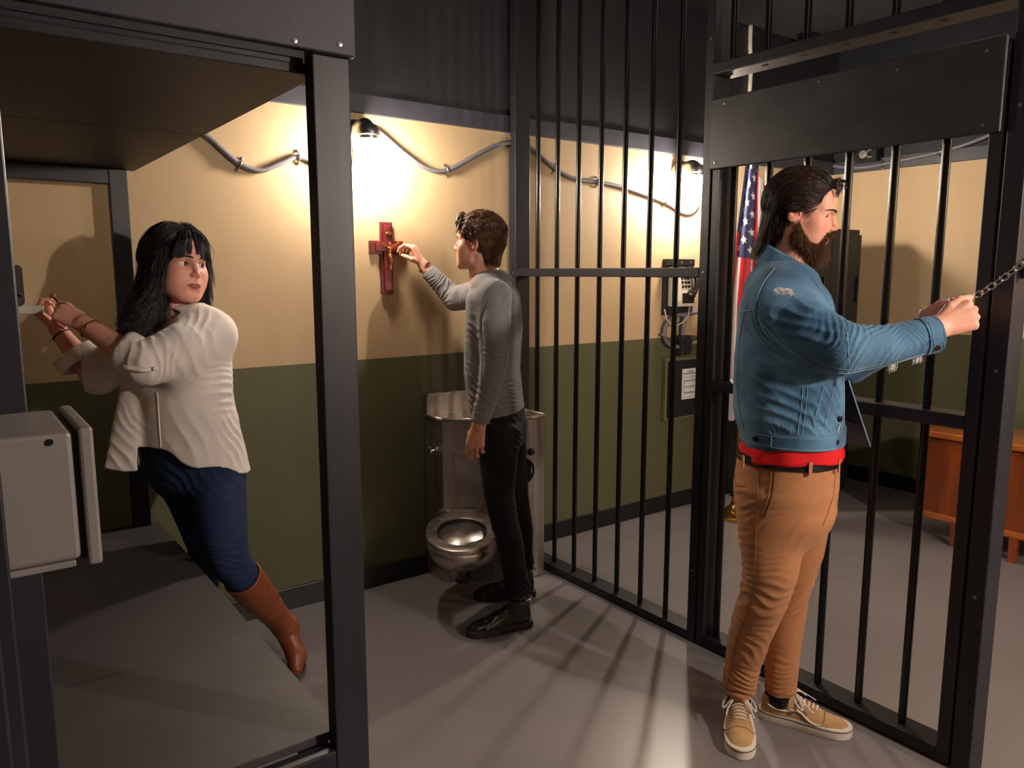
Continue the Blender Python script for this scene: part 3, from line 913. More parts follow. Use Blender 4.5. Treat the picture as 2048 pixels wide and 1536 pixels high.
conduit('flexible_conduit', rw([(-0.135, 2.222), (-0.142, 2.25), (-0.17, 2.30), (-0.20, 2.36), (-0.21, 2.45)]), (), 'short grey conduit curving up to the ceiling left of the outlet box')
# ================================================================== implicit surfaces for bodies, hair and clothes
from mathutils.bvhtree import BVHTree
F32 = np.float32

class Field:
    """signed distance grid; shapes are blended in and a surface is netted from it"""
    def __init__(s, lo, hi, h):
        s.lo = np.array(lo, float)
        s.h = h
        s.n = np.ceil((np.array(hi, float) - s.lo) / h).astype(int) + 1
        s.f = np.full(tuple(s.n), 0.3, F32)
    def sub(s, lo, hi):
        a = np.clip(np.floor((np.array(lo) - s.lo) / s.h).astype(int), 0, s.n - 1)
        b = np.clip(np.ceil((np.array(hi) - s.lo) / s.h).astype(int) + 1, 1, s.n)
        b = np.maximum(b, a + 1)
        sl = tuple(slice(i, j) for i, j in zip(a, b))
        g = [(s.lo[k] + s.h * np.arange(a[k], b[k])).astype(F32) for k in range(3)]
        return sl, g[0][:, None, None], g[1][None, :, None], g[2][None, None, :]
    def op(s, sl, d, k, mode):
        a = s.f[sl]
        if mode == 'u':
            if k > 0:
                h = np.clip(0.5 + 0.5 * (a - d) / k, 0, 1)
                r = a * (1 - h) + d * h - k * h * (1 - h)
            else:
                r = np.minimum(a, d)
        elif mode == 's':
            if k > 0:
                h = np.clip(0.5 - 0.5 * (a + d) / k, 0, 1)
                r = a * (1 - h) - d * h + k * h * (1 - h)
            else:
                r = np.maximum(a, -d)
        else:
            r = np.maximum(a, d)
        s.f[sl] = r.astype(F32)
        return s
    def cap(s, a, b, ra, rb=None, k=0.01, mode='u'):
        rb = ra if rb is None else rb
        a = np.array(a, float)
        b = np.array(b, float)
        m = max(ra, rb) + k + 3 * s.h
        sl, X, Y_, Z = s.sub(np.minimum(a, b) - m, np.maximum(a, b) + m)
        w_ = b - a
        L2 = float(w_ @ w_) + 1e-12
        px, py, pz = X - F32(a[0]), Y_ - F32(a[1]), Z - F32(a[2])
        t = np.clip((px * F32(w_[0]) + py * F32(w_[1]) + pz * F32(w_[2])) / F32(L2), 0, 1)
        d = np.sqrt((px - t * F32(w_[0])) ** 2 + (py - t * F32(w_[1])) ** 2 + (pz - t * F32(w_[2])) ** 2) - (F32(ra) + t * F32(rb - ra))
        return s.op(sl, d, k, mode)
    def chain(s, pts, rs, k=0.008, mode='u'):
        for i in range(len(pts) - 1):
            s.cap(pts[i], pts[i + 1], rs[i], rs[i + 1], k, mode)
        return s
    def ell(s, c, r, R=None, k=0.01, mode='u'):
        c = np.array(c, float)
        r = np.array(r if hasattr(r, '__len__') else (r, r, r), float)
        m = max(r) + k + 3 * s.h
        sl, X, Y_, Z = s.sub(c - m, c + m)
        px, py, pz = X - F32(c[0]), Y_ - F32(c[1]), Z - F32(c[2])
        if R is not None:
            R = np.array(R, F32)
            px, py, pz = (R[0, i] * px + R[1, i] * py + R[2, i] * pz for i in range(3))
        k0 = np.sqrt((px / F32(r[0])) ** 2 + (py / F32(r[1])) ** 2 + (pz / F32(r[2])) ** 2)
        k1 = np.sqrt((px / F32(r[0] ** 2)) ** 2 + (py / F32(r[1] ** 2)) ** 2 + (pz / F32(r[2] ** 2)) ** 2)
        return s.op(sl, k0 * (k0 - 1) / np.maximum(k1, 1e-6), k, mode)
    def loft(s, secs, k=0.01, mode='u', ends=(0.25, 0.25), p=2.0):
        """secs: (centre, side vector, half size along side, half size across)"""
        n = len(secs)
        allc = np.array([q[0] for q in secs], float)
        best = None
        m = max(max(q[2], q[3]) for q in secs) + k + 3 * s.h
        sl, X, Y_, Z = s.sub(allc.min(0) - m, allc.max(0) + m)
        for i in range(n - 1):
            A, B = allc[i], allc[i + 1]
            w_ = B - A
            L = np.linalg.norm(w_)
            w_ = w_ / L
            px, py, pz = X - F32(A[0]), Y_ - F32(A[1]), Z - F32(A[2])
            tt = (px * F32(w_[0]) + py * F32(w_[1]) + pz * F32(w_[2])) / F32(L)
            t = np.clip(tt, 0, 1)
            e = (tt - t) * F32(L)
            s0, s1 = np.array(secs[i][1], float), np.array(secs[i + 1][1], float)
            sd = (s0 + s1) / 2
            sd = sd - w_ * (sd @ w_)
            sd /= np.linalg.norm(sd)
            sv = np.cross(w_, sd)
            a = F32(secs[i][2]) + t * F32(secs[i + 1][2] - secs[i][2])
            b = F32(secs[i][3]) + t * F32(secs[i + 1][3] - secs[i][3])
            u = px * F32(sd[0]) + py * F32(sd[1]) + pz * F32(sd[2])
            v = px * F32(sv[0]) + py * F32(sv[1]) + pz * F32(sv[2])
            mn = np.minimum(a, b)
            ea = ends[0] if i == 0 else 1.0
            eb = ends[1] if i == n - 2 else 1.0
            ec = np.where(e < 0, F32(ea), F32(eb))
            if p == 2.0:
                k0 = np.sqrt((u / a) ** 2 + (v / b) ** 2 + (e / (mn * ec)) ** 2)
            else:
                k0 = np.sqrt((np.abs(u / a) ** p + np.abs(v / b) ** p) ** F32(2 / p) + (e / (mn * ec)) ** 2)
            d = (k0 - 1) * mn
            best = d if best is None else np.minimum(best, d)
        return s.op(sl, best, k, mode)
    def half(s, pt, nrm, k=0.0):
        """keep only what lies on the side opposite to nrm"""
        sl, X, Y_, Z = s.sub(s.lo, s.lo + s.h * s.n)
        nrm = np.array(nrm, float)
        nrm /= np.linalg.norm(nrm)
        d = (X - F32(pt[0])) * F32(nrm[0]) + (Y_ - F32(pt[1])) * F32(nrm[1]) + (Z - F32(pt[2])) * F32(nrm[2])
        s.f = np.maximum(s.f, d).astype(F32)
        return s
    def net(s):
        f = s.f
        f[0], f[-1] = 0.3, 0.3
        f[:, 0], f[:, -1] = 0.3, 0.3
        f[:, :, 0], f[:, :, -1] = 0.3, 0.3
        ins = f < 0
        c = [ins[dx:ins.shape[0] - 1 + dx, dy:ins.shape[1] - 1 + dy, dz:ins.shape[2] - 1 + dz] for dx in (0, 1) for dy in (0, 1) for dz in (0, 1)]
        anyi, alli = c[0].copy(), c[0].copy()
        for q in c[1:]:
            anyi |= q
            alli &= q
        act = anyi & ~alli
        I = np.argwhere(act)
        idx = np.full(act.shape, -1, np.int32)
        idx[act] = np.arange(len(I))
        val = np.stack([f[I[:, 0] + dx, I[:, 1] + dy, I[:, 2] + dz] for dx in (0, 1) for dy in (0, 1) for dz in (0, 1)], 1)
        off = np.array([(dx, dy, dz) for dx in (0, 1) for dy in (0, 1) for dz in (0, 1)], float)
        acc = np.zeros((len(I), 3))
        cnt = np.zeros(len(I))
        for a in range(8):
            for b in range(a + 1, 8):
                if abs(off[a] - off[b]).sum() == 1:
                    va, vb = val[:, a], val[:, b]
                    mk = (va < 0) != (vb < 0)
                    t = np.where(mk, va / np.where(mk, va - vb, 1), 0)
                    acc += np.where(mk[:, None], off[a] + (off[b] - off[a]) * t[:, None], 0)
                    cnt += mk
        V = s.lo + s.h * (I + acc / np.maximum(cnt, 1)[:, None])
        Q = []
        for ax in range(3):
            o1, o2 = [(1, 2), (2, 0), (0, 1)][ax]
            sh = list(f.shape)
            s0 = [slice(1, -1)] * 3
            s0[ax] = slice(0, -1)
            s1 = list(s0)
            s1[ax] = slice(1, None)
            a, b = ins[tuple(s0)], ins[tuple(s1)]
            E = np.argwhere(a != b)
            fl = a[tuple(E.T)]
            base = E.copy()
            base[:, o1] += 1
            base[:, o2] += 1
            def ci(d1, d2):
                q = base.copy()
                q[:, o1] += d1
                q[:, o2] += d2
                return idx[q[:, 0], q[:, 1], q[:, 2]]
            q = np.stack([ci(-1, -1), ci(0, -1), ci(0, 0), ci(-1, 0)], 1)
            q[~fl] = q[~fl][:, ::-1]
            Q.append(q)
        return V, np.concatenate(Q)

def vnormals(V, Q):
    n = np.cross(V[Q[:, 2]] - V[Q[:, 0]], V[Q[:, 3]] - V[Q[:, 1]])
    N = np.zeros_like(V)
    for k in range(4):
        np.add.at(N, Q[:, k], n)
    return N / (np.linalg.norm(N, axis=1)[:, None] + 1e-12)

def relax(V, Q, it=2, lam=0.5):
    for _ in range(it):
        S_ = np.zeros_like(V)
        C_ = np.zeros(len(V))
        for k in range(4):
            a, b = Q[:, k], Q[:, (k + 1) % 4]
            np.add.at(S_, a, V[b])
            np.add.at(C_, a, 1)
        V = V + lam * (S_ / np.maximum(C_, 1)[:, None] - V)
    return V

def folds(V, N, items):
    """cloth folds: (centre, radius, direction, waves per metre, height, phase)"""
    D = np.zeros(len(V))
    for n_, (c, r, d, fr, am, ph) in enumerate(items):
        q = V - np.array(c)
        d = np.array(d, float)
        d /= np.linalg.norm(d)
        rr = np.array(r if hasattr(r, '__len__') else (r, r, r), float)
        wgt = np.exp(-((q / rr) ** 2).sum(1))
        o = np.cross(d, (0.3, 0.5, 0.8))
        o /= np.linalg.norm(o)
        u = q @ d + 0.55 * (q @ o) * np.sin(ph * 3 + 1)
        u = u + 0.60 / fr * noise3(q, fr * 1.9, n_ + 20)
        sw = np.sin(2 * math.pi * fr * u + ph)
        gate = np.clip(0.5 + 0.75 * noise3(q, fr * 1.8, n_ + 90), 0, 1)
        D += wgt * am * gate * (0.9 - (1 - np.sqrt(np.clip(1 - sw * sw, 0, 1))) * 0 - np.abs(sw) * 1.8)
    return V + N * D[:, None]

def noise3(V, fr, seed=0):
    r = np.random.default_rng(seed)
    D = np.zeros(len(V))
    for i in range(7):
        d = r.normal(size=3)
        d /= np.linalg.norm(d)
        D += np.sin(V @ d * fr * (0.6 + 0.25 * i) + r.uniform(0, 6.28)) / (1 + 0.35 * i)
    return D / 3.0

def quads_to_mesh(name, V, Q, colors=None):
    me = bpy.data.meshes.new(name)
    nq = len(Q)
    me.vertices.add(len(V))
    me.vertices.foreach_set('co', np.ascontiguousarray(V, F32).ravel())
    me.loops.add(nq * 4)
    me.loops.foreach_set('vertex_index', np.ascontiguousarray(Q, np.int32).ravel())
    me.polygons.add(nq)
    me.polygons.foreach_set('loop_start', np.arange(0, nq * 4, 4, dtype=np.int32))
    me.polygons.foreach_set('use_smooth', np.ones(nq, bool))
    if colors is not None:
        at = me.color_attributes.new('tint', 'FLOAT_COLOR', 'POINT')
        at.data.foreach_set('color', np.ascontiguousarray(colors, F32).ravel())
    me.update()
    me.validate()
    return me

def skin_mat(name, rough=0.5):
    m = mat(name, (0.6, 0.4, 0.3, 1), rough=rough, sss=0.12, bump=0.08, bscale=500, spec=0.4)
    nt = m.node_tree
    b = nt.nodes['Principled BSDF']
    a = nt.nodes.new('ShaderNodeVertexColor')
    a.layer_name = 'tint'
    nt.links.new(a.outputs['Color'], b.inputs['Base Color'])
    return m

def RX(a):
    a = math.radians(a)
    return np.array([[1, 0, 0], [0, math.cos(a), -math.sin(a)], [0, math.sin(a), math.cos(a)]])
def RY(a):
    a = math.radians(a)
    return np.array([[math.cos(a), 0, math.sin(a)], [0, 1, 0], [-math.sin(a), 0, math.cos(a)]])
def RZ(a):
    a = math.radians(a)
    return np.array([[math.cos(a), -math.sin(a), 0], [math.sin(a), math.cos(a), 0], [0, 0, 1]])

class Person:
    """local axes: f to picture right, c towards the viewer's side, z up; rooted at the feet"""
    def __init__(s, ox, oy):
        s.o = np.array((ox, oy, 0.0))
        d = np.array((ox, oy + 3.1728, 0.0))
        d /= np.linalg.norm(d)
        s.B = np.stack([np.array((d[1], -d[0], 0)), -d, np.array((0, 0, 1.0))], 1)
        s.patches = []
        s.root = None
    def w(s, V):
        return np.asarray(V, float) @ s.B.T + s.o
    def piece(s, name, V, Q, m, parent=None, colors=None):
        me = quads_to_mesh(name, s.w(V), Q[:, ::-1], colors)
        return link_mesh(name, me, m, parent or s.root)
    def tubes(s, name, strands, m, parent=None, n=5, flat=None, xf=None):
        b = MB()
        for pts, rs in strands:
            pts = np.asarray(pts)
            if xf is not None:
                pts = xf(pts)
            b.tube(s.w(pts), rs, n, flat=flat)
        return b.build(name, m, parent or s.root, smooth=True)
    def body(s, name, label, m, V, Q, C):
        me = quads_to_mesh(name, s.w(V), Q[:, ::-1], C)
        me.transform(Matrix.Translation(-Vector(s.o)))
        o = bpy.data.objects.new(name, me)
        COL.objects.link(o)
        me.materials.append(m)
        o.location = s.o
        THING_LOC[o.name] = Vector(s.o)
        tag(o, label, 'person')
        s.root = o
        return o

def join(parts):
    Vs, Qs, Cs = [], [], []
    n = 0
    for V, Q, C in parts:
        Vs.append(V)
        Qs.append(Q + n)
        Cs.append(C)
        n += len(V)
    return np.concatenate(Vs), np.concatenate(Qs), np.concatenate(Cs)

def flat_col(V, c):
    return np.tile(np.array(c, F32), (len(V), 1))

# ------------------------------------------------------------------ head (x lateral, y forward, z up, eye level at 0)
def head_patch(P, skin, lips, female=False, jaw=1.0, lip_open=0.0, tilt=0.0, h=0.0017, es=1.05):
    F = Field((-0.105, -0.15, -0.215), (0.105, 0.15, 0.14), h)
    F.ell((0, -0.018, 0.035), (0.074, 0.094, 0.082), k=0)
    F.ell((0, 0.028, -0.012), (0.062, 0.062, 0.085), k=0.02)
    F.ell((0, 0.042, 0.045), (0.058, 0.047, 0.045), k=0.025)
    jr = 0.016 if not female else 0.019
    for sx in (-1, 1):
        F.chain([(sx * 0.060 * jaw, -0.005, -0.035), (sx * 0.053 * jaw, 0.008, -0.076), (sx * 0.026, 0.058, -0.101)], [jr, jr, jr], k=0.026)
        F.ell((sx * 0.041, 0.050, -0.028), (0.025, 0.026, 0.024), k=0.03)
        F.ell((sx * 0.040, 0.040, -0.060), (0.022, 0.032, 0.034) if not female else (0.027, 0.036, 0.036), k=0.03)
    F.cap((-0.010, 0.072, -0.104), (0.010, 0.072, -0.104), 0.0165 if not female else 0.0155, k=0.022)
    F.ell((0, 0.040, -0.07), (0.045 * jaw, 0.045, 0.04), k=0.03)
    # brow
    bz = 0.7 if female else 1.0
    F.chain([(-0.044, 0.062, 0.019), (-0.018, 0.081, 0.0175), (0.018, 0.081, 0.0175), (0.044, 0.062, 0.019)], [0.007 * bz, 0.0085 * bz, 0.0085 * bz, 0.007 * bz], k=0.018)
    # eye sockets
    for sx in (-1, 1):
        F.ell((sx * 0.031, 0.092, -0.001), (0.021, 0.0155, 0.0135), k=0.014, mode='s')
    # nose
    nb = 0.84 if female else 1.0
    F.chain([(0, 0.080, 0.014), (0, 0.0925, -0.008), (0, 0.1035 - (0.003 if female else 0), -0.028)], [0.0055 * nb, 0.0062 * nb, 0.0072 * nb], k=0.012)
    F.ell((0, 0.106 - (0.003 if female else 0), -0.0305), (0.0085 * nb, 0.0078, 0.0072), k=0.007)
    for sx in (-1, 1):
        F.ell((sx * 0.0115 * nb, 0.0945, -0.0355), (0.0064, 0.0095, 0.0064), k=0.008)
        F.ell((sx * 0.0060, 0.0985, -0.0425), (0.0032, 0.0052, 0.0038), k=0.003, mode='s')
    # muzzle, lips
    F.ell((0, 0.066, -0.066), (0.032, 0.0265, 0.027), k=0.016)
    F.cap((0, 0.0925, -0.047), (0, 0.0935, -0.056), 0.0026, 0.0026, k=0.004, mode='s')
    up, lo = (0.0042, 0.0052) if female else (0.0036, 0.0046)
    zo = lip_open
    F.chain([(-0.0250, 0.0765, -0.0670), (-0.0095, 0.0895, -0.0628 + zo * 0.4), (0, 0.0905, -0.0638 + zo * 0.4), (0.0095, 0.0895, -0.0628 + zo * 0.4), (0.0250, 0.0765, -0.0670)], [0.002, up, up * 0.92, up, 0.002], k=0.003)
    F.chain([(-0.0225, 0.0775, -0.0675), (-0.009, 0.0885, -0.0725 - zo), (0.009, 0.0885, -0.0725 - zo), (0.0225, 0.0775, -0.0675)], [0.002, lo, lo, 0.002], k=0.003)
    F.chain([(-0.0215, 0.081, -0.0672), (-0.01, 0.0955, -0.0672), (0.01, 0.0955, -0.0672), (0.0215, 0.081, -0.0672)], [0.0007, 0.001 + zo * 0.8, 0.001 + zo * 0.8, 0.0007], k=0.0025, mode='s')
    F.ell((0, 0.0905, -0.0865), (0.016, 0.006, 0.005), k=0.008, mode='s')
    # lids
    for sx in (-1, 1):
        F.ell((sx * 0.031, 0.0625 - (es - 1) * 0.012, 0), 0.0146 * es, k=0.006)
        F.ell((sx * 0.0315, 0.0775, -0.0004), ((0.0146 if female else 0.0142) * es, 0.0125, (0.0070 if female else 0.0056) * es), R=RY(-sx * 5), k=0.0012, mode='s')
    # ears
    for sx in (-1, 1):
        R = RZ(sx * 22) @ RX(-12)
        F.ell((sx * 0.0785, -0.014, -0.006), (0.0085, 0.0185, 0.031), R=R, k=0.006)
        F.ell((sx * 0.0865, -0.010, 0.000), (0.0065, 0.0115, 0.0185), R=R, k=0.003, mode='s')
        F.ell((sx * 0.0805, -0.009, -0.001), (0.004, 0.0055, 0.012), R=R, k=0.003)
        F.ell((sx * 0.0765, 0.003, -0.008), (0.006, 0.0045, 0.007), k=0.004)
    # neck
    nr = 0.047 if female else 0.057
    tn = math.tan(math.radians(tilt))
    F.loft([((0, -0.022 + tn * k_, -0.045 - k_), (1, 0, 0), nr * a_, nr * b_) for k_, a_, b_ in ((0.0, 1.0, 1.02), (0.055, 1.0, 1.0), (0.105, 1.06, 1.03), (0.16, 1.25, 1.05))], k=0.018, ends=(1, 0.2))
    if not female:
        F.ell((0, 0.022 + tn * 0.09, -0.135), (0.011, 0.014, 0.016), k=0.014)
    for sx in (-1, 1):
        F.cap((sx * 0.055, -0.03, -0.06), (sx * 0.014, 0.008 + tn * 0.15, -0.20), 0.010, 0.010, k=0.02)
    V, Q = F.net()
    V = relax(V, Q, 3 if female else 2, 0.4)
    # tint
    C = np.tile(np.array(skin, F32), (len(V), 1))
    def blob(c, r):
        return np.exp(-(((V - np.array(c)) / np.array(r)) ** 2).sum(1))[:, None]
    red = np.array((skin[0] * 1.02, skin[1] * 0.62, skin[2] * 0.58, 1), F32)
    for c, r, a in (((0, 0.115, -0.033), (0.017, 0.02, 0.014), 0.55), ((0.05, 0.06, -0.03), (0.025, 0.03, 0.022), 0.45), ((-0.05, 0.06, -0.03), (0.025, 0.03, 0.022), 0.45), ((0.085, -0.01, -0.005), (0.02, 0.03, 0.035), 0.6), ((-0.085, -0.01, -0.005), (0.02, 0.03, 0.035), 0.6)):
        wq = blob(c, r) * a
        C = C * (1 - wq) + red * wq
    t = np.clip(1 - (np.abs(V[:, 0]) / 0.0255) ** 2.0, 0, 1)
    zz = V[:, 2] + 0.0672
    hi_ = (0.0068 if female else 0.0055) * t ** 0.75 * (1 - 0.25 * np.exp(-(V[:, 0] / 0.004) ** 2)) + zo * 0.3
    lo_ = (0.0098 if female else 0.0082) * t ** 0.7 + zo
    e = np.maximum(np.maximum(zz - hi_, -lo_ - zz) / 0.0012, -1)
    wq = (np.clip(0.5 - 0.5 * e, 0, 1) * (t > 0.001) * (V[:, 1] > 0.07))[:, None]
    C = C * (1 - wq) + np.array(lips, F32) * wq
    if zo > 0:
        tee = (np.abs(V[:, 0]) < 0.010) & (np.abs(zz - 0.0006) < 0.0011) & (V[:, 1] > 0.078)
        C[tee] = np.array(rgb(196, 174, 168), F32)
    if female:
        for sx in (-1, 1):
            e = np.exp(-(((V - np.array((sx * 0.032, 0.078, 0.0055))) / np.array((0.017, 0.015, 0.0055))) ** 2).sum(1))[:, None] * 0.6
            C = C * (1 - e) + np.array((skin[0] * 0.45, skin[1] * 0.32, skin[2] * 0.32, 1), F32) * e
    return V, Q, C

def head_extras(P, xf, iris, brow_mat, gaze, surf, female=False, es=1.05):
    """eyes, brows; xf maps head space to the person's space"""
    for sx in (-1, 1):
        c = np.array((sx * 0.031, 0.0625 - (es - 1) * 0.012, 0))
        g_ = np.array(gaze, float)
        g_ /= np.linalg.norm(g_)
        prof = [(0.0128 * es * math.sin(t), 0.0128 * es * math.cos(t)) for t in np.linspace(0.02, math.pi - 0.02, 20)]
        def lathe_obj(name, m, prof, parent):
            b = MB().lathe(c, prof, 24, tuple(g_))
            b.v = [tuple(q) for q in P.w(xf(np.array(b.v)))]
            return b.build(name, m, parent, smooth=True)
        ey = lathe_obj('eye', EYE_WHITE, prof, P.root)
        lathe_obj('iris', iris, [(0.0062 * es, 0.0112 * es), (0.006 * es, 0.01185 * es), (0.003 * es, 0.0129 * es), (0.0002, 0.01295 * es)], ey)
        lathe_obj('pupil', EYE_BLACK, [(0.0026 * es, 0.0125 * es), (0.0024 * es, 0.01312 * es), (0.0002, 0.0132 * es)], ey)
    st = []
    r = np.random.default_rng(3)
    bv = BVHTree.FromPolygons([tuple(v) for v in surf[0]], [tuple(q) for q in surf[1]])
    for sx in (-1, 1):
        for i in range(150 if female else 110):
            u = r.uniform(0, 1)
            x = sx * (0.012 + 0.037 * u)
            th_ = (0.0030 if female else 0.0034) * (1 - 0.6 * u)
            z = 0.0172 + 0.0050 * math.sin(u * 2.5) - 0.003 * u + r.uniform(-1, 1) * th_ + (0.003 if female else 0)
            d = np.array((sx * 0.92, 0, 0.42 - 0.75 * u))
            d /= np.linalg.norm(d)
            pts = []
            for k in range(3):
                q = np.array((x, 0, z)) + d * 0.0085 * k / 2
                h = bv.ray_cast(Vector((q[0], 0.2, q[2])), Vector((0, -1, 0)))
                if h[0] is not None:
                    pts.append(np.array(h[0]) + np.array((0, 0.0011 - 0.0004 * k, 0)))
            if len(pts) == 3:
                st.append(pts)
    hair_mesh(P, 'eyebrows', [(np.array(st), 0.0008, 0.0002)], brow_mat, P.root, xf)
    if female:
        st = []
        for sx in (-1, 1):
            line = []
            for i in range(13):
                t = i / 12
                x = sx * (0.031 + (-0.0125 + 0.0275 * t) * es)
                z = 0.0076 * es * math.sin(math.pi * min(1, t * 0.92 + 0.02)) + 0.0012 * t
                xx = x - sx * 0.031
                y = 0.0625 - (es - 1) * 0.012 + math.sqrt(max((0.0146 * es) ** 2 - xx * xx - z * z, 1e-6)) + 0.0003
                line.append((x, y, z))
            st.append((line, [0.0004] + [0.0010] * 11 + [0.0007]))
        P.tubes('eyelashes', st, brow_mat, n=5, xf=xf)

# ------------------------------------------------------------------ hand (y to the fingers, z the back of the hand, x the thumb side)
def hand_prims(curl, spread=4, thumb=None):
    """curl: four (mcp, pip, dip) bends in degrees, index to little. thumb: three points from its root"""
    K = [(0.029, 0.094, 0.0), (0.0095, 0.099, 0.002), (-0.0105, 0.096, 0.001), (-0.029, 0.087, -0.002)]
    Ls = [(0.042, 0.026, 0.021), (0.046, 0.029, 0.022), (0.043, 0.027, 0.021), (0.034, 0.021, 0.019)]
    Rr = [(0.0098, 0.0088, 0.0080, 0.0068), (0.0100, 0.0090, 0.0081, 0.0069), (0.0095, 0.0086, 0.0077, 0.0065), (0.0085, 0.0077, 0.0069, 0.0058)]
    ch = []
    for i in range(4):
        p = np.array(K[i], float)
        pts = [p]
        a = 0
        sp = RZ((1.5 - i) * -spread)
        for j in range(3):
            a += curl[i][j]
            d = sp @ (RX(-a) @ np.array((0, 1.0, 0)))
            p = p + d * Ls[i][j]
            pts.append(p)
        ch.append((pts, Rr[i]))
    if thumb is None:
        thumb = [(0.044, 0.055, -0.014), (0.055, 0.083, -0.024), (0.056, 0.108, -0.03)]
    ch.append(([(0.018, 0.018, -0.006)] + [tuple(q) for q in thumb], (0.014, 0.0125, 0.0105, 0.0082)))
    return ch, K

def add_hand(F, xf, curl, spread=4, thumb=None, mirror=False, s=1.0):
    def T(p):
        p = np.array(p, float) * s
        if mirror:
            p = p * np.array((-1, 1, 1))
        return xf(p)
    ch, K = hand_prims(curl, spread, thumb)
    side = xf(np.array((1.0, 0, 0))) - xf(np.array((0.0, 0, 0)))
    F.loft([(T((0, -0.03, 0)), side, 0.0285 * s, 0.020 * s), (T((0, 0.0, 0)), side, 0.0285 * s, 0.0195 * s), (T((0.001, 0.04, -0.001)), side, 0.037 * s, 0.0165 * s), (T((0, 0.085, 0)), side, 0.0405 * s, 0.0125 * s)], k=0.008, ends=(1, 0.9))
    for k_ in K:
        F.cap(T((k_[0] * 0.55, 0.03, 0.004)), T((k_[0], k_[1], k_[2] + 0.003)), 0.007 * s, 0.0098 * s, k=0.008)
    for pts, rr in ch:
        q = [T(p) for p in pts]
        for i in range(len(q) - 1):
            F.cap(q[i], q[i + 1], rr[i] * s, rr[i + 1] * s, k=0.0035)
    return ch, T

def hand_frame(wrist, fingers, back):
    """columns: x thumb side (right hand), y fingers, z back of hand"""
    y = np.array(fingers, float)
    y /= np.linalg.norm(y)
    z = np.array(back, float)
    z = z - y * (z @ y)
    z /= np.linalg.norm(z)
    x = np.cross(y, z)
    M_ = np.stack([x, y, z], 1)
    wr = np.array(wrist, float)
    return lambda p: np.asarray(p, float) @ M_.T + wr

def nails(P, ch, T, m):
    b = MB()
    for pts, rr in ch:
        a, e = np.array(pts[-2], float), np.array(pts[-1], float)
        pass

EYE_WHITE = mat('eye_white', rgb(222, 214, 208), rough=0.15, spec=0.6)
EYE_BLACK = mat('pupil_black', rgb(8, 8, 8), rough=0.1)
IRIS_DARK = mat('dark_brown_iris', rgb(46, 30, 22), rough=0.15)
IRIS_BLUE = mat('grey_blue_iris', rgb(70, 84, 92), rough=0.15)

def grow(roots, flow, n, L, lift, cen, rad, free=1.10):
    """hair paths (S, n+1, 3): they follow flow and hug the skull until they hang free of it"""
    p = np.array(roots, float)
    S_ = len(p)
    L = np.broadcast_to(np.asarray(L, float), (S_,))
    R_ = rad + np.broadcast_to(np.asarray(lift, float), (S_,))[:, None]
    out = [p]
    for i in range(n):
        d = flow(p, i / n)
        d = d / (np.linalg.norm(d, axis=1)[:, None] + 1e-9)
        q = (p - cen) / R_
        r = np.linalg.norm(q, axis=1)
        nr = q / R_
        nr /= np.linalg.norm(nr, axis=1)[:, None]
        near = (r < free)[:, None]
        dn = (d * nr).sum(1)[:, None]
        d = np.where(near & (dn > 0), d - nr * dn * 0.92, d)
        d /= np.linalg.norm(d, axis=1)[:, None] + 1e-9
        p = p + d * (L / n)[:, None]
        q = (p - cen) / R_
        r = np.linalg.norm(q, axis=1)[:, None]
        p = np.where(r < 1, cen + R_ * q / np.maximum(r, 1e-6), p)
        out.append(p)
    return np.stack(out, 1)

def clump(guides, k, spread, r, tip=0.25, wave=0.0):
    """k thin hairs around every guide, gathering towards the tip"""
    S_, n, _ = guides.shape
    g = np.repeat(guides, k, 0)
    t = np.linspace(0, 1, n)[None, :, None]
    off = r.normal(size=(S_ * k, 1, 3)) * spread
    w_ = 1 - (1 - tip) * t
    pa = g + off * w_
    if wave:
        ph = r.uniform(0, 6.28, (S_ * k, 1, 1))
        pa = pa + wave * t * np.sin(t * 9 + ph) * r.normal(size=(S_ * k, 1, 3))
    return pa

def hair_mesh(P, name, groups, m, parent, xf):
    """groups: (paths (S, n, 3), root radius, tip radius); three-sided hairs"""
    Vs, Fs, o = [], [], 0
    for pa, r0, r1 in groups:
        S_, n, _ = pa.shape
        W_ = P.w(xf(pa.reshape(-1, 3))).reshape(S_, n, 3)
        T = np.gradient(W_, axis=1)
        T /= np.linalg.norm(T, axis=2)[..., None] + 1e-9
        u = np.cross(T, np.array((0.31, 0.52, 0.79)))
        u /= np.linalg.norm(u, axis=2)[..., None] + 1e-9
        v = np.cross(T, u)
        t = np.linspace(0, 1, n)
        rad = (r0 + (r1 - r0) * t ** 2)[None, :, None]
        ring = [W_ + rad * (u * math.cos(a) + v * math.sin(a)) for a in (0, 2.094, 4.189)]
        A = np.stack(ring, 2).reshape(-1, 3)
        idx = (np.arange(S_)[:, None, None] * n + np.arange(n - 1)[None, :, None]) * 3 + np.arange(3)[None, None, :]
        nx_ = (np.arange(S_)[:, None, None] * n + np.arange(n - 1)[None, :, None]) * 3 + ((np.arange(3) + 1) % 3)[None, None, :]
        Fq = np.stack([idx, nx_, nx_ + 3, idx + 3], 3).reshape(-1, 4) + o
        Vs.append(A)
        Fs.append(Fq)
        o += len(A)
    me = quads_to_mesh(name, np.concatenate(Vs), np.concatenate(Fs))
    return link_mesh(name, me, m, parent)
CEN = np.array((0, -0.018, 0.035))
RAD = np.array((0.074, 0.094, 0.082))

def scalp(n, test, r, lift=0.006, low=-0.6):
    v = r.normal(size=(n * 6, 3))
    v /= np.linalg.norm(v, axis=1)[:, None]
    p = CEN + (RAD + lift) * v
    k = test(p[:, 0], p[:, 1], p[:, 2])
    return p[k][:n]

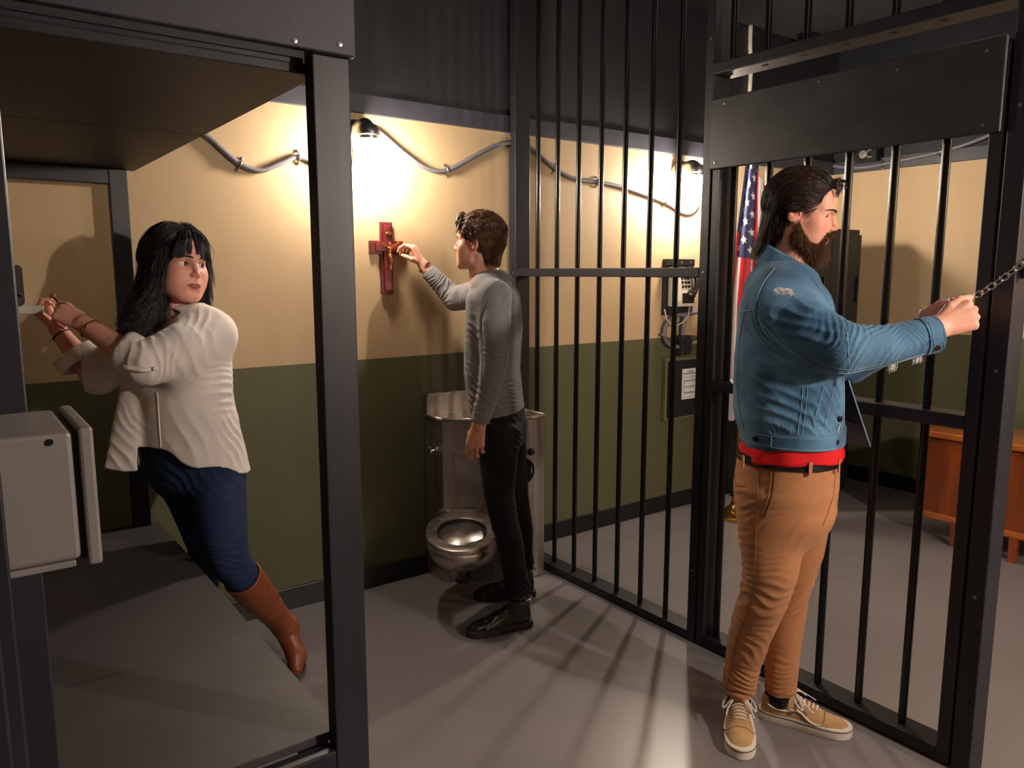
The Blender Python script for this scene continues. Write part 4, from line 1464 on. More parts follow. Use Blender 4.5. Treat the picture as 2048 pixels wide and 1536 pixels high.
def cap_hairs(V, N, mask, n, L, down, r, lift=0.25, wob=0.12):
    """short hairs growing out of an underlayer"""
    ids = np.flatnonzero(mask)
    if len(ids) == 0:
        return np.zeros((0, 5, 3))
    pk = r.choice(ids, n)
    p, nn = V[pk], N[pk]
    d = np.tile(np.array(down, float), (n, 1)) + nn * lift + r.normal(size=(n, 3)) * wob
    d -= nn * np.clip((d * nn).sum(1)[:, None] - lift, -9, 9) * 0.85
    d /= np.linalg.norm(d, axis=1)[:, None]
    L = r.uniform(L[0], L[1], n)[:, None]
    out = [p - nn * 0.001]
    for k in range(1, 5):
        t = k / 4
        out.append(p + d * L * t + nn * 0.003 * math.sin(math.pi * t) + np.array((0, 0, -0.25)) * L * t * t)
    return np.stack(out, 1)
# ================================================================== the man in the denim jacket
def head_xf(ctr, d, pitch=0.0, roll=0.0, s=1.0):
    """face direction d in the (f, c) plane"""
    yd = np.array((d[0], d[1], 0.0))
    yd /= np.linalg.norm(yd)
    xd = np.array((-yd[1], yd[0], 0.0))
    zd = np.array((0, 0, 1.0))
    R = np.stack([xd, yd, zd], 1) @ RX(pitch) @ RY(roll)
    c_ = np.array(ctr, float)
    return lambda p: (np.asarray(p, float) * s) @ R.T + c_

def scalp_roots(n, test, r, lift=0.004, low=-0.6):
    out = []
    while len(out) < n:
        v = r.normal(size=3)
        v /= np.linalg.norm(v)
        p = CEN + (RAD + lift) * v
        if v[2] > low and test(p):
            out.append(p)
    return out

def seam(P, name, pts, r, m, target, parent, n=14, off=0.0006, col=6, view=None):
    """a stitched line laid on the surface of target; cast along view (person space) or from outside along c"""
    bv = BVH[target.name]
    path = catmull(pts, n) if len(pts) > 2 else [np.array(pts[0], float) + (np.array(pts[1], float) - np.array(pts[0], float)) * i / n for i in range(n + 1)]
    dl = np.array(view if view is not None else (0, -1.0, 0))
    dl /= np.linalg.norm(dl)
    dw = Vector(P.B @ dl)
    out = []
    for p in P.w(np.array(path)):
        p = np.array(p)
        h = bv.ray_cast(Vector(p) - dw * 0.25, dw)
        if h[0] is None:
            h = bv.find_nearest(Vector(p))
        nor = np.array(h[1])
        if nor @ np.array(dw) > 0:
            nor = -nor
        out.append(np.array(h[0]) + nor * off)
    for _ in range(3):
        out = [out[0]] + [(out[k - 1] + 2 * out[k] + out[k + 1]) / 4 for k in range(1, len(out) - 1)] + [out[-1]]
    b = MB()
    b.tube(out, r, col)
    return b.build(name, m, parent, smooth=True)
BVH = {}
def bvh(o):
    me = o.data
    bv = BVHTree.FromPolygons([v.co[:] for v in me.vertices], [p.vertices[:] for p in me.polygons])
    # make every normal point outwards
    BVH[o.name] = bv
    return o

def button(P, name, p, nrm, r, m, parent):
    b = MB()
    nrm = np.array(nrm, float)
    b.lathe(p, [(r, -0.002), (r, 0.002), (r * 0.8, 0.0032), (r * 0.5, 0.0026), (0.0003, 0.0028)], 16, tuple(nrm))
    b.v = [tuple(q) for q in P.w(np.array(b.v))]
    return b.build(name, m, parent, smooth=True)

# ------------------------------------------------------------------ shoes: y runs heel to toe
def shoe(P, name, heel, toe, L, up_mat, sole_mat, parent, height=0.062, boot=False, sole_h=0.024, stripe=None, lace_mat=None, buckle=None, toe_tip=0.0, lift=0.0):
    hv = np.array(heel, float)
    d = np.array(toe, float) - hv
    d[2] = 0
    d /= np.linalg.norm(d)
    xl = np.array((-d[1], d[0], 0))
    R = np.stack([xl, d, (0, 0, 1.0)], 1)
    k = L / 0.29
    xf = lambda p: (np.asarray(p, float) * np.array((k, k, 1.0))) @ R.T + hv
    F = Field((-0.07, -0.03, 0.0), (0.07, 0.33, 0.22), 0.0026)
    X = (1, 0, 0)
    z0 = sole_h
    F.loft([((0, 0.028, z0 + 0.020), X, 0.031, 0.036), ((0, 0.07, z0 + 0.022), X, 0.034, 0.042), ((0, 0.12, z0 + 0.016), X, 0.037, 0.042), ((0.001, 0.17, z0 + 0.006), X, 0.043, 0.038), ((0.002, 0.215, z0 + 0.000), X, 0.0455, 0.033), ((0.001, 0.248, z0 - 0.002), X, 0.039, 0.027), ((0, 0.262, z0 - 0.003), X, 0.028, 0.021)], k=0.0, ends=(0.75, 0.9))
    top = 0.165 if boot else z0 + height
    F.loft([((0, 0.062, z0 + 0.015), X, 0.033, 0.047), ((0, 0.058, z0 + 0.055), X, 0.0335, 0.049), ((0, 0.054, top), X, 0.037 if boot else 0.034, 0.047 if boot else 0.050)], k=0.02, ends=(0.4, 0.05))
    F.cap((0, 0.09, z0 + 0.05), (0, 0.165, z0 + 0.032), 0.022, 0.02, k=0.02)
    F.loft([((0, 0.056, top - 0.025), X, 0.029, 0.041), ((0, 0.054, top + 0.05), X, 0.031, 0.043)], k=0.003, mode='s', ends=(0.3, 0.3))
    F.half((0, 0, z0 - 0.006), (0, 0, -1))
    V, Q = F.net()
    V = relax(V, Q, 2)
    if boot:
        N = vnormals(V, Q)
        V = folds(V, N, [((0, 0.15, 0.07), (0.06, 0.035, 0.03), (0, 1, -0.3), 70, 0.0012, 0.3), ((0, 0.06, 0.11), (0.06, 0.07, 0.03), (0, 0.2, 1), 55, 0.0014, 1.1)])
    me = quads_to_mesh('upper', P.w(xf(V)), Q[:, ::-1])
    sh_ = link_mesh(name, me, up_mat, parent)
    # projection helper in shoe space
    bv = BVHTree.FromPolygons([tuple(v) for v in V], [tuple(q) for q in Q])
    def side(sx, y, z):
        h = bv.ray_cast(Vector((sx * 0.12, y, z)), Vector((-sx, 0, 0)))
        return np.array(h[0]) + np.array((sx * 0.0012, 0, 0)) if h[0] is not None else np.array((sx * 0.03, y, z))
    def topz(x, y):
        h = bv.ray_cast(Vector((x, y, 0.3)), Vector((0, 0, -1)))
        return np.array(h[0]) + np.array((0, 0, 0.0015)) if h[0] is not None else np.array((x, y, z0 + 0.03))
    def tb(nm, pts, r, m, n=7, flat=None, par=None):
        b = MB()
        b.tube(P.w(xf(np.array(pts))), r, n, flat=flat)
        return b.build(nm, m, par or sh_, smooth=True)
    # sole
    prof = [(0.0, 0.020), (0.020, 0.031), (0.06, 0.0355), (0.11, 0.0365), (0.16, 0.0435), (0.21, 0.0475), (0.245, 0.044), (0.27, 0.033), (0.285, 0.016)]
    ys = catmull([(a, b2, 0) for a, b2 in prof], 4)
    out = [(q[1], q[0]) for q in ys] + [(0, 0.289)] + [(-q[1], q[0]) for q in ys[::-1]] + [(0, -0.004)]
    b = MB()
    def ring(s_, z, dz=0.0):
        return [xf((x * s_, 0.142 + (y - 0.142) * (1 + (s_ - 1) * 0.35), z + toe_tip * max(0, (y - 0.2) / 0.09) ** 2)) for x, y in out]
    if boot:
        rr = [ring(0.98, 0.0), ring(1.04, 0.003), ring(1.05, sole_h - 0.006), ring(1.02, sole_h), ring(0.9, sole_h + 0.002)]
    else:
        rr = [ring(0.97, 0.0), ring(1.02, 0.003), ring(1.03, sole_h), ring(1.02, sole_h + 0.010), ring(0.96, sole_h + 0.012)]
    b.rings([P.w(np.array(r_)) for r_ in rr])
    sl = b.build('sole', sole_mat, sh_, smooth='auto')
    if not boot:
        tb('sole_line', [(x * 1.028, 0.142 + (y - 0.142) * 1.012, sole_h + 0.004) for x, y in out] + [(out[0][0] * 1.028, 0.142 + (out[0][1] - 0.142) * 1.012, sole_h + 0.004)], 0.0013, M['ink'], 6, par=sl)
    if lace_mat:
        st_l, st_r = [], []
        ys_ = np.linspace(0.178, 0.112, 6)
        for i, y in enumerate(ys_):
            hw = 0.017 + 0.002 * i
            pa = [topz(-hw, y), topz(-hw * 0.4, y + 0.002), topz(hw * 0.4, y + 0.002), topz(hw, y)]
            pa = [q + np.array((0, 0, 0.0012)) for q in pa]
            tb('lace', catmull(pa, 4), 0.0031, lace_mat, 7, flat=0.55)
        for sx in (-1, 1):
            if boot:
                break
            p = topz(0, 0.106) + np.array((0, 0, 0.003))
            tb('lace_bow', catmull([p, p + (sx * 0.02, -0.004, 0.008), p + (sx * 0.047, 0.012, -0.010), p + (sx * 0.052, 0.032, -0.026), p + (sx * 0.040, 0.03, -0.018), p + (sx * 0.018, 0.012, 0.002), p], 6), 0.0027, lace_mat, 7, flat=0.6)
            tb('lace_end', catmull([p, p + (sx * 0.016, 0.016, 0.002), p + (sx * 0.036, 0.045, -0.018), p + (sx * 0.043, 0.066, -0.032)], 6), 0.0026, lace_mat, 7, flat=0.6)
    if stripe:
        for sx in (-1, 1):
            pts = [side(sx, y, z) for y, z in ((0.022, z0 + 0.044), (0.05, z0 + 0.036), (0.085, z0 + 0.034), (0.115, z0 + 0.040), (0.135, z0 + 0.036), (0.16, z0 + 0.020), (0.185, z0 + 0.014), (0.197, z0 + 0.018))]
            c_ = catmull(pts, 6)
            tb('side_stripe', c_, [0.0062 * min(1, 0.4 + 2.5 * math.sin(math.pi * min(1, (i + 3) / (len(c_) + 4)))) for i in range(len(c_))], stripe, 8, flat=0.35)
        pts = [side(-1, 0.196, z0 + 0.012)] + [topz(x, 0.205 - 0.0 * abs(x)) for x in np.linspace(-0.034, 0.034, 7)] + [side(1, 0.196, z0 + 0.012)]
        tb('toe_seam', catmull(pts, 4), 0.0011, mat('tan_stitching', rgb(142, 98, 54), rough=0.8), 6)
    if boot:
        pts = [side(-1, 0.205, z0 + 0.006)] + [topz(x, 0.212) for x in np.linspace(-0.034, 0.034, 7)] + [side(1, 0.205, z0 + 0.006)]
        tb('toe_seam', catmull(pts, 4), 0.0013, up_mat, 6)
    if buckle:
        zb = top - 0.036
        ringp = [(0.0400 * math.cos(a), 0.056 + 0.053 * math.sin(a), zb) for a in np.linspace(0, 2 * math.pi, 40)]
        tb('ankle_strap', ringp, 0.008, up_mat, 8, flat=0.35)
        q = np.array((0.041 * (1 if buckle > 0 else -1), 0.052, zb))
        tb('buckle', [q + (0, dy, dz) for dy, dz in ((-0.011, -0.012), (0.011, -0.012), (0.011, 0.012), (-0.011, 0.012), (-0.011, -0.012))], 0.0017, M['chrome'], 6)
    return sh_

def leg(F, secs, k=0.01, ends=(0.5, 0.06)):
    F.loft([((f, c, z), (1, 0, 0), a, b) for f, c, z, a, b in secs], k=k, ends=ends, p=2.2)

DENIM = mat('blue_denim', rgb(52, 88, 118), rough=0.85, col2=rgb(90, 130, 160), scale=8, bump=0.35, bscale=420, detail=7, spec=0.25, sheen=0.15)
DENIM_L = mat('pale_denim_seam', rgb(126, 156, 176), rough=0.85, bump=0.3, bscale=400, spec=0.2)
DENIM_DARK = mat('dark_jacket_lining', rgb(34, 22, 30), rough=0.9)
CHINO = mat('tan_brown_chino_cotton', rgb(180, 123, 82), rough=0.85, var=0.10, scale=7, bump=0.25, bscale=480, spec=0.25, detail=6, sheen=0.1)
CHINO_S = mat('chino_stitching', rgb(150, 96, 56), rough=0.85)
RED = mat('red_jersey', rgb(214, 30, 34), rough=0.8, bump=0.2, bscale=500, spec=0.2)
SUEDE = mat('tan_suede', rgb(184, 144, 98), rough=0.85, var=0.10, scale=25, bump=0.2, bscale=420, spec=0.2, sheen=0.3)
RUBBER = mat('off_white_rubber', rgb(222, 206, 192), rough=0.6, var=0.06, scale=14)
LACE = mat('white_cotton_lace', rgb(232, 216, 204), rough=0.85)
SOCK = mat('black_sock', rgb(18, 18, 20), rough=0.95)
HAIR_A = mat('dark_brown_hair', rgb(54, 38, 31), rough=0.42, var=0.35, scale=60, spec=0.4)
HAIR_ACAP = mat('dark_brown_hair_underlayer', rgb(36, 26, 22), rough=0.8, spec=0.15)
BEARD = mat('brown_beard_hair', rgb(104, 70, 45), rough=0.5, var=0.35, scale=70, spec=0.3)
SKIN = skin_mat('skin')

def build_A():
    P = Person(2.03, -1.83)
    sk = rgb(236, 170, 144)
    hx = head_xf((0.008, 0.0, 1.640), (math.cos(math.radians(8)), math.sin(math.radians(8))), pitch=-12, s=0.92)
    Vh, Qh, Ch = head_patch(P, sk, rgb(196, 118, 104), jaw=1.0, tilt=12)
    surf = (Vh, Qh)
    Vh = hx(Vh)
    # hands and wrists
    Fh = Field((0.24, -0.14, 1.18), (0.50, 0.20, 1.50), 0.0022)
    wn = (0.357, 0.118, 1.322)
    fr = hand_frame(wn, (0.88, -0.18, 0.40), (0.10, 1.0, 0.10))
    ch1, T1 = add_hand(Fh, fr, [(68, 92, 55), (74, 95, 58), (78, 96, 60), (82, 95, 60)], spread=1, thumb=[(0.040, 0.052, -0.004), (0.047, 0.082, -0.010), (0.042, 0.110, -0.016)])
    Fh.cap((0.24, 0.17, 1.292), wn, 0.034, 0.027, k=0.012)
    wf = (0.335, -0.035, 1.305)
    fr2 = hand_frame(wf, (0.72, 0.25, 0.62), (-0.1, -1.0, 0.25))
    ch2, T2 = add_hand(Fh, fr2, [(48, 70, 40), (52, 74, 44), (56, 78, 46), (60, 80, 48)], spread=2, thumb=[(0.040, 0.045, -0.016), (0.046, 0.07, -0.030), (0.040, 0.096, -0.040)], mirror=True)
    Fh.cap((0.25, -0.10, 1.24), wf, 0.033, 0.026, k=0.012)
    Vw, Qw = Fh.net()
    Vw = relax(Vw, Qw, 1, 0.4)
    # torso, arms and legs beneath the clothes
    Fb = Field((-0.26, -0.30, 0.04), (0.36, 0.32, 1.56), 0.009)
    X = (1, 0, 0)
    Fb.loft([((0.0, 0, 0.82), X, 0.115, 0.15), ((-0.005, 0, 1.0), X, 0.10, 0.14), ((-0.02, 0, 1.25), X, 0.105, 0.16), ((-0.03, 0, 1.38), X, 0.085, 0.14), ((-0.03, 0, 1.44), X, 0.05, 0.065)], k=0.02, ends=(0.8, 0.6))
    Fb.chain([(-0.02, 0.01, 1.42), (-0.012, 0.005, 1.52)], [0.055, 0.05], k=0.03)
    Fb.chain([(-0.05, 0.135, 1.375), (0.12, 0.205, 1.262), (0.30, 0.145, 1.302)], [0.045, 0.04, 0.03], k=0.02)
    Fb.chain([(-0.03, -0.135, 1.375), (0.16, -0.125, 1.19), (0.29, -0.065, 1.265)], [0.05, 0.04, 0.03], k=0.02)
    Fb.chain([(-0.02, 0.085, 0.85), (-0.045, 0.075, 0.49), (-0.112, -0.04, 0.09)], [0.08, 0.05, 0.038], k=0.03)
    Fb.chain([(0.03, -0.085, 0.85), (0.03, -0.08, 0.45), (0.015, -0.09, 0.09)], [0.08, 0.05, 0.038], k=0.03)
    Vb, Qb = Fb.net()
    V, Q, C = join([(Vh, Qh, Ch), (Vw, Qw, flat_col(Vw, sk)), (Vb, Qb, flat_col(Vb, sk))])
    P.body('person', 'bearded man in blue denim jacket and tan trousers unlocking the chained cell door', SKIN, V, Q, C)
    head_extras(P, hx, IRIS_DARK, HAIR_A, (0.0, 1, -0.16), surf)

    # ---------------- hair, swept back to the collar
    F = Field((-0.11, -0.16, -0.17), (0.11, 0.12, 0.15), 0.003)
    F.ell(CEN + (0, -0.004, 0.002), RAD + 0.013, k=0)
    F.loft([((0, -0.062, 0.0), X, 0.072, 0.050), ((0, -0.076, -0.07), X, 0.060, 0.034), ((0, -0.078, -0.105), X, 0.05, 0.018)], k=0.02, ends=(1, 0.6))
    F.ell((0, 0.098, 0.012), (0.09, 0.056, 0.056), k=0.012, mode='s')
    for sx in (-1, 1):
        F.ell((sx * 0.085, 0.034, -0.028), (0.05, 0.058, 0.060), k=0.012, mode='s')
    F.cap((-0.10, 0.03, -0.10), (0.10, 0.03, -0.10), 0.085, k=0.01, mode='s')
    Vc, Qc = F.net()
    Vc = relax(Vc, Qc, 3)
    Nc = vnormals(Vc, Qc)
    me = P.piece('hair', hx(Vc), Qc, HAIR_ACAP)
    r = np.random.default_rng(11)
    ok = lambda x, y, z: ~((y > 0.045) & (z < 0.080)) & ~((np.abs(x) > 0.045) & (y > 0.034) & (z < 0.040)) & ~((z < 0.004) & (y > -0.03)) & (z > -0.05)
    ro = scalp(1500, ok, r, 0.008)
    ph = r.uniform(0, 6.28, len(ro))
    sg = np.sign(ro[:, 0])
    def flow(q, t):
        back = np.clip((-q[:, 1] - 0.02) / 0.07, 0, 1)
        out = np.zeros_like(q)
        out[:, 0] = sg * 0.12 * (1 - back) + 0.12 * np.sin(7 * t + ph)
        out[:, 1] = -(1.0 - 0.80 * back)
        out[:, 2] = -0.20 - 1.25 * back + 0.45 * np.clip(q[:, 1] / 0.06, 0, 1) + 0.06 * np.cos(5 * t + ph)
        return out
    L = np.where(ro[:, 1] > -0.04, r.uniform(0.12, 0.21, len(ro)), r.uniform(0.12, 0.19, len(ro)))
    g1 = grow(ro, flow, 13, L, 0.011 + 0.010 * r.uniform(size=len(ro)), CEN, RAD)
    # front locks rising from the parting, one falling forward
    x = r.uniform(-0.030, 0.055, 14)
    f0 = np.stack([x, 0.060 - 5 * x * x, 0.112 - 0.3 * np.abs(x) - 6 * x * x], 1)
    kk = r.normal(size=(14, 1))
    g2 = np.stack([f0, f0 + np.hstack([0.004 * kk, 0 * kk + 0.018, 0 * kk + 0.010]), f0 + np.hstack([0.008 * kk, 0.029 + 0.004 * kk, 0.002 + 0.004 * kk]), f0 + np.hstack([0.012 * kk, 0.034 + 0.005 * kk, -0.014 + 0.006 * kk]), f0 + np.hstack([0.014 * kk, 0.034 + 0.007 * kk, -0.030 + 0.010 * kk])], 1)
    g3 = cap_hairs(Vc, Nc, (Vc[:, 1] < -0.02) & (Vc[:, 2] < 0.0) & (Nc[:, 2] > -0.6), 3200, (0.05, 0.085), (0, -0.15, -1), r, 0.12)
    g4 = cap_hairs(Vc, Nc, (Vc[:, 1] > 0.005) & (Vc[:, 2] > 0.012) & (Vc[:, 2] < 0.10) & (np.abs(Vc[:, 0]) > 0.02) & (Nc[:, 1] < 0.8), 2600, (0.03, 0.06), (0, -1, 0.05), r, 0.12, 0.08)
    hair_mesh(P, 'hair_locks', [(g3, 0.0009, 0.0003), (g4, 0.0008, 0.0003), (clump(g1, 7, 0.0026, r, 0.45, 0.003), 0.00085, 0.0003), (clump(g2, 7, 0.0022, r, 0.4, 0.003), 0.0007, 0.00025)], HAIR_A, me, hx)

    # ---------------- beard
    F = Field((-0.09, -0.03, -0.18), (0.09, 0.13, 0.0), 0.0025)
    for sx in (-1, 1):
        F.chain([(sx * 0.066, 0.0, -0.030), (sx * 0.058, 0.014, -0.075), (sx * 0.030, 0.062, -0.108)], [0.009, 0.020, 0.026], k=0.015)
        F.chain([(sx * 0.030, 0.078, -0.068), (sx * 0.018, 0.09, -0.053), (sx * 0.002, 0.097, -0.0525)], [0.007, 0.0055, 0.004], k=0.008)
        F.cap((sx * 0.031, 0.076, -0.07), (sx * 0.028, 0.075, -0.1), 0.009, 0.016, k=0.012)
    F.ell((0, 0.070, -0.114), (0.034, 0.032, 0.028), k=0.02)
    F.ell((0, 0.1, -0.0675), (0.022, 0.03, 0.0095), k=0.005, mode='s')
    Vq, Qq = F.net()
    Vq = relax(Vq, Qq, 3)
    Nq = vnormals(Vq, Qq)
    Vq = Vq + Nq * (noise3(Vq, 260, 5) * 0.0015)[:, None]
    be = P.piece('beard', hx(Vq), Qq, BEARD)
    pick = r.choice(len(Vq), 9000)
    pick = pick[Vq[pick, 1] > -0.02]
    p, nn = Vq[pick], Nq[pick]
    g = np.stack([nn[:, 0] * 0.35, nn[:, 1] * 0.35 + 0.10, -0.95 + 0 * nn[:, 0]], 1)
    mo = (p[:, 2] > -0.060) & (p[:, 1] > 0.07)
    g[mo] = np.stack([np.sign(p[mo, 0]) * 0.8, 0.25 + 0 * p[mo, 0], -0.6 + 0 * p[mo, 0]], 1)
    g += nn * 0.25 + r.normal(size=g.shape) * 0.22
    g /= np.linalg.norm(g, axis=1)[:, None]
    L = (r.uniform(0.008, 0.019, len(p)) * (0.45 + 0.8 * np.clip((-p[:, 2] - 0.03) / 0.09, 0, 1)))[:, None]
    cu = r.normal(size=g.shape) * 0.25
    pa = np.stack([p - nn * 0.002, p + g * L * 0.35 + nn * 0.0012, p + (g + cu * 0.3) * L * 0.7 + nn * 0.001, p + (g + cu) * L], 1)
    hair_mesh(P, 'beard_hairs', [(pa, 0.0006, 0.0002)], BEARD, be, hx)

    # ---------------- jacket
    F = Field((-0.24, -0.34, 0.90), (0.40, 0.32, 1.54), 0.0042)
    F.loft([((0.010, 0, 0.975), X, 0.146, 0.190), ((0.004, 0, 1.02), X, 0.150, 0.194), ((-0.008, 0, 1.08), X, 0.158, 0.200), ((-0.016, 0, 1.22), X, 0.152, 0.208), ((-0.026, 0, 1.34), X, 0.136, 0.200), ((-0.038, 0, 1.405), X, 0.112, 0.172), ((-0.044, 0, 1.447), X, 0.086, 0.112)], k=0.0, ends=(0.05, 0.30), p=2.3)
    # near arm
    F.loft([((-0.058, 0.140, 1.382), (0.3, 0, 1), 0.070, 0.070), ((0.030, 0.195, 1.325), (0.6, 0, 0.8), 0.074, 0.062), ((0.125, 0.215, 1.262), (0.5, 0, 1), 0.066, 0.056)], k=0.05, ends=(1, 1))
    F.loft([((0.118, 0.215, 1.266), (0.3, 0, 1), 0.066, 0.058), ((0.22, 0.185, 1.275), (0.05, 0, 1), 0.056, 0.050), ((0.352, 0.122, 1.306), (-0.2, 0, 1), 0.047, 0.040)], k=0.02, ends=(1, 0.05))
    # far arm
    F.loft([((-0.03, -0.135, 1.385), (0.3, 0, 1), 0.076, 0.070), ((0.165, -0.130, 1.19), (0.6, 0, 0.8), 0.062, 0.052)], k=0.035, ends=(1, 1))
    F.loft([((0.165, -0.130, 1.19), (0.3, 0, 1), 0.060, 0.052), ((0.30, -0.065, 1.275), (-0.3, 0, 1), 0.046, 0.042)], k=0.02, ends=(1, 0.05))
    # openings: cuffs, neck, hem and the open front
    F.cap((0.342, 0.127, 1.304), (0.45, 0.07, 1.34), 0.037, 0.037, k=0.003, mode='s')
    F.cap((0.292, -0.073, 1.271), (0.42, 0.07, 1.335), 0.037, 0.037, k=0.003, mode='s')
    F.loft([((-0.022, 0, 1.41), X, 0.066, 0.062), ((-0.022, 0, 1.56), X, 0.080, 0.080)], k=0.01, mode='s', ends=(0.5, 0.2))
    F.loft([((0.010, 0, 0.92), X, 0.132, 0.176), ((0.006, 0, 1.005), X, 0.132, 0.176)], k=0.004, mode='s', ends=(0.1, 0.1), p=2.3)
    F.loft([((0.17, -0.03, 1.34), (0, 1, 0), 0.035, 0.075), ((0.13, -0.02, 1.47), (0, 1, 0), 0.055, 0.075)], k=0.012, mode='s', ends=(0.3, 0.3))
    V, Q = F.net()
    V = relax(V, Q, 2)
    N = vnormals(V, Q)
    V = folds(V, N, [((0.135, 0.25, 1.30), (0.07, 0.09, 0.07), (0.8, 0, -0.55), 26, 0.006, 0.2), ((0.22, 0.21, 1.30), (0.06, 0.07, 0.05), (1, 0, -0.35), 32, 0.005, 1.0),
                     ((0.31, 0.16, 1.31), (0.05, 0.06, 0.05), (1, -0.3, 0.4), 40, 0.0028, 0.4), ((0.03, 0.24, 1.33), (0.10, 0.06, 0.09), (0.5, 0, 0.85), 16, 0.004, 2.0),
                     ((-0.02, 0.20, 1.07), (0.16, 0.1, 0.12), (0.55, 0.1, 0.8), 12, 0.006, 0.6), ((-0.10, 0.16, 1.22), (0.08, 0.12, 0.12), (0.3, 0, 1), 15, 0.004, 1.4),
                     ((0.10, 0.14, 1.08), (0.07, 0.1, 0.10), (0.9, 0.1, 0.5), 18, 0.004, 0.1), ((0.0, 0.19, 1.03), (0.16, 0.1, 0.025), (1, 0, 0.1), 38, 0.0022, 0.0),
                     ((0.22, -0.16, 1.24), (0.09, 0.08, 0.08), (0.8, 0.5, 0.3), 24, 0.005, 0.9)])
    V = V + N * (noise3(V, 45, 2) * 0.0012)[:, None]
    jk = bvh(P.piece('denim_jacket', V, Q, DENIM))
    # waistband, cuffs, collar
    def band(name, secs, th, parent, m, n=56, a0=0.0, a1=2 * math.pi, p=2.3):
        """a strip of cloth around a loft section; secs: (centre, side, other, a, b)"""
        closed = abs(a1 - a0 - 2 * math.pi) < 1e-6
        b = MB()
        rows = []
        for t in np.linspace(a0, a1, n, endpoint=not closed):
            row = []
            for outer in (1, 0):
                seq = secs if outer else secs[::-1]
                for c_, u, v, a, bb in seq:
                    a_, b_ = a + th * outer, bb + th * outer
                    ct, s_ = math.cos(t), math.sin(t)
                    e = 2 / p
                    row.append(np.array(c_) + np.array(u) * a_ * abs(ct) ** e * np.sign(ct) + np.array(v) * b_ * abs(s_) ** e * np.sign(s_))
            rows.append(P.w(np.array(row)))
        if closed:
            rows.append(rows[0])
        b.rings(rows, caps=not closed)
        return b.build(name, m, parent, smooth='auto')
    wb = band('waistband', [((0.010, 0, 0.974), (1, 0, 0), (0, 1, 0), 0.143, 0.187), ((0.006, 0, 1.017), (1, 0, 0), (0, 1, 0), 0.147, 0.191)], 0.006, jk, DENIM, 80)
    bvh(wb)
    ax = np.array((0.132, -0.063, 0.031)); ax /= np.linalg.norm(ax)
    uu = np.array((-0.2, 0, 1.0)); uu -= ax * (uu @ ax); uu /= np.linalg.norm(uu)
    vv = np.cross(ax, uu)
    cc = np.array((0.352, 0.122, 1.306))
    cf = band('cuff', [(cc - ax * 0.042, uu, vv, 0.0475, 0.042), (cc + ax * 0.002, uu, vv, 0.0465, 0.041)], 0.004, jk, DENIM, 40, p=2.0)
    bvh(cf)
    ax2 = np.array((0.14, 0.16, 0.075)); ax2 /= np.linalg.norm(ax2)
    u2 = np.array((-0.3, 0, 1.0)); u2 -= ax2 * (u2 @ ax2); u2 /= np.linalg.norm(u2)
    c2_ = np.array((0.30, -0.065, 1.275))
    band('cuff', [(c2_ - ax2 * 0.04, u2, np.cross(ax2, u2), 0.0475, 0.0435), (c2_ + ax2 * 0.002, u2, np.cross(ax2, u2), 0.0465, 0.042)], 0.004, jk, DENIM, 40, p=2.0)
    # collar: folded strip, open at the throat
    b = MB()
    rows = []
    for t in np.linspace(math.radians(38), math.radians(322), 40):
        cb = -math.cos(t)           # 1 at the nape
        ctr = np.array((-0.022, 0.0, 0.0))
        dr = np.array((math.cos(t), math.sin(t), 0))
        zt = 1.508 + 0.044 * cb
        prof = [(0.070, zt - 0.045), (0.071, zt), (0.076, zt + 0.006), (0.083, zt + 0.001), (0.098 + 0.004 * (1 - cb), zt - 0.056 - 0.006 * (1 - cb)), (0.094 + 0.004 * (1 - cb), zt - 0.058 - 0.006 * (1 - cb)), (0.078, zt - 0.004), (0.074, zt - 0.045)]
        rows.append(P.w(np.array([ctr + dr * np.array((1.0, 0.98, 0)) * rr + np.array((0, 0, z)) for rr, z in prof])))
    b.rings(rows)
    co = bvh(b.build('collar', DENIM, jk, smooth='auto'))
    # far front panel hanging open, dark lining towards the viewer
    b = MB()
    rows = []
    for i in range(14):
        t = i / 13
        z = 1.40 - 0.455 * t
        e = 0.085 + 0.150 * t ** 1.15
        w_ = 0.012 * math.sin(7 * t)
        rows.append(P.w(np.array([(0.07, -0.12, z), (e * 0.6 + 0.02, -0.115 + w_, z), (e, -0.095 - w_, z - 0.005), (e + 0.003, -0.102 - w_, z - 0.005), (e * 0.6 + 0.02, -0.122 + w_, z), (0.07, -0.128, z)])))
    b.rings(rows)
    b.build('jacket_lining', DENIM_DARK, jk, smooth='auto')
    edge = [(0.085 + 0.150 * (i / 13) ** 1.15 + 0.0015, -0.0985 - 0.012 * math.sin(7 * i / 13), 1.395 - 0.455 * i / 13) for i in range(14)]
    P.tubes('front_edge', [(catmull(edge, 3), 0.0026)], DENIM_L, parent=jk, n=6)
    # stitching
    def sm(pts, r_=0.0013, tgt=jk, m=DENIM_L, name='seam', n=14, view=None):
        return seam(P, name, pts, r_ * 0.8, m, tgt, tgt, n, view=view)
    sm([(-0.125, 0.14, 1.39), (-0.145, 0.15, 1.30), (-0.150, 0.15, 1.16), (-0.140, 0.16, 1.08), (-0.125, 0.17, 1.02)], 0.0022)
    sm([(-0.06, 0.20, 1.48), (-0.09, 0.22, 1.43), (-0.105, 0.22, 1.36), (-0.085, 0.23, 1.30), (-0.06, 0.24, 1.27)], 0.0020)
    sm([(-0.165, 0.05, 1.365), (-0.14, 0.13, 1.36), (-0.105, 0.2, 1.365)], 0.0018)
    sm([(-0.095, 0.26, 1.34), (-0.02, 0.29, 1.265), (0.06, 0.30, 1.222), (0.13, 0.30, 1.205), (0.22, 0.27, 1.222), (0.345, 0.18, 1.262)], 0.0019)
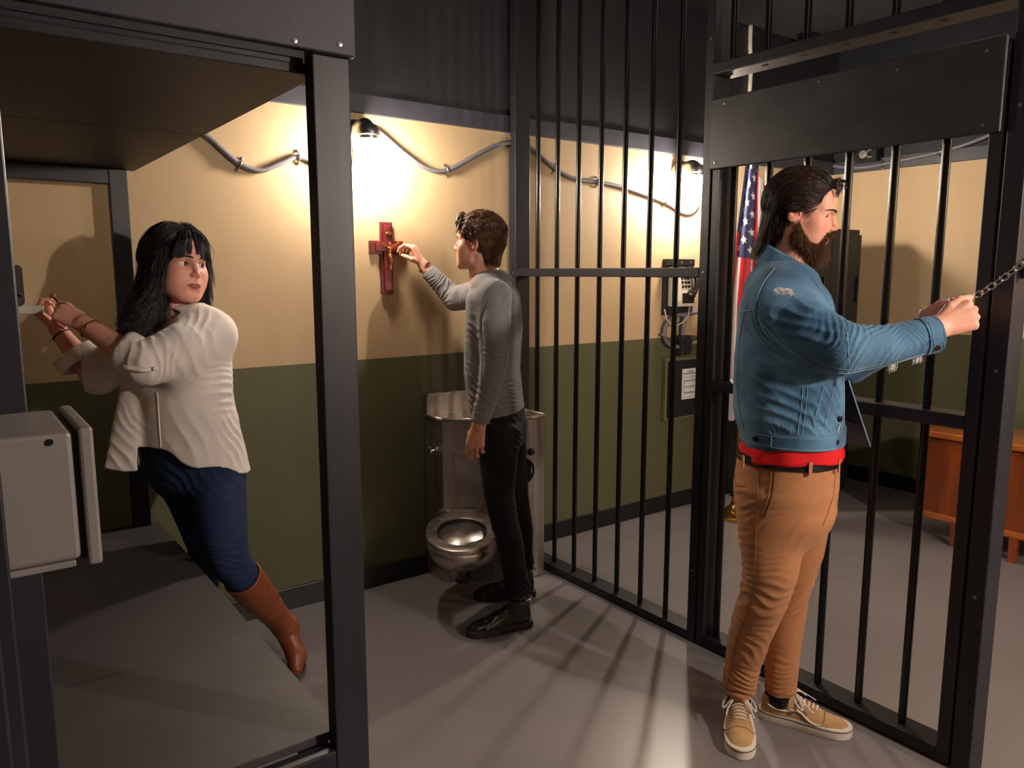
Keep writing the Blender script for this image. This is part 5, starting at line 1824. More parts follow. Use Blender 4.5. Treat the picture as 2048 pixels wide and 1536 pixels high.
    sm([(-0.085, 0.27, 1.35), (-0.01, 0.29, 1.277), (0.07, 0.30, 1.234), (0.14, 0.30, 1.216), (0.22, 0.27, 1.230)], 0.0010)
    for df in (0.0, 0.012):
        sm([(0.03 + df, 0.3, 1.19), (0.028 + df, 0.3, 1.10), (0.022 + df, 0.3, 1.022)], 0.0012)
    pk = [(0.083, 0.3, 1.155), (0.062, 0.3, 1.06), (0.066, 0.3, 1.038), (0.092, 0.3, 1.042), (0.094, 0.3, 1.065), (0.112, 0.3, 1.15)]
    for a, c_ in zip(pk[:-1], pk[1:]):
        sm([a, c_], 0.0017)
    sm([(0.13, 0.25, 1.15), (0.125, 0.25, 1.08), (0.122, 0.25, 1.022)], 0.0012)
    sm([(0.142, 0.2, 1.15), (0.142, 0.2, 1.08), (0.138, 0.2, 1.022)], 0.0015)
    sm([(0.07, 0.12, 1.46), (0.105, 0.10, 1.40), (0.125, 0.09, 1.33), (0.14, 0.08, 1.2), (0.148, 0.08, 1.03)], 0.0022, name='front_edge')
    for z in (0.979, 1.012):
        sm([(-0.14, 0.06, z), (-0.10, 0.16, z), (-0.03, 0.2, z), (0.06, 0.19, z), (0.13, 0.12, z)], 0.0012, wb)
    sm([(-0.045, 0.22, 0.980), (-0.045, 0.22, 1.011)], 0.0016, wb)
    sm([(-0.105, 0.19, 0.984), (-0.08, 0.2, 0.984), (-0.048, 0.22, 0.984)], 0.0014, wb)
    for t_ in (-0.036, -0.003):
        q = cc + ax * t_
        sm([q + uu * 0.05, q + uu * 0.035 + np.array((0.02, 0.04, 0)), q + np.array((0.02, 0.06, 0)), q - uu * 0.035 + np.array((0.02, 0.04, 0)), q - uu * 0.05], 0.0012, cf)
    sm([(-0.095, 0.03, 1.50), (-0.05, 0.085, 1.475), (0.02, 0.095, 1.44), (0.055, 0.065, 1.425)], 0.0015, co)
    button(P, 'button', (-0.088, 0.166, 0.996), (-0.5, 0.85, 0), 0.0095, M['black_plastic'], wb)
    button(P, 'button', (0.128, 0.128, 0.995), (0.75, 0.65, 0), 0.0085, M['black_plastic'], wb)
    button(P, 'button', (0.134, 0.115, 1.06), (0.8, 0.6, 0), 0.0085, M['black_plastic'], jk)
    button(P, 'button', cc - ax * 0.018 - uu * 0.030 + np.array((0.012, 0.034, 0)), (0.35, 0.9, -0.3), 0.0085, mat('bronze_button', rgb(84, 62, 52), rough=0.35, metal=0.8), cf)
    # frayed patches
    fray = mat('frayed_white_threads', rgb(214, 206, 200), rough=0.95)
    bv = BVH[jk.name]
    rr_ = np.random.default_rng(4)
    def frayed(c_, d, n, L, wd):
        stt = []
        b = MB()
        for i in range(n):
            p = np.array(c_) + np.array(d) * rr_.uniform(-wd, wd) + np.array((0, 0, rr_.uniform(-wd * 0.5, wd * 0.5)))
            loc, nor, _, _ = bv.find_nearest(Vector(P.w(p[None])[0]))
            q = np.array(loc)
            nn = np.array(nor)
            t1 = np.cross(nn, (0, 0, 1)) * rr_.normal() + np.array((0, 0, -0.6 - rr_.uniform()))
            t1 /= np.linalg.norm(t1)
            b.tube([q + nn * 0.0012, q + t1 * L * 0.5 + nn * 0.003, q + t1 * L + nn * 0.001], [0.0009, 0.0009, 0.0004], 4)
        b.build('frayed_patch', fray, jk, smooth=True)
    frayed((-0.030, 0.23, 1.438), (1, 0, 0), 150, 0.022, 0.026)
    frayed((0.255, 0.2, 1.215), (1, -0.4, 0.1), 26, 0.022, 0.014)
    frayed((0.31, 0.16, 1.245), (1, -0.4, 0.1), 22, 0.018, 0.012)
    frayed((0.135, 0.12, 1.035), (0.3, 0, 1), 16, 0.010, 0.010)

    # ---------------- red T-shirt, belt
    F = Field((-0.2, -0.22, 0.86), (0.2, 0.22, 1.5), 0.006)
    F.loft([((0.008, 0, 0.926), X, 0.153, 0.193), ((0.006, 0, 0.975), X, 0.142, 0.184), ((0.004, 0, 1.0), X, 0.132, 0.176), ((-0.016, 0, 1.18), X, 0.125, 0.170)], k=0, ends=(0.05, 0.4), p=2.3)
    F2 = Field((-0.2, -0.22, 1.1), (0.2, 0.22, 1.5), 0.007)
    F2.loft([((-0.012, 0, 1.16), X, 0.128, 0.170), ((-0.02, 0, 1.30), X, 0.122, 0.165), ((-0.03, 0, 1.41), X, 0.100, 0.135), ((-0.03, 0, 1.445), X, 0.070, 0.080)], k=0, ends=(0.2, 0.4), p=2.3)
    V2, Q2 = F2.net()
    P.piece('jacket_shade_filler', relax(V2, Q2, 1), Q2, SOCK)  # added black layer standing in for the shaded inside of the jacket
    V, Q = F.net()
    V = relax(V, Q, 1)
    N = vnormals(V, Q)
    lowm = np.clip((0.985 - V[:, 2]) / 0.03, 0, 1)
    V = V + N * (lowm * 0.003 * np.sin(V[:, 0] * 60 + V[:, 1] * 40))[:, None]
    V[:, 2] += lowm * 0.004 * np.sin(V[:, 0] * 22 + 0.8)
    P.piece('t_shirt', V, Q, RED)
    band('belt', [((0.002, 0, 0.914), (1, 0, 0), (0, 1, 0), 0.1485, 0.186), ((0.003, 0, 0.938), (1, 0, 0), (0, 1, 0), 0.146, 0.183)], 0.002, P.root, M['black_plastic'], 60)

    # ---------------- trousers
    F = Field((-0.22, -0.22, 0.06), (0.22, 0.24, 0.97), 0.0045)
    F.loft([((0.002, 0, 0.932), X, 0.146, 0.183), ((-0.002, 0, 0.84), X, 0.152, 0.188), ((0.004, -0.003, 0.77), X, 0.144, 0.178), ((0.012, -0.010, 0.705), X, 0.116, 0.145)], k=0, ends=(0.04, 0.6), p=2.15)
    leg(F, [(-0.028, 0.084, 0.82, 0.112, 0.090), (-0.034, 0.088, 0.70, 0.096, 0.086), (-0.032, 0.088, 0.586, 0.082, 0.082), (-0.046, 0.075, 0.492, 0.072, 0.074), (-0.078, 0.03, 0.365, 0.066, 0.068), (-0.100, -0.012, 0.24, 0.058, 0.062), (-0.112, -0.032, 0.122, 0.054, 0.060)], k=0.03)
    leg(F, [(0.038, -0.080, 0.82, 0.100, 0.092), (0.050, -0.086, 0.70, 0.086, 0.086), (0.045, -0.085, 0.60, 0.080, 0.08), (0.024, -0.082, 0.443, 0.062, 0.068), (0.018, -0.085, 0.26, 0.054, 0.06), (0.016, -0.09, 0.108, 0.051, 0.058)], k=0.03)
    F.cap((-0.112, -0.032, 0.09), (-0.110, -0.025, 0.16), 0.047, 0.045, k=0.002, mode='s')
    F.cap((0.016, -0.09, 0.08), (0.016, -0.09, 0.15), 0.045, 0.043, k=0.002, mode='s')
    V, Q = F.net()
    V = relax(V, Q, 2)
    N = vnormals(V, Q)
    V = folds(V, N, [((-0.05, 0.12, 0.50), (0.09, 0.10, 0.10), (0.5, 0, 1), 17, 0.006, 0.3), ((-0.10, 0.05, 0.63), (0.06, 0.1, 0.10), (-0.6, 0, 1), 20, 0.006, 1.0),
                     ((-0.11, 0.0, 0.18), (0.07, 0.07, 0.10), (0.5, 0, 1), 20, 0.006, 0.7), ((-0.09, 0.02, 0.33), (0.06, 0.08, 0.10), (0.9, 0, 0.6), 16, 0.005, 2.0),
                     ((0.04, -0.05, 0.47), (0.07, 0.08, 0.08), (0.5, 0.2, -1), 20, 0.006, 0.5), ((0.02, -0.06, 0.17), (0.06, 0.07, 0.10), (0.4, 0, 1), 22, 0.004, 0.2),
                     ((0.07, 0.10, 0.74), (0.07, 0.1, 0.08), (0.9, 0, -0.5), 14, 0.004, 0.9), ((-0.10, 0.12, 0.80), (0.08, 0.1, 0.07), (-0.3, 0, 1), 22, 0.005, 0.6),
                     ((0.09, 0.05, 0.86), (0.06, 0.12, 0.05), (0.3, 0.3, 1), 26, 0.002, 0.0)])
    V = V + N * (noise3(V, 40, 6) * 0.0010)[:, None]
    tr_ = bvh(P.piece('trousers', V, Q, CHINO))
    sm([(-0.075, 0.25, 0.925), (-0.075, 0.25, 0.80), (-0.075, 0.25, 0.70), (-0.075, 0.22, 0.58), (-0.085, 0.2, 0.48), (-0.115, 0.15, 0.36), (-0.135, 0.1, 0.24), (-0.148, 0.08, 0.13)], 0.0018, tr_, CHINO_S, 'side_seam')
    sm([(-0.04, 0.25, 0.925), (-0.045, 0.25, 0.84), (-0.062, 0.25, 0.775)], 0.0022, tr_, CHINO_S, 'pocket')
    sm([(-0.033, 0.25, 0.925), (-0.036, 0.25, 0.845), (-0.056, 0.25, 0.768)], 0.0016, tr_, M['ink'], 'pocket')
    sm([(-0.16, 0.05, 0.86), (-0.14, 0.15, 0.842), (-0.112, 0.2, 0.848)], 0.0018, tr_, CHINO_S, 'pocket')
    sm([(0.13, 0.13, 0.92), (0.128, 0.13, 0.83), (0.105, 0.14, 0.75)], 0.0015, tr_, CHINO_S, 'fly_seam')
    for pts in ([(-0.165, -0.03, 0.136), (-0.14, 0.06, 0.136), (-0.11, 0.08, 0.136), (-0.08, 0.06, 0.136), (-0.055, -0.02, 0.136)], [(-0.035, -0.08, 0.122), (-0.01, -0.02, 0.122), (0.016, 0.02, 0.122), (0.05, -0.02, 0.122), (0.068, -0.08, 0.122)]):
        sm(pts, 0.0013, tr_, CHINO_S, 'hem_seam')
    for f_, c__ in ((-0.118, 0.155), (0.06, 0.178), (0.135, 0.11)):
        n_ = np.array((f_ / 0.148 ** 2, c__ / 0.185 ** 2, 0)); n_ /= np.linalg.norm(n_)
        b = MB()
        tt_ = np.array((-n_[1], n_[0], 0))
        for s_ in (1,):
            p0 = np.array((f_, c__, 0.946)) + n_ * 0.004
            b.box((-0.005, -0.002, -0.040), (0.005, 0.002, -0.002), R=np.stack([tt_, n_, (0, 0, 1.0)], 1), c=p0)
        b.v = [tuple(q) for q in P.w(np.array(b.v))]
        b.build('belt_loop', CHINO, tr_)
    # ---------------- socks and shoes
    for a, b_ in (((-0.112, -0.045, 0.06), (-0.110, -0.03, 0.17)), ((0.014, -0.09, 0.06), (0.016, -0.09, 0.16))):
        P.tubes('sock', [([a, b_], [0.039, 0.04])], SOCK, n=20)
    shoe(P, 'shoe', (-0.122, -0.108, 0), (-0.086, 0.176, 0), 0.288, SUEDE, RUBBER, P.root, stripe=RUBBER, lace_mat=LACE)
    shoe(P, 'shoe', (-0.045, -0.100, 0), (0.232, -0.070, 0), 0.285, SUEDE, RUBBER, P.root, stripe=RUBBER, lace_mat=LACE)
    return P, T1, T2
PA, TA1, TA2 = build_A()

# ================================================================== chain and padlock
def chain_links(a, b, n, sag, label):
    a, b = np.array(a, float), np.array(b, float)
    c = thing('chain', label, 'chain', tuple(b))
    pts = [a + (b - a) * t + np.array((0, 0, -sag * 4 * t * (1 - t))) for t in np.linspace(0, 1, n + 1)]
    for i in range(n):
        p, q = pts[i], pts[i + 1]
        d = q - p
        L = np.linalg.norm(d)
        d /= L
        u = np.cross(d, (0, 0, 1.0))
        u /= np.linalg.norm(u)
        v = np.cross(d, u)
        s = u * 0.75 + v * 0.66 if i % 2 else v * 0.75 - u * 0.66
        m_ = (p + q) / 2
        r, h = 0.0085, L * 0.5 + 0.0022
        loop = []
        for k in range(10):
            t = math.pi * k / 9
            loop.append(m_ + d * (h - r + r * math.sin(t)) + s * r * math.cos(t))
        for k in range(10):
            t = math.pi * k / 9
            loop.append(m_ - d * (h - r + r * math.sin(t)) - s * r * math.cos(t))
        MB().tube(loop, 0.0026, 8, closed=True).build('link', M['chrome'], c, smooth=True)
    return c
lock_top = PA.w(np.array([(0.452, 0.055, 1.406)]))[0]
chain_links(lock_top, (2.262, -2.345, 1.507), 8, 0.006, 'shiny steel chain from the right-hand post down to the padlock in the man\'s hands')
pk_ = thing('padlock', 'black padlock gripped between the hands of the man in denim', 'padlock', tuple(PA.w(np.array([(0.437, 0.06, 1.372)]))[0]))
R_ = np.array([(0.86, -0.3, 0.40), (0.28, 0.95, 0.1), (-0.42, 0.02, 0.9)])
R_ = np.stack([r_ / np.linalg.norm(r_) for r_ in R_], 1)
b = MB().box((-0.014, -0.008, -0.018), (0.014, 0.008, 0.016), R=R_, c=(0.437, 0.062, 1.374))
b.v = [tuple(q) for q in PA.w(np.array(b.v))]
b.build('body', M['black_plastic'], pk_, bevel=0.003)
sh_l = [R_ @ np.array((0.008 * math.cos(t), 0, 0.016 + (0.012 if 0 < i < 10 else 0) + 0.010 * math.sin(t) * (1 if 0 < i < 10 else 0))) + np.array((0.437, 0.062, 1.374)) for i, t in enumerate(np.linspace(0, math.pi, 11))]
b = MB().tube(PA.w(np.array(sh_l)), 0.0026, 8)
b.build('shackle', M['chrome'], pk_, smooth=True)
# ================================================================== the man in the grey shirt
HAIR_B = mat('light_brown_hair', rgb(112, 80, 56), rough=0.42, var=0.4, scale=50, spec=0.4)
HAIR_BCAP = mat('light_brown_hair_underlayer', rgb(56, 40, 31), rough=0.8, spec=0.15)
GREY = mat('grey_heather_jersey', rgb(132, 129, 130), rough=0.9, var=0.07, scale=40, bump=0.2, bscale=450, spec=0.15, sheen=0.1)
GREY_D = mat('grey_rib_jersey', rgb(112, 110, 112), rough=0.9, bump=0.2, bscale=450, spec=0.15)
BLACK_J = mat('black_denim', rgb(24, 24, 27), rough=0.8, var=0.25, scale=12, bump=0.3, bscale=450, spec=0.3)
LEATHER = mat('black_boot_leather', rgb(20, 19, 20), rough=0.28, bump=0.1, bscale=160, spec=0.6, coat=0.2)
SOLE_B = mat('dark_brown_sole', rgb(44, 30, 28), rough=0.6)
BRACE = mat('dark_braided_bracelet', rgb(46, 26, 24), rough=0.7)

def ring_tube(P, name, c, ax, r, th, m, parent, n=28, flat=None, ecc=1.0):
    ax = np.array(ax, float); ax /= np.linalg.norm(ax)
    u = np.cross(ax, (0, 0, 1.0))
    if np.linalg.norm(u) < 0.1:
        u = np.cross(ax, (1.0, 0, 0))
    u /= np.linalg.norm(u)
    v = np.cross(ax, u)
    b = MB().tube([np.array(c) + u * r * math.cos(t) + v * r * ecc * math.sin(t) for t in np.linspace(0, 2 * math.pi, n, endpoint=False)], th, 8, closed=True, flat=flat)
    b.v = [tuple(q) for q in P.w(np.array(b.v))]
    return b.build(name, m, parent, smooth=True)

def build_B():
    P = Person(1.83, -0.60)
    sk = rgb(220, 158, 132)
    X = (1, 0, 0)
    th = math.radians(19)
    hx = head_xf((-0.084, -0.01, 1.588), (-math.cos(th), -math.sin(th)), pitch=4, s=0.92)
    Vh, Qh, Ch = head_patch(P, sk, rgb(190, 112, 100), jaw=0.91, tilt=-4)
    surf = (Vh, Qh)
    Vh = hx(Vh)
    # near hand hanging, far hand on the crucifix
    Fh = Field((-0.16, 0.13, 0.72), (0.0, 0.27, 0.96), 0.0022)
    wn = (-0.080, 0.200, 0.878)
    f1 = hand_frame(wn, (-0.20, 0.02, -1), (-0.25, 1, 0.05))
    ch1, T1 = add_hand(Fh, f1, [(22, 26, 14), (26, 30, 16), (30, 34, 18), (36, 36, 18)], spread=2, thumb=[(0.036, 0.05, -0.020), (0.040, 0.078, -0.032), (0.034, 0.10, -0.040)], mirror=True, s=0.92)
    Fh.cap((-0.066, 0.199, 0.96), wn, 0.027, 0.025, k=0.01)
    Va, Qa = Fh.net()
    Va = relax(Va, Qa, 1, 0.4)
    Fh = Field((-0.53, -0.46, 1.42), (-0.26, -0.28, 1.66), 0.0022)
    wf = np.array((-0.342, -0.358, 1.500))
    f2 = hand_frame(wf, (-0.46, -0.05, 0.88), (0.86, 0.16, 0.46))
    ch2, T2 = add_hand(Fh, f2, [(44, 50, 28), (54, 60, 34), (60, 64, 36), (64, 66, 38)], spread=3, thumb=[(0.038, 0.044, -0.024), (0.038, 0.068, -0.044), (0.030, 0.086, -0.062)], s=0.92)
    Fh.cap((-0.28, -0.366, 1.42), wf, 0.031, 0.025, k=0.01)
    Vc, Qc = Fh.net()
    Vc = relax(Vc, Qc, 1, 0.4)
    Fb = Field((-0.36, -0.46, 0.04), (0.24, 0.28, 1.52), 0.009)
    d = np.array((math.cos(math.radians(20)), math.sin(math.radians(20)), 0))
    Fb.loft([((0.0, 0, 0.82), d, 0.085, 0.125), ((-0.02, 0, 1.0), d, 0.080, 0.125), ((-0.02, 0, 1.25), d, 0.085, 0.15), ((-0.03, 0, 1.38), d, 0.075, 0.14), ((-0.035, 0, 1.43), d, 0.045, 0.06)], k=0.02, ends=(0.8, 0.6))
    Fb.chain([(-0.035, 0.0, 1.40), (-0.05, -0.005, 1.49)], [0.048, 0.045], k=0.03)
    Fb.chain([(-0.01, 0.155, 1.385), (-0.018, 0.19, 1.13), (-0.07, 0.2, 0.92)], [0.042, 0.035, 0.026], k=0.02)
    Fb.chain([(-0.10, -0.14, 1.37), (-0.20, -0.35, 1.345), (-0.30, -0.365, 1.445)], [0.042, 0.035, 0.026], k=0.02)
    Fb.chain([(-0.005, 0.06, 0.82), (0.018, 0.122, 0.46), (0.08, 0.12, 0.10)], [0.056, 0.042, 0.026], k=0.03)
    Fb.chain([(0.02, -0.06, 0.82), (0.080, -0.105, 0.46), (0.106, -0.192, 0.10)], [0.056, 0.040, 0.026], k=0.03)
    Vb, Qb = Fb.net()
    V, Q, C = join([(Vh, Qh, Ch), (Va, Qa, flat_col(Va, sk)), (Vc, Qc, flat_col(Vc, sk)), (Vb, Qb, flat_col(Vb, sk))])
    P.body('person', 'young man in grey long-sleeved shirt and black jeans touching the crucifix', SKIN, V, Q, C)
    head_extras(P, hx, IRIS_BLUE, HAIR_B, (0.0, 1, 0.05), surf)
    # hair: short sides, tousled top
    F = Field((-0.11, -0.14, -0.10), (0.11, 0.12, 0.16), 0.003)
    F.ell(CEN + (0, -0.002, 0.006), RAD + (0.010, 0.011, 0.016), k=0)
    F.loft([((0, -0.058, 0.0), X, 0.070, 0.052), ((0, -0.070, -0.075), X, 0.052, 0.030)], k=0.02, ends=(1, 0.6))
    F.ell((0, 0.098, 0.004), (0.09, 0.056, 0.060), k=0.012, mode='s')
    for sx in (-1, 1):
        F.ell((sx * 0.085, 0.022, -0.046), (0.05, 0.054, 0.056), k=0.010, mode='s')
    F.cap((-0.10, 0.03, -0.10), (0.10, 0.03, -0.10), 0.082, k=0.01, mode='s')
    Vq, Qq = F.net()
    Vq = relax(Vq, Qq, 2)
    Nq = vnormals(Vq, Qq)
    Vq = Vq + Nq * (noise3(Vq, 120, 8) * 0.0022)[:, None]
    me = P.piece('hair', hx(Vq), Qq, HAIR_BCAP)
    r = np.random.default_rng(21)
    ro = scalp(1500, lambda x, y, z: ((z > 0.045) | (y < -0.005)) & (z > -0.055) & ~((y > 0.05) & (z < 0.078)), r, 0.010)
    top = np.clip((ro[:, 2] - 0.045) / 0.04, 0, 1)
    sw = r.normal(size=ro.shape) * (0.16 + 0.34 * top)[:, None]
    ph = r.uniform(0, 6.28, len(ro))
    def flow(q, t):
        o = np.zeros_like(q)
        o[:, 0] = top * (0.25 * np.sin(6 * t + ph)) + sw[:, 0]
        o[:, 1] = top * (0.85 - 0.3 * t) - (1 - top) * 0.25 + sw[:, 1]
        o[:, 2] = top * (0.30 - 1.1 * t) - (1 - top) * 1.0 + sw[:, 2] * 0.5
        return o
    L = 0.026 + 0.030 * top + r.uniform(-0.006, 0.010, len(ro))
    g1 = grow(ro, flow, 8, L, 0.011 + 0.013 * top * r.uniform(size=len(ro)), CEN, RAD)
    x = r.uniform(-0.058, 0.058, 110)
    f0 = np.stack([x, 0.058 - 6 * x * x, 0.108 - 8 * x * x], 1)
    a = r.uniform(0, 6.28, 110)
    def cu(k_, ry, rz):
        return f0 + np.stack([0.010 * np.cos(a + k_), ry + 0.004 * np.sin(a), rz + 0.006 * np.sin(a + k_)], 1)
    g2 = np.stack([f0, cu(0, 0.018, 0.012), cu(1, 0.033, 0.004), cu(2, 0.038, -0.012), cu(3.2, 0.036, -0.026), cu(4.6, 0.034, -0.036)], 1)
    g3 = cap_hairs(Vq, Nq, (Vq[:, 1] < 0.01) & (Vq[:, 2] < 0.03) & (Nq[:, 2] > -0.7), 4500, (0.012, 0.024), (0, -0.1, -1), r, 0.25)
    hair_mesh(P, 'hair_locks', [(g3, 0.0007, 0.0003), (clump(g1, 7, 0.0022, r, 0.35, 0.003), 0.0008, 0.0003), (clump(g2, 9, 0.0024, r, 0.35, 0.003), 0.0007, 0.0003)], HAIR_B, me, hx)
    # shirt
    F = Field((-0.42, -0.46, 0.84), (0.16, 0.30, 1.50), 0.0042)
    F.loft([((-0.012, 0, 0.895), d, 0.108, 0.160), ((-0.018, 0, 0.96), d, 0.106, 0.160), ((-0.028, 0, 1.07), d, 0.104, 0.165), ((-0.020, 0, 1.25), d, 0.104, 0.182), ((-0.022, 0, 1.35), d, 0.096, 0.178), ((-0.026, 0, 1.405), d, 0.080, 0.14), ((-0.032, 0, 1.44), d, 0.056, 0.078)], k=0, ends=(0.05, 0.4), p=2.2)
    F.loft([((-0.012, 0.145, 1.385), (1, 0, 0), 0.062, 0.055), ((-0.012, 0.185, 1.28), (1, 0, 0), 0.058, 0.050), ((-0.016, 0.196, 1.13), (1, 0, 0), 0.052, 0.046), ((-0.045, 0.200, 1.00), (1, 0, 0), 0.044, 0.041), ((-0.077, 0.200, 0.888), (1, 0, 0), 0.036, 0.034)], k=0.035, ends=(1, 0.05))
    F.loft([((-0.09, -0.135, 1.375), (0, 0, 1), 0.062, 0.056), ((-0.20, -0.345, 1.350), (0, 0, 1), 0.054, 0.048)], k=0.025, ends=(1, 1))
    F.loft([((-0.20, -0.345, 1.350), (0.6, 0, 0.6), 0.052, 0.046), ((-0.322, -0.362, 1.474), (0.6, 0, 0.6), 0.036, 0.034)], k=0.015, ends=(1, 0.05))
    F.loft([((-0.012, 0, 0.85), d, 0.098, 0.150), ((-0.014, 0, 0.915), d, 0.098, 0.150)], k=0.003, mode='s', ends=(0.1, 0.1), p=2.2)
    F.cap((-0.075, 0.2, 0.895), (-0.095, 0.2, 0.82), 0.029, k=0.002, mode='s')
    F.cap((-0.315, -0.362, 1.466), (-0.37, -0.366, 1.52), 0.029, k=0.002, mode='s')
    F.ell((-0.060, -0.012, 1.475), (0.062, 0.064, 0.042), k=0.006, mode='s')
    V, Q = F.net()
    V = relax(V, Q, 2)
    N = vnormals(V, Q)
    V = folds(V, N, [((-0.25, -0.33, 1.40), (0.07, 0.06, 0.07), (-0.6, 0, 0.8), 34, 0.007, 0.3), ((-0.15, -0.22, 1.37), (0.06, 0.08, 0.06), (-0.7, -0.5, 0.3), 26, 0.007, 1.1),
                     ((0.05, 0.13, 0.97), (0.08, 0.10, 0.07), (0.5, 0, 1), 24, 0.006, 0.2), ((-0.09, 0.13, 1.00), (0.06, 0.10, 0.14), (0.5, 0, 1), 18, 0.006, 0.9),
                     ((-0.10, 0.10, 1.20), (0.05, 0.10, 0.14), (1, 0, 0.25), 24, 0.004, 0.5), ((0.07, 0.14, 1.26), (0.05, 0.06, 0.10), (0.6, 0, 1), 18, 0.004, 1.7),
                     ((-0.02, 0.24, 1.14), (0.06, 0.05, 0.06), (0.4, 0, 1), 26, 0.004, 0.7), ((-0.07, 0.235, 0.93), (0.05, 0.04, 0.05), (0.3, 0, 1), 34, 0.003, 0.2)])
    V = V + N * (noise3(V, 42, 3) * 0.0010)[:, None]
    sh_ = bvh(P.piece('grey_shirt', V, Q, GREY))
    for pts in ([(0.03, 0.14, 1.435), (-0.015, 0.2, 1.43), (-0.06, 0.2, 1.38), (-0.07, 0.22, 1.30), (-0.065, 0.22, 1.2), (-0.07, 0.22, 1.0)],):
        seam(P, 'shoulder_seam', pts, 0.0013, GREY_D, sh_, sh_)
    ring_tube(P, 'neckband', (-0.056, -0.010, 1.447), (-0.22, -0.05, 1), 0.062, 0.006, GREY_D, sh_, ecc=1.0)
    ring_tube(P, 'bracelet', (-0.333, -0.362, 1.488), (-0.66, 0, 0.7), 0.0305, 0.0026, BRACE, P.root)
    ring_tube(P, 'bracelet', (-0.339, -0.362, 1.494), (-0.66, 0.1, 0.7), 0.0300, 0.0022, BRACE, P.root)
    rp = T1(ch1[2][0][0]) * 0.45 + T1(ch1[2][0][1]) * 0.55
    ring_tube(P, 'finger_ring', rp, T1(ch1[2][0][1]) - T1(ch1[2][0][0]), 0.0089, 0.0014, M['chrome'], P.root, n=18)
    # jeans
    F = Field((-0.16, -0.28, 0.05), (0.20, 0.24, 0.94), 0.0045)
    F.loft([((-0.002, 0, 0.918), d, 0.096, 0.146), ((0.0, 0, 0.84), d, 0.104, 0.150), ((0.003, 0, 0.77), d, 0.10, 0.146)], k=0, ends=(0.05, 0.6), p=2.2)
    leg(F, [(-0.004, 0.072, 0.83, 0.092, 0.078), (-0.004, 0.085, 0.72, 0.080, 0.074), (-0.002, 0.105, 0.575, 0.063, 0.066), (0.020, 0.122, 0.456, 0.057, 0.058), (0.048, 0.132, 0.351, 0.053, 0.054), (0.064, 0.118, 0.22, 0.050, 0.050), (0.078, 0.120, 0.150, 0.055, 0.050)], k=0.02)
    leg(F, [(0.025, -0.072, 0.83, 0.088, 0.076), (0.042, -0.085, 0.70, 0.074, 0.072), (0.072, -0.10, 0.50, 0.054, 0.058), (0.100, -0.135, 0.33, 0.048, 0.050), (0.098, -0.18, 0.21, 0.050, 0.050), (0.105, -0.190, 0.150, 0.054, 0.049)], k=0.02)
    V, Q = F.net()
    V = relax(V, Q, 2)
    N = vnormals(V, Q)
    V = folds(V, N, [((0.02, 0.13, 0.46), (0.07, 0.08, 0.10), (0.3, 0, 1), 22, 0.005, 0.3), ((0.06, 0.14, 0.19), (0.06, 0.07, 0.09), (0.3, 0, 1), 30, 0.007, 0.9),
                     ((0.10, -0.15, 0.20), (0.06, 0.07, 0.09), (0.3, 0, 1), 30, 0.007, 1.9), ((-0.05, 0.1, 0.78), (0.07, 0.1, 0.06), (0.4, 0, 1), 24, 0.004, 0.2), ((0.06, 0.1, 0.80), (0.06, 0.1, 0.08), (0.4, 0, 1), 20, 0.004, 1.2)])
    je = bvh(P.piece('black_jeans', V, Q, BLACK_J))
    seam(P, 'side_seam', [(0.01, 0.25, 0.88), (0.005, 0.25, 0.72), (0.0, 0.25, 0.58), (0.02, 0.25, 0.45), (0.05, 0.25, 0.33), (0.06, 0.25, 0.17)], 0.0016, BLACK_J, je, je)
    seam(P, 'pocket', [(-0.06, 0.25, 0.885), (-0.04, 0.25, 0.85), (0.005, 0.25, 0.835)], 0.0016, BLACK_J, je, je)
    button(P, 'rivet', (-0.035, 0.148, 0.872), (-0.2, 1, 0), 0.0045, M['zinc'], je)
    shoe(P, 'boot', (0.130, 0.099, 0), (-0.122, 0.196, 0), 0.285, LEATHER, SOLE_B, P.root, boot=True, sole_h=0.028, lace_mat=M['black_plastic'], buckle=-1)
    shoe(P, 'boot', (0.160, -0.200, 0), (-0.124, -0.166, 0), 0.28, LEATHER, SOLE_B, P.root, boot=True, sole_h=0.028, lace_mat=M['black_plastic'], buckle=-1)
    return P
PB = build_B()

# small gilt figure on the crucifix (part of the crucifix)
def corpus():
    F = Field((-0.065, -0.03, -0.11), (0.065, 0.02, 0.05), 0.0014)
    F.chain([(0, 0, -0.002), (0.001, 0, -0.022), (0.003, 0, -0.034)], [0.0085, 0.0068, 0.0075], k=0.004)
    F.ell((0.001, -0.004, 0.016), (0.0058, 0.0064, 0.0078), k=0.003)
    for s_ in (-1, 1):
        F.chain([(s_ * 0.008, 0, 0.004), (s_ * 0.026, 0.001, 0.011), (s_ * 0.047, 0.003, 0.022)], [0.0036, 0.003, 0.0022], k=0.003)
        F.chain([(0.003 + s_ * 0.0045, 0, -0.036), (0.007 + s_ * 0.003, -0.004, -0.060), (0.004 + s_ * 0.0022, 0, -0.086), (0.004 + s_ * 0.0016, -0.003, -0.095)], [0.0052, 0.0042, 0.003, 0.0028], k=0.003)
        F.ell((s_ * 0.05, 0.002, 0.0245), (0.0035, 0.002, 0.004), k=0.002)
    F.loft([((0.002, -0.001, -0.030), (1, 0, 0), 0.0092, 0.0085), ((0.004, -0.002, -0.046), (1, 0, 0), 0.0105, 0.0082)], k=0.002, ends=(0.3, 0.3))
    V, Q = F.net()
    V = V + np.array((cx, -0.0385, cz - 0.002))
    return link_mesh('figure', quads_to_mesh('figure', V, Q), M['gold'], cr)
corpus()
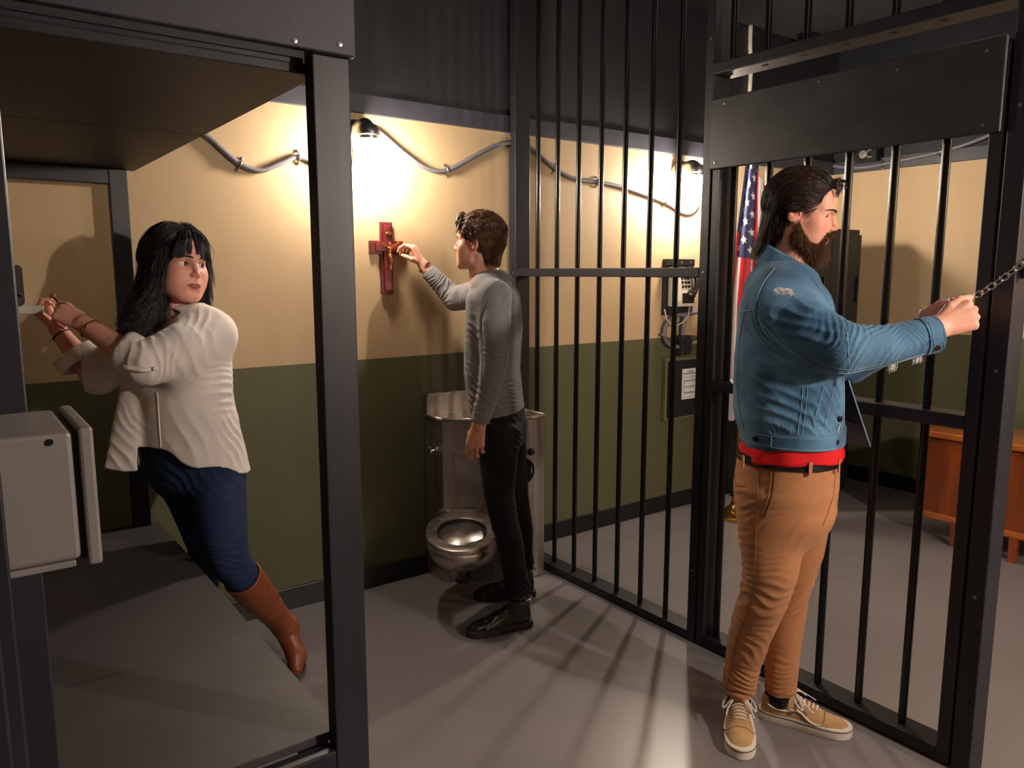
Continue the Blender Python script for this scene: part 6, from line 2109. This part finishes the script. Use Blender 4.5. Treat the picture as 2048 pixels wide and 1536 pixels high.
# ================================================================== the woman in the white shirt
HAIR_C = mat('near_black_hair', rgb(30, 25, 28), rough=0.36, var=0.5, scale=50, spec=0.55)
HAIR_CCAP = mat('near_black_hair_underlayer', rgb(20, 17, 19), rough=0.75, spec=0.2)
WHITE = mat('white_crinkled_cotton', rgb(226, 214, 206), rough=0.9, var=0.03, scale=30, bump=0.3, bscale=300, spec=0.15, sheen=0.1)
WHITE_S = mat('white_cotton_edge', rgb(240, 230, 222), rough=0.9, spec=0.15)
NAVY = mat('navy_denim', rgb(28, 42, 72), rough=0.8, var=0.2, scale=10, bump=0.3, bscale=430, spec=0.25)
BROWN_B = mat('brown_boot_leather', rgb(126, 64, 36), rough=0.42, var=0.16, scale=16, bump=0.12, bscale=140, spec=0.5)
TATTOO = mat('tattoo_ink', rgb(92, 62, 56), rough=0.6)
BEAD = mat('copper_beads', rgb(156, 92, 58), rough=0.3, metal=0.6)

def build_C():
    P = Person(0.69, -0.45)
    sk = rgb(222, 158, 138)
    X = (1, 0, 0)
    yaw = math.radians(35)
    hx = head_xf((-0.050, 0.012, 1.496), (math.sin(yaw), math.cos(yaw)), pitch=-2, roll=-6, s=1.0)
    Vh, Qh, Ch = head_patch(P, sk, rgb(150, 66, 66), female=True, jaw=0.93, lip_open=0.0012, es=1.15)
    surf = (Vh, Qh)
    Vh = hx(Vh)
    # arms
    Fh = Field((-0.56, -0.20, 1.06), (-0.08, 0.30, 1.48), 0.0026)
    el, wr = np.array((-0.165, 0.19, 1.19)), np.array((-0.335, 0.062, 1.308))
    Fh.chain([el, el * 0.6 + wr * 0.4, wr], [0.043, 0.039, 0.0265], k=0.012)
    f1 = hand_frame(wr, (-0.74, -0.46, 0.48), (0.05, 0.75, 0.66))
    ch1, T1 = add_hand(Fh, f1, [(26, 36, 20), (52, 66, 34), (60, 74, 38), (66, 76, 40)], spread=2, thumb=[(0.036, 0.048, -0.016), (0.040, 0.080, -0.024), (0.034, 0.108, -0.026)], mirror=True, s=0.92)
    el2, wr2 = np.array((-0.335, -0.022, 1.145)), np.array((-0.425, -0.075, 1.282))
    Fh.chain([el2, el2 * 0.6 + wr2 * 0.4, wr2], [0.036, 0.036, 0.026], k=0.012)
    f2 = hand_frame(wr2, (-0.62, -0.30, 0.62), (-0.55, 0.30, -0.70))
    ch2, T2 = add_hand(Fh, f2, [(50, 56, 30), (58, 62, 34), (62, 66, 36), (66, 70, 38)], spread=2, thumb=[(0.036, 0.044, -0.020), (0.038, 0.072, -0.034), (0.030, 0.096, -0.044)], s=0.9)
    Va, Qa = Fh.net()
    Va = relax(Va, Qa, 1, 0.4)
    d = np.array((0.8, 0.6, 0))          # shoulder line
    fd = np.array((-0.6, 0.8, 0))        # chest direction
    Fb = Field((-0.40, -0.28, 0.03), (0.32, 0.32, 1.44), 0.0075)
    c0 = np.array((-0.055, -0.012, 0))
    def sec(z, w_, dp, df=0.0, dc=0.0):
        return (c0 + np.array((df, dc, z)), d, w_, dp)
    Fb.loft([sec(0.80, 0.145, 0.12, 0.015, 0.01), sec(0.92, 0.135, 0.115, 0.008, 0.005), sec(1.05, 0.125, 0.105), sec(1.18, 0.14, 0.108), sec(1.27, 0.14, 0.090), sec(1.325, 0.075, 0.062)], k=0.02, ends=(0.8, 0.6))
    for s_ in (-1, 1):
        Fb.ell(c0 + d * s_ * 0.065 + fd * 0.075 + (0, 0, 1.155), (0.058, 0.058, 0.062), k=0.03)
    Fb.chain([c0 + (0.0, 0, 1.30), (-0.056, -0.012, 1.40)], [0.052, 0.043], k=0.04)
    for s_ in (-1, 1):
        Fb.cap(c0 + fd * 0.058 + d * s_ * 0.02 + (0, 0, 1.292), c0 + d * s_ * 0.12 + fd * 0.025 + (0, 0, 1.305), 0.013, k=0.02)
    Fb.chain([c0 + d * 0.14 + (0, 0, 1.27), el], [0.048, 0.042], k=0.03)
    Fb.chain([c0 - d * 0.14 + (0, 0, 1.26), el2], [0.046, 0.04], k=0.03)
    Fb.chain([(0.02, 0.04, 0.80), (0.045, 0.180, 0.52), (0.095, 0.136, 0.44), (0.238, -0.045, 0.15)], [0.080, 0.048, 0.040, 0.026], k=0.01)
    Fb.chain([(-0.07, -0.05, 0.80), (-0.02, -0.06, 0.48), (-0.035, -0.085, 0.34), (-0.04, -0.12, 0.09)], [0.075, 0.045, 0.036, 0.026], k=0.01)
    Vb, Qb = Fb.net()
    Vb = relax(Vb, Qb, 1)
    V, Q, C = join([(Vh, Qh, Ch), (Va, Qa, flat_col(Va, sk)), (Vb, Qb, flat_col(Vb, sk))])
    P.body('person', 'dark-haired woman in loose white shirt, jeans and brown boots leaning behind the bunk', SKIN, V, Q, C)
    head_extras(P, hx, IRIS_DARK, HAIR_C, (0.55, 1, 0.02) if hx(np.array((1, 0, 0)))[0] > hx(np.array((0, 0, 0)))[0] else (-0.55, 1, 0.02), female=True, surf=surf, es=1.15)
    # hair cap
    F = Field((-0.13, -0.16, -0.26), (0.13, 0.13, 0.15), 0.0032)
    F.ell(CEN + (0, -0.003, 0.002), RAD + (0.013, 0.012, 0.011), k=0)
    for s_ in (-1, 1):
        F.loft([((s_ * 0.068, -0.022, 0.01), (0, 1, 0), 0.060, 0.024), ((s_ * 0.080, -0.018, -0.07), (0, 1, 0), 0.055, 0.026), ((s_ * 0.088, -0.012, -0.14), (0, 1, 0), 0.050, 0.030), ((s_ * 0.092, 0.0, -0.20), (0, 1, 0), 0.036, 0.026)], k=0.02, ends=(1, 0.7))
    F.loft([((0, -0.075, 0.0), X, 0.074, 0.045), ((0, -0.085, -0.12), X, 0.080, 0.035), ((0, -0.088, -0.2), X, 0.07, 0.026)], k=0.02, ends=(1, 0.7))
    F.ell((0, 0.100, -0.020), (0.070, 0.070, 0.086), k=0.010, mode='s')
    F.ell((0, 0.075, -0.090), (0.060, 0.062, 0.090), k=0.012, mode='s')
    Vq, Qq = F.net()
    Vq = relax(Vq, Qq, 3)
    Nq = vnormals(Vq, Qq)
    Vq = Vq + Nq * (np.sin(Vq[:, 0] * 210 + 3 * np.sin(Vq[:, 2] * 30)) * 0.0011 + noise3(Vq, 60, 9) * 0.002)[:, None]
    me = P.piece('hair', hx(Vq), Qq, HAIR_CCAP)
    r = np.random.default_rng(31)
    nx = 1 if hx(np.array((1.0, 0, 0)))[0] < hx(np.array((0.0, 0, 0)))[0] else -1
    part = nx * 0.010
    ro = scalp(1500, lambda x, y, z: (z > -0.01) & ~((y > 0.030) & (z < 0.098)), r, 0.009, low=-0.2)
    sg = np.where(ro[:, 0] > part, 1.0, -1.0)
    ph = r.uniform(0, 6.28, len(ro))
    am = r.uniform(0.10, 0.45, len(ro))
    fr_ = (ro[:, 1] > -0.03)
    def flow(q, t):
        o = np.zeros_like(q)
        hi = q[:, 2] > 0.02
        wv = am * np.sin(11 * t + ph) * min(1, t * 1.5)
        o[:, 0] = np.where(hi, sg * 0.9, sg * 0.05 + wv * 0.8)
        o[:, 1] = np.where(hi, np.where(q[:, 1] > -0.03, -0.25, -0.45), np.where(fr_, 0.10, -0.04) + wv * 0.6 * np.cos(ph))
        o[:, 2] = np.where(hi, -0.7, -1.0)
        return o
    L = r.uniform(0.25, 0.37, len(ro))
    g1 = grow(ro, flow, 24, L, 0.012 + 0.009 * r.uniform(size=len(ro)), CEN, RAD, free=1.25)
    # front masses hanging beside the face, curling at the ends
    def mass(n, s_, x0, dx, y0, y1, L0, L1, z0=0.0):
        a = r.uniform(0, 1, n)
        p = np.stack([s_ * (x0 + 0.020 * r.uniform(size=n)), y0 + (y1 - y0) * a, z0 + 0.02 * r.normal(size=n)], 1)
        ph = r.uniform(0, 6.28, n)
        L = r.uniform(L0, L1, n)
        out = [p]
        for k in range(16):
            t = k / 16
            cu = t * t
            d = np.stack([s_ * (dx[0] + dx[1] * t) + 0.55 * np.sin(8 * t + ph) * cu, 0.22 - 0.25 * t + 0.55 * np.cos(8 * t + ph) * cu, -1 + 0.3 * cu * np.sin(ph)], 1)
            out.append(out[-1] + d * (L / 16)[:, None])
        return np.stack(out, 1)
    g2 = mass(330, nx, 0.072, (0.22, 0.30), -0.055, 0.030, 0.17, 0.26)
    g3 = mass(170, -nx, 0.070, (0.02, 0.10), -0.055, 0.020, 0.13, 0.20)
    # fringe, parted above one eye
    x = r.uniform(-0.052, 0.052, 430)
    gap = nx * 0.008
    x = x[np.abs(x - gap) > 0.005]
    p = np.stack([x * 0.70 + gap * 0.2, 0.046 - 4 * x * x, 0.113 - 3.6 * x * x], 1)
    sw = (x - gap) / 0.05
    L = r.uniform(0.082, 0.114, len(x)) + 0.012 * np.abs(sw) - 0.010 * (np.abs(sw) < 0.35)
    ec, er = np.array((0, 0.010, 0.018)), np.array((0.079, 0.0855, 0.102))
    q = [p]
    for k in range(12):
        t = k / 12
        fdv = np.stack([np.where(sw * nx > 0, 0.62, 0.34) * sw * (0.35 + 0.7 * t), (1.0 - 1.22 * t ** 0.6) + 0 * sw, (-0.20 - 1.25 * t) + 0 * sw], 1)
        fdv /= np.linalg.norm(fdv, axis=1)[:, None]
        z = q[-1] + fdv * (L / 12)[:, None]
        e = (z - ec) / er
        nr = np.linalg.norm(e, axis=1)[:, None]
        z = np.where(nr < 1, ec + e / nr * er, z)
        q.append(z)
    g4 = np.stack(q, 1)
    g5 = cap_hairs(Vq, Nq, (Vq[:, 1] > -0.05) & (Vq[:, 1] < 0.050) & (np.abs(Vq[:, 0]) > 0.058) & (np.abs(Nq[:, 0]) > 0.45) & (Vq[:, 0] * Nq[:, 0] > 0) & (Vq[:, 2] < 0.075) & (Vq[:, 2] > -0.12), 2600, (0.06, 0.12), (0, -0.05, -1), r, 0.08, 0.06)
    hair_mesh(P, 'hair_locks', [(g5, 0.0009, 0.0004), (clump(g1, 6, 0.0030, r, 0.5, 0.006), 0.0009, 0.0004), (clump(g2, 8, 0.0040, r, 0.45, 0.008), 0.0009, 0.0004), (clump(g3, 8, 0.0036, r, 0.45, 0.008), 0.0009, 0.0004), (clump(g4, 5, 0.0016, r, 0.5, 0.001), 0.0007, 0.0003)], HAIR_C, me, hx)
    # shirt
    F = Field((-0.36, -0.28, 0.72), (0.20, 0.36, 1.40), 0.0042)
    F.loft([sec(0.765, 0.190, 0.150, 0.018, 0.008), sec(0.84, 0.182, 0.150, 0.012, 0.008), sec(0.92, 0.172, 0.146, 0.006, 0.006), sec(1.05, 0.158, 0.138, 0, 0.006), sec(1.17, 0.158, 0.142, 0, 0.004), sec(1.25, 0.160, 0.118), sec(1.295, 0.135, 0.090), sec(1.335, 0.085, 0.070)], k=0, ends=(0.05, 0.4), p=2.15)
    for s_ in (-1, 1):
        F.ell(c0 + d * s_ * 0.066 + fd * 0.085 + (0, 0, 1.150), (0.066, 0.066, 0.072), k=0.04)
    F.loft([(c0 + d * 0.125 + (0.0, 0, 1.262), (0, 0, 1), 0.078, 0.074), ((-0.05, 0.15, 1.225), (0, 0, 1), 0.084, 0.076), ((-0.155, 0.195, 1.190), (0, 0, 1), 0.072, 0.064), ((-0.215, 0.155, 1.226), (0.3, 0, 1), 0.060, 0.056)], k=0.05, ends=(1, 0.05))
    F.loft([(c0 - d * 0.12 + (0, 0, 1.255), (0, 0, 1), 0.072, 0.066), ((-0.315, -0.03, 1.135), (0.3, 0, 1), 0.068, 0.060)], k=0.03, ends=(1, 1))
    F.loft([((-0.315, -0.03, 1.135), (1, 0, 0.5), 0.066, 0.060), ((-0.382, -0.042, 1.205), (1, 0, 0.6), 0.062, 0.056)], k=0.015, ends=(1, 0.05))
    # open front panel swinging away on the picture-left side
    F.loft([((-0.185, -0.02, 1.17), (0.9, 0.3, 0), 0.050, 0.030), ((-0.225, 0.03, 1.00), (0.9, 0.4, 0), 0.050, 0.020), ((-0.262, 0.05, 0.825), (0.95, 0.3, 0), 0.056, 0.012)], k=0.012, ends=(1, 0.2))
    # openings
    F.loft([((-0.20, 0.165, 1.217), (0.3, 0, 1), 0.048, 0.046), ((-0.30, 0.09, 1.285), (0.3, 0, 1), 0.054, 0.05)], k=0.003, mode='s', ends=(0.1, 0.1))
    F.loft([((-0.380, -0.042, 1.203), (1, 0, 0.6), 0.050, 0.046), ((-0.425, -0.06, 1.27), (1, 0, 0.6), 0.056, 0.05)], k=0.003, mode='s', ends=(0.1, 0.1))
    F.loft([(c0 + (0, 0, 1.30), d, 0.052, 0.050), (c0 + (0, 0, 1.42), d, 0.080, 0.075)], k=0.01, mode='s', ends=(0.5, 0.2))
    F.loft([(c0 + fd * 0.135 + d * 0.005 + (0, 0, 1.195), d, 0.006, 0.06), (c0 + fd * 0.115 + (0, 0, 1.26), d, 0.026, 0.06), (c0 + fd * 0.07 + (0, 0, 1.335), d, 0.052, 0.06)], k=0.008, mode='s', ends=(0.3, 0.3))
    # curved hem
    sl, GX, GY, GZ = F.sub(F.lo, F.lo + F.h * F.n)
    hem = np.where(GX < -0.205, 0.822, 0.90 - 0.065 / (1 + np.exp(-(GX + 0.085) * 60)) - 0.055 / (1 + np.exp(-(GX - 0.085) * 55)))
    F.f = np.maximum(F.f, (hem - GZ)).astype(F32)
    V, Q = F.net()
    V = relax(V, Q, 2)
    N = vnormals(V, Q)
    V = folds(V, N, [((-0.13, 0.24, 1.20), (0.09, 0.08, 0.08), (-0.8, 0.1, 0.5), 20, 0.0055, 0.4), ((-0.01, 0.20, 1.22), (0.08, 0.08, 0.08), (0.4, 0.1, 1), 12, 0.004, 1.2),
                     ((0.07, 0.08, 1.08), (0.05, 0.1, 0.08), (0.5, 0, 1), 14, 0.004, 0.3), ((0.09, 0.05, 0.90), (0.05, 0.1, 0.12), (0.9, 0, 0.35), 13, 0.0055, 2.0),
                     ((-0.06, 0.14, 0.92), (0.12, 0.1, 0.10), (1, 0.2, 0.2), 10, 0.0035, 0.8), ((-0.25, 0.04, 0.93), (0.06, 0.1, 0.14), (1, 0, 0.08), 18, 0.004, 0.1),
                     ((-0.34, -0.02, 1.15), (0.06, 0.08, 0.06), (0.4, 0, 1), 22, 0.005, 1.4), ((0.02, 0.12, 1.30), (0.07, 0.08, 0.05), (0.9, 0.3, -0.4), 14, 0.003, 0.6)])
    V = V + N * (noise3(V, 55, 4) * 0.0014)[:, None]
    sh_ = bvh(P.piece('white_shirt', V, Q, WHITE))
    # turned-back cuffs, tab, placket, collar
    def cuff(c_, ax, u, a, b_, L, name='rolled_cuff'):
        ax = np.array(ax, float); ax /= np.linalg.norm(ax)
        u = np.array(u, float); u -= ax * (u @ ax); u /= np.linalg.norm(u)
        v = np.cross(ax, u)
        rows = []
        for t in np.linspace(0, 2 * math.pi, 44, endpoint=False):
            wv = 1 + 0.05 * math.sin(3 * t + 1) + 0.03 * math.sin(5 * t)
            o_ = u * a * math.cos(t) * wv + v * b_ * math.sin(t) * wv
            rows.append(P.w(np.array([c_ + o_ - ax * L, c_ + o_ * 1.07 - ax * L * 0.9, c_ + o_ * 1.09 - ax * L * 0.3, c_ + o_ * 1.06, c_ + o_ * 0.97 + ax * 0.001, c_ + o_ * 0.93 - ax * 0.004, c_ + o_ * 0.94 - ax * L * 0.6])))
        rows.append(rows[0])
        b = MB().rings(rows, caps=False)
        return b.build(name, WHITE, sh_, smooth=True)
    cuff(np.array((-0.217, 0.153, 1.228)), (-0.78, -0.52, 0.45), (0.3, 0, 1), 0.060, 0.055, 0.050)
    cuff(np.array((-0.384, -0.043, 1.207)), (-0.55, -0.25, 0.75), (1, 0, 0.6), 0.062, 0.056, 0.045)
    tb_ = []
    seam(P, 'sleeve_tab', [(-0.215, 0.23, 1.185), (-0.17, 0.28, 1.178), (-0.125, 0.28, 1.180)], 0.0085, WHITE_S, sh_, sh_, off=0.000)
    button(P, 'button', (-0.128, 0.268, 1.182), (-0.05, 1, 0.05), 0.006, WHITE_S, sh_)
    seam(P, 'placket', [c0 + fd * 0.16 + d * 0.02 + (0, 0, z) for z in (1.085, 1.04, 0.99, 0.94, 0.905)], 0.0035, WHITE_S, sh_, sh_, off=-0.001)
    for s_ in (-1, 1):
        rows = []
        for i in range(12):
            t = i / 11
            ang = math.pi * (0.12 + 0.86 * t)
            dr = -fd * math.cos(ang) * -1 + d * s_ * math.sin(ang)
            base = c0 + (fd * math.cos(ang) + d * s_ * math.sin(ang)) * (0.062 + 0.03 * (1 - t)) + np.array((0, 0, 1.312 + 0.03 * t - 0.07 * (1 - t) ** 1.6))
            out = (fd * math.cos(ang) + d * s_ * math.sin(ang))
            hgt_ = 0.030
            rows.append(P.w(np.array([base, base + out * 0.004 + (0, 0, hgt_), base + out * 0.012 + (0, 0, hgt_ + 0.002), base + out * 0.036 + (0, 0, -0.004), base + out * 0.033 + (0, 0, -0.008), base + out * 0.010 + (0, 0, hgt_ - 0.008)])))
        MB().rings(rows).build('collar', WHITE, sh_, smooth='auto')
    # jeans
    F = Field((-0.26, -0.22, 0.24), (0.20, 0.32, 0.98), 0.0048)
    F.loft([sec(0.945, 0.142, 0.122, 0.010, 0.004), sec(0.86, 0.158, 0.136, 0.016, 0.006), sec(0.78, 0.158, 0.134, 0.018, 0.006)], k=0, ends=(0.1, 0.7))
    F.loft([((0.025, 0.04, 0.80), X, 0.100, 0.105), ((0.032, 0.10, 0.69), X, 0.090, 0.096), ((0.040, 0.165, 0.575), X, 0.076, 0.076), ((0.052, 0.185, 0.52), X, 0.066, 0.066), ((0.085, 0.150, 0.455), X, 0.058, 0.060), ((0.115, 0.11, 0.40), X, 0.05, 0.05)], k=0.03, ends=(1, 0.3))
    F.loft([((-0.085, -0.04, 0.80), X, 0.092, 0.105), ((-0.050, -0.04, 0.66), X, 0.076, 0.09), ((-0.020, -0.06, 0.50), X, 0.060, 0.064), ((-0.036, -0.088, 0.29), X, 0.048, 0.050)], k=0.03, ends=(1, 0.3))
    V, Q = F.net()
    V = relax(V, Q, 2)
    N = vnormals(V, Q)
    V = folds(V, N, [((0.05, 0.2, 0.54), (0.08, 0.09, 0.07), (0.4, 0.2, 1), 24, 0.005, 0.3), ((-0.03, 0.12, 0.80), (0.12, 0.1, 0.08), (0.4, 0.3, 1), 18, 0.004, 0.9), ((0.09, 0.17, 0.46), (0.06, 0.08, 0.05), (0.5, 0, 1), 34, 0.003, 0.9)])
    P.piece('blue_jeans', V, Q, NAVY)
    # tall brown boots
    def tall_boot(kn, top, an, heel, ball, toe):
        F = Field(np.min([top, an, heel, ball, toe], 0) - 0.09, np.max([top, an, heel, ball, toe], 0) + 0.09, 0.004)
        kn, top, an, heel, ball, toe = (np.array(q, float) for q in (kn, top, an, heel, ball, toe))
        m1 = top * 0.62 + an * 0.38
        F.loft([(top, X, 0.066, 0.066), (m1, X, 0.060, 0.062), (top * 0.25 + an * 0.75, X, 0.046, 0.050), (an, X, 0.044, 0.048)], k=0, ends=(0.05, 1))
        F.chain([an, heel], [0.040, 0.034], k=0.02)
        F.chain([an, ball, toe], [0.042, 0.034, 0.022], k=0.02)
        F.cap(top + (top - an) * 0.3, top - (top - an) * 0.10, 0.060, 0.056, k=0.003, mode='s')
        V, Q = F.net()
        V = relax(V, Q, 2)
        N = vnormals(V, Q)
        V = folds(V, N, [(an, 0.08, tuple(top - an), 26, 0.006, 0.4), (m1, 0.10, tuple(top - an), 14, 0.005, 1.0)])
        bo = P.piece('boot', V, Q, BROWN_B)
        sd = (toe - heel) / np.linalg.norm(toe - heel)
        upv = np.cross(np.cross(sd, (0, 0, 1.0)), sd)
        upv = -upv / np.linalg.norm(upv)
        pts = [heel + upv * 0.038, heel * 0.5 + ball * 0.5 + upv * 0.034, ball + upv * 0.036, toe + upv * 0.024]
        b = MB().tube(P.w(np.array(catmull(pts, 5))), [0.028] * 5 + [0.026] * 5 + [0.034] * 5 + [0.022], 12, flat=0.22)
        b.build('sole', SOLE_B, bo, smooth='auto')
        return bo
    tall_boot((0.045, 0.185, 0.52), (0.092, 0.140, 0.440), (0.240, -0.045, 0.150), (0.265, -0.085, 0.125), (0.272, 0.015, 0.052), (0.262, 0.085, 0.040))
    tall_boot((-0.03, -0.05, 0.5), (-0.037, -0.09, 0.30), (-0.040, -0.12, 0.10), (-0.040, -0.15, 0.068), (-0.04, -0.03, 0.048), (-0.04, 0.04, 0.042))
    # bracelets and the tattoo line
    ax = wr - el
    ax = ax / np.linalg.norm(ax)
    bb = wr - ax * 0.030
    u = np.cross(ax, (0, 0, 1.0)); u /= np.linalg.norm(u)
    v = np.cross(ax, u)
    b = MB()
    for t in np.linspace(0, 2 * math.pi, 26, endpoint=False):
        q = bb + (u * math.cos(t) + v * math.sin(t)) * 0.0315 + ax * 0.006 * math.sin(t)
        b.lathe(q, [(0.0006, -0.0036), (0.0030, -0.0018), (0.0036, 0), (0.0030, 0.0018), (0.0006, 0.0036)], 8)
    b.v = [tuple(q) for q in P.w(np.array(b.v))]
    b.build('bead_bracelet', BEAD, P.root, smooth=True)
    ring_tube(P, 'bracelet', bb - ax * 0.010, ax + v * 0.2, 0.0320, 0.0012, M['gold'], P.root)
    ax2 = (wr2 - el2) / np.linalg.norm(wr2 - el2)
    ring_tube(P, 'bracelet', wr2 - ax2 * 0.02, ax2, 0.0285, 0.003, BRACE, P.root)
    return P, T1, ch1
PC, TC1, chC = build_C()
# what she holds: a small key-like metal tool
tip_i = TC1(chC[0][0][-1])
tip_t = TC1(chC[4][0][-1])
mid = (tip_i + tip_t) / 2
hd = thing('metal_clasp', 'small shiny metal clasp pinched between the woman\'s fingers at the shelf edge', 'clasp', tuple(PC.w(mid[None])[0]))
dv = np.array((-0.55, -0.25, 0.80)); dv /= np.linalg.norm(dv)
b = MB().tube([mid + dv * 0.002, mid + dv * 0.045], 0.0045, 10)
b.v = [tuple(q) for q in PC.w(np.array(b.v))]
b.build('shaft', M['chrome'], hd, smooth='auto')
b = MB().box((-0.008, -0.003, -0.008), (0.008, 0.003, 0.008), c=mid + dv * 0.05, R=np.eye(3))
b.v = [tuple(q) for q in PC.w(np.array(b.v))]
b.build('head', M['gold'], hd, bevel=0.001)
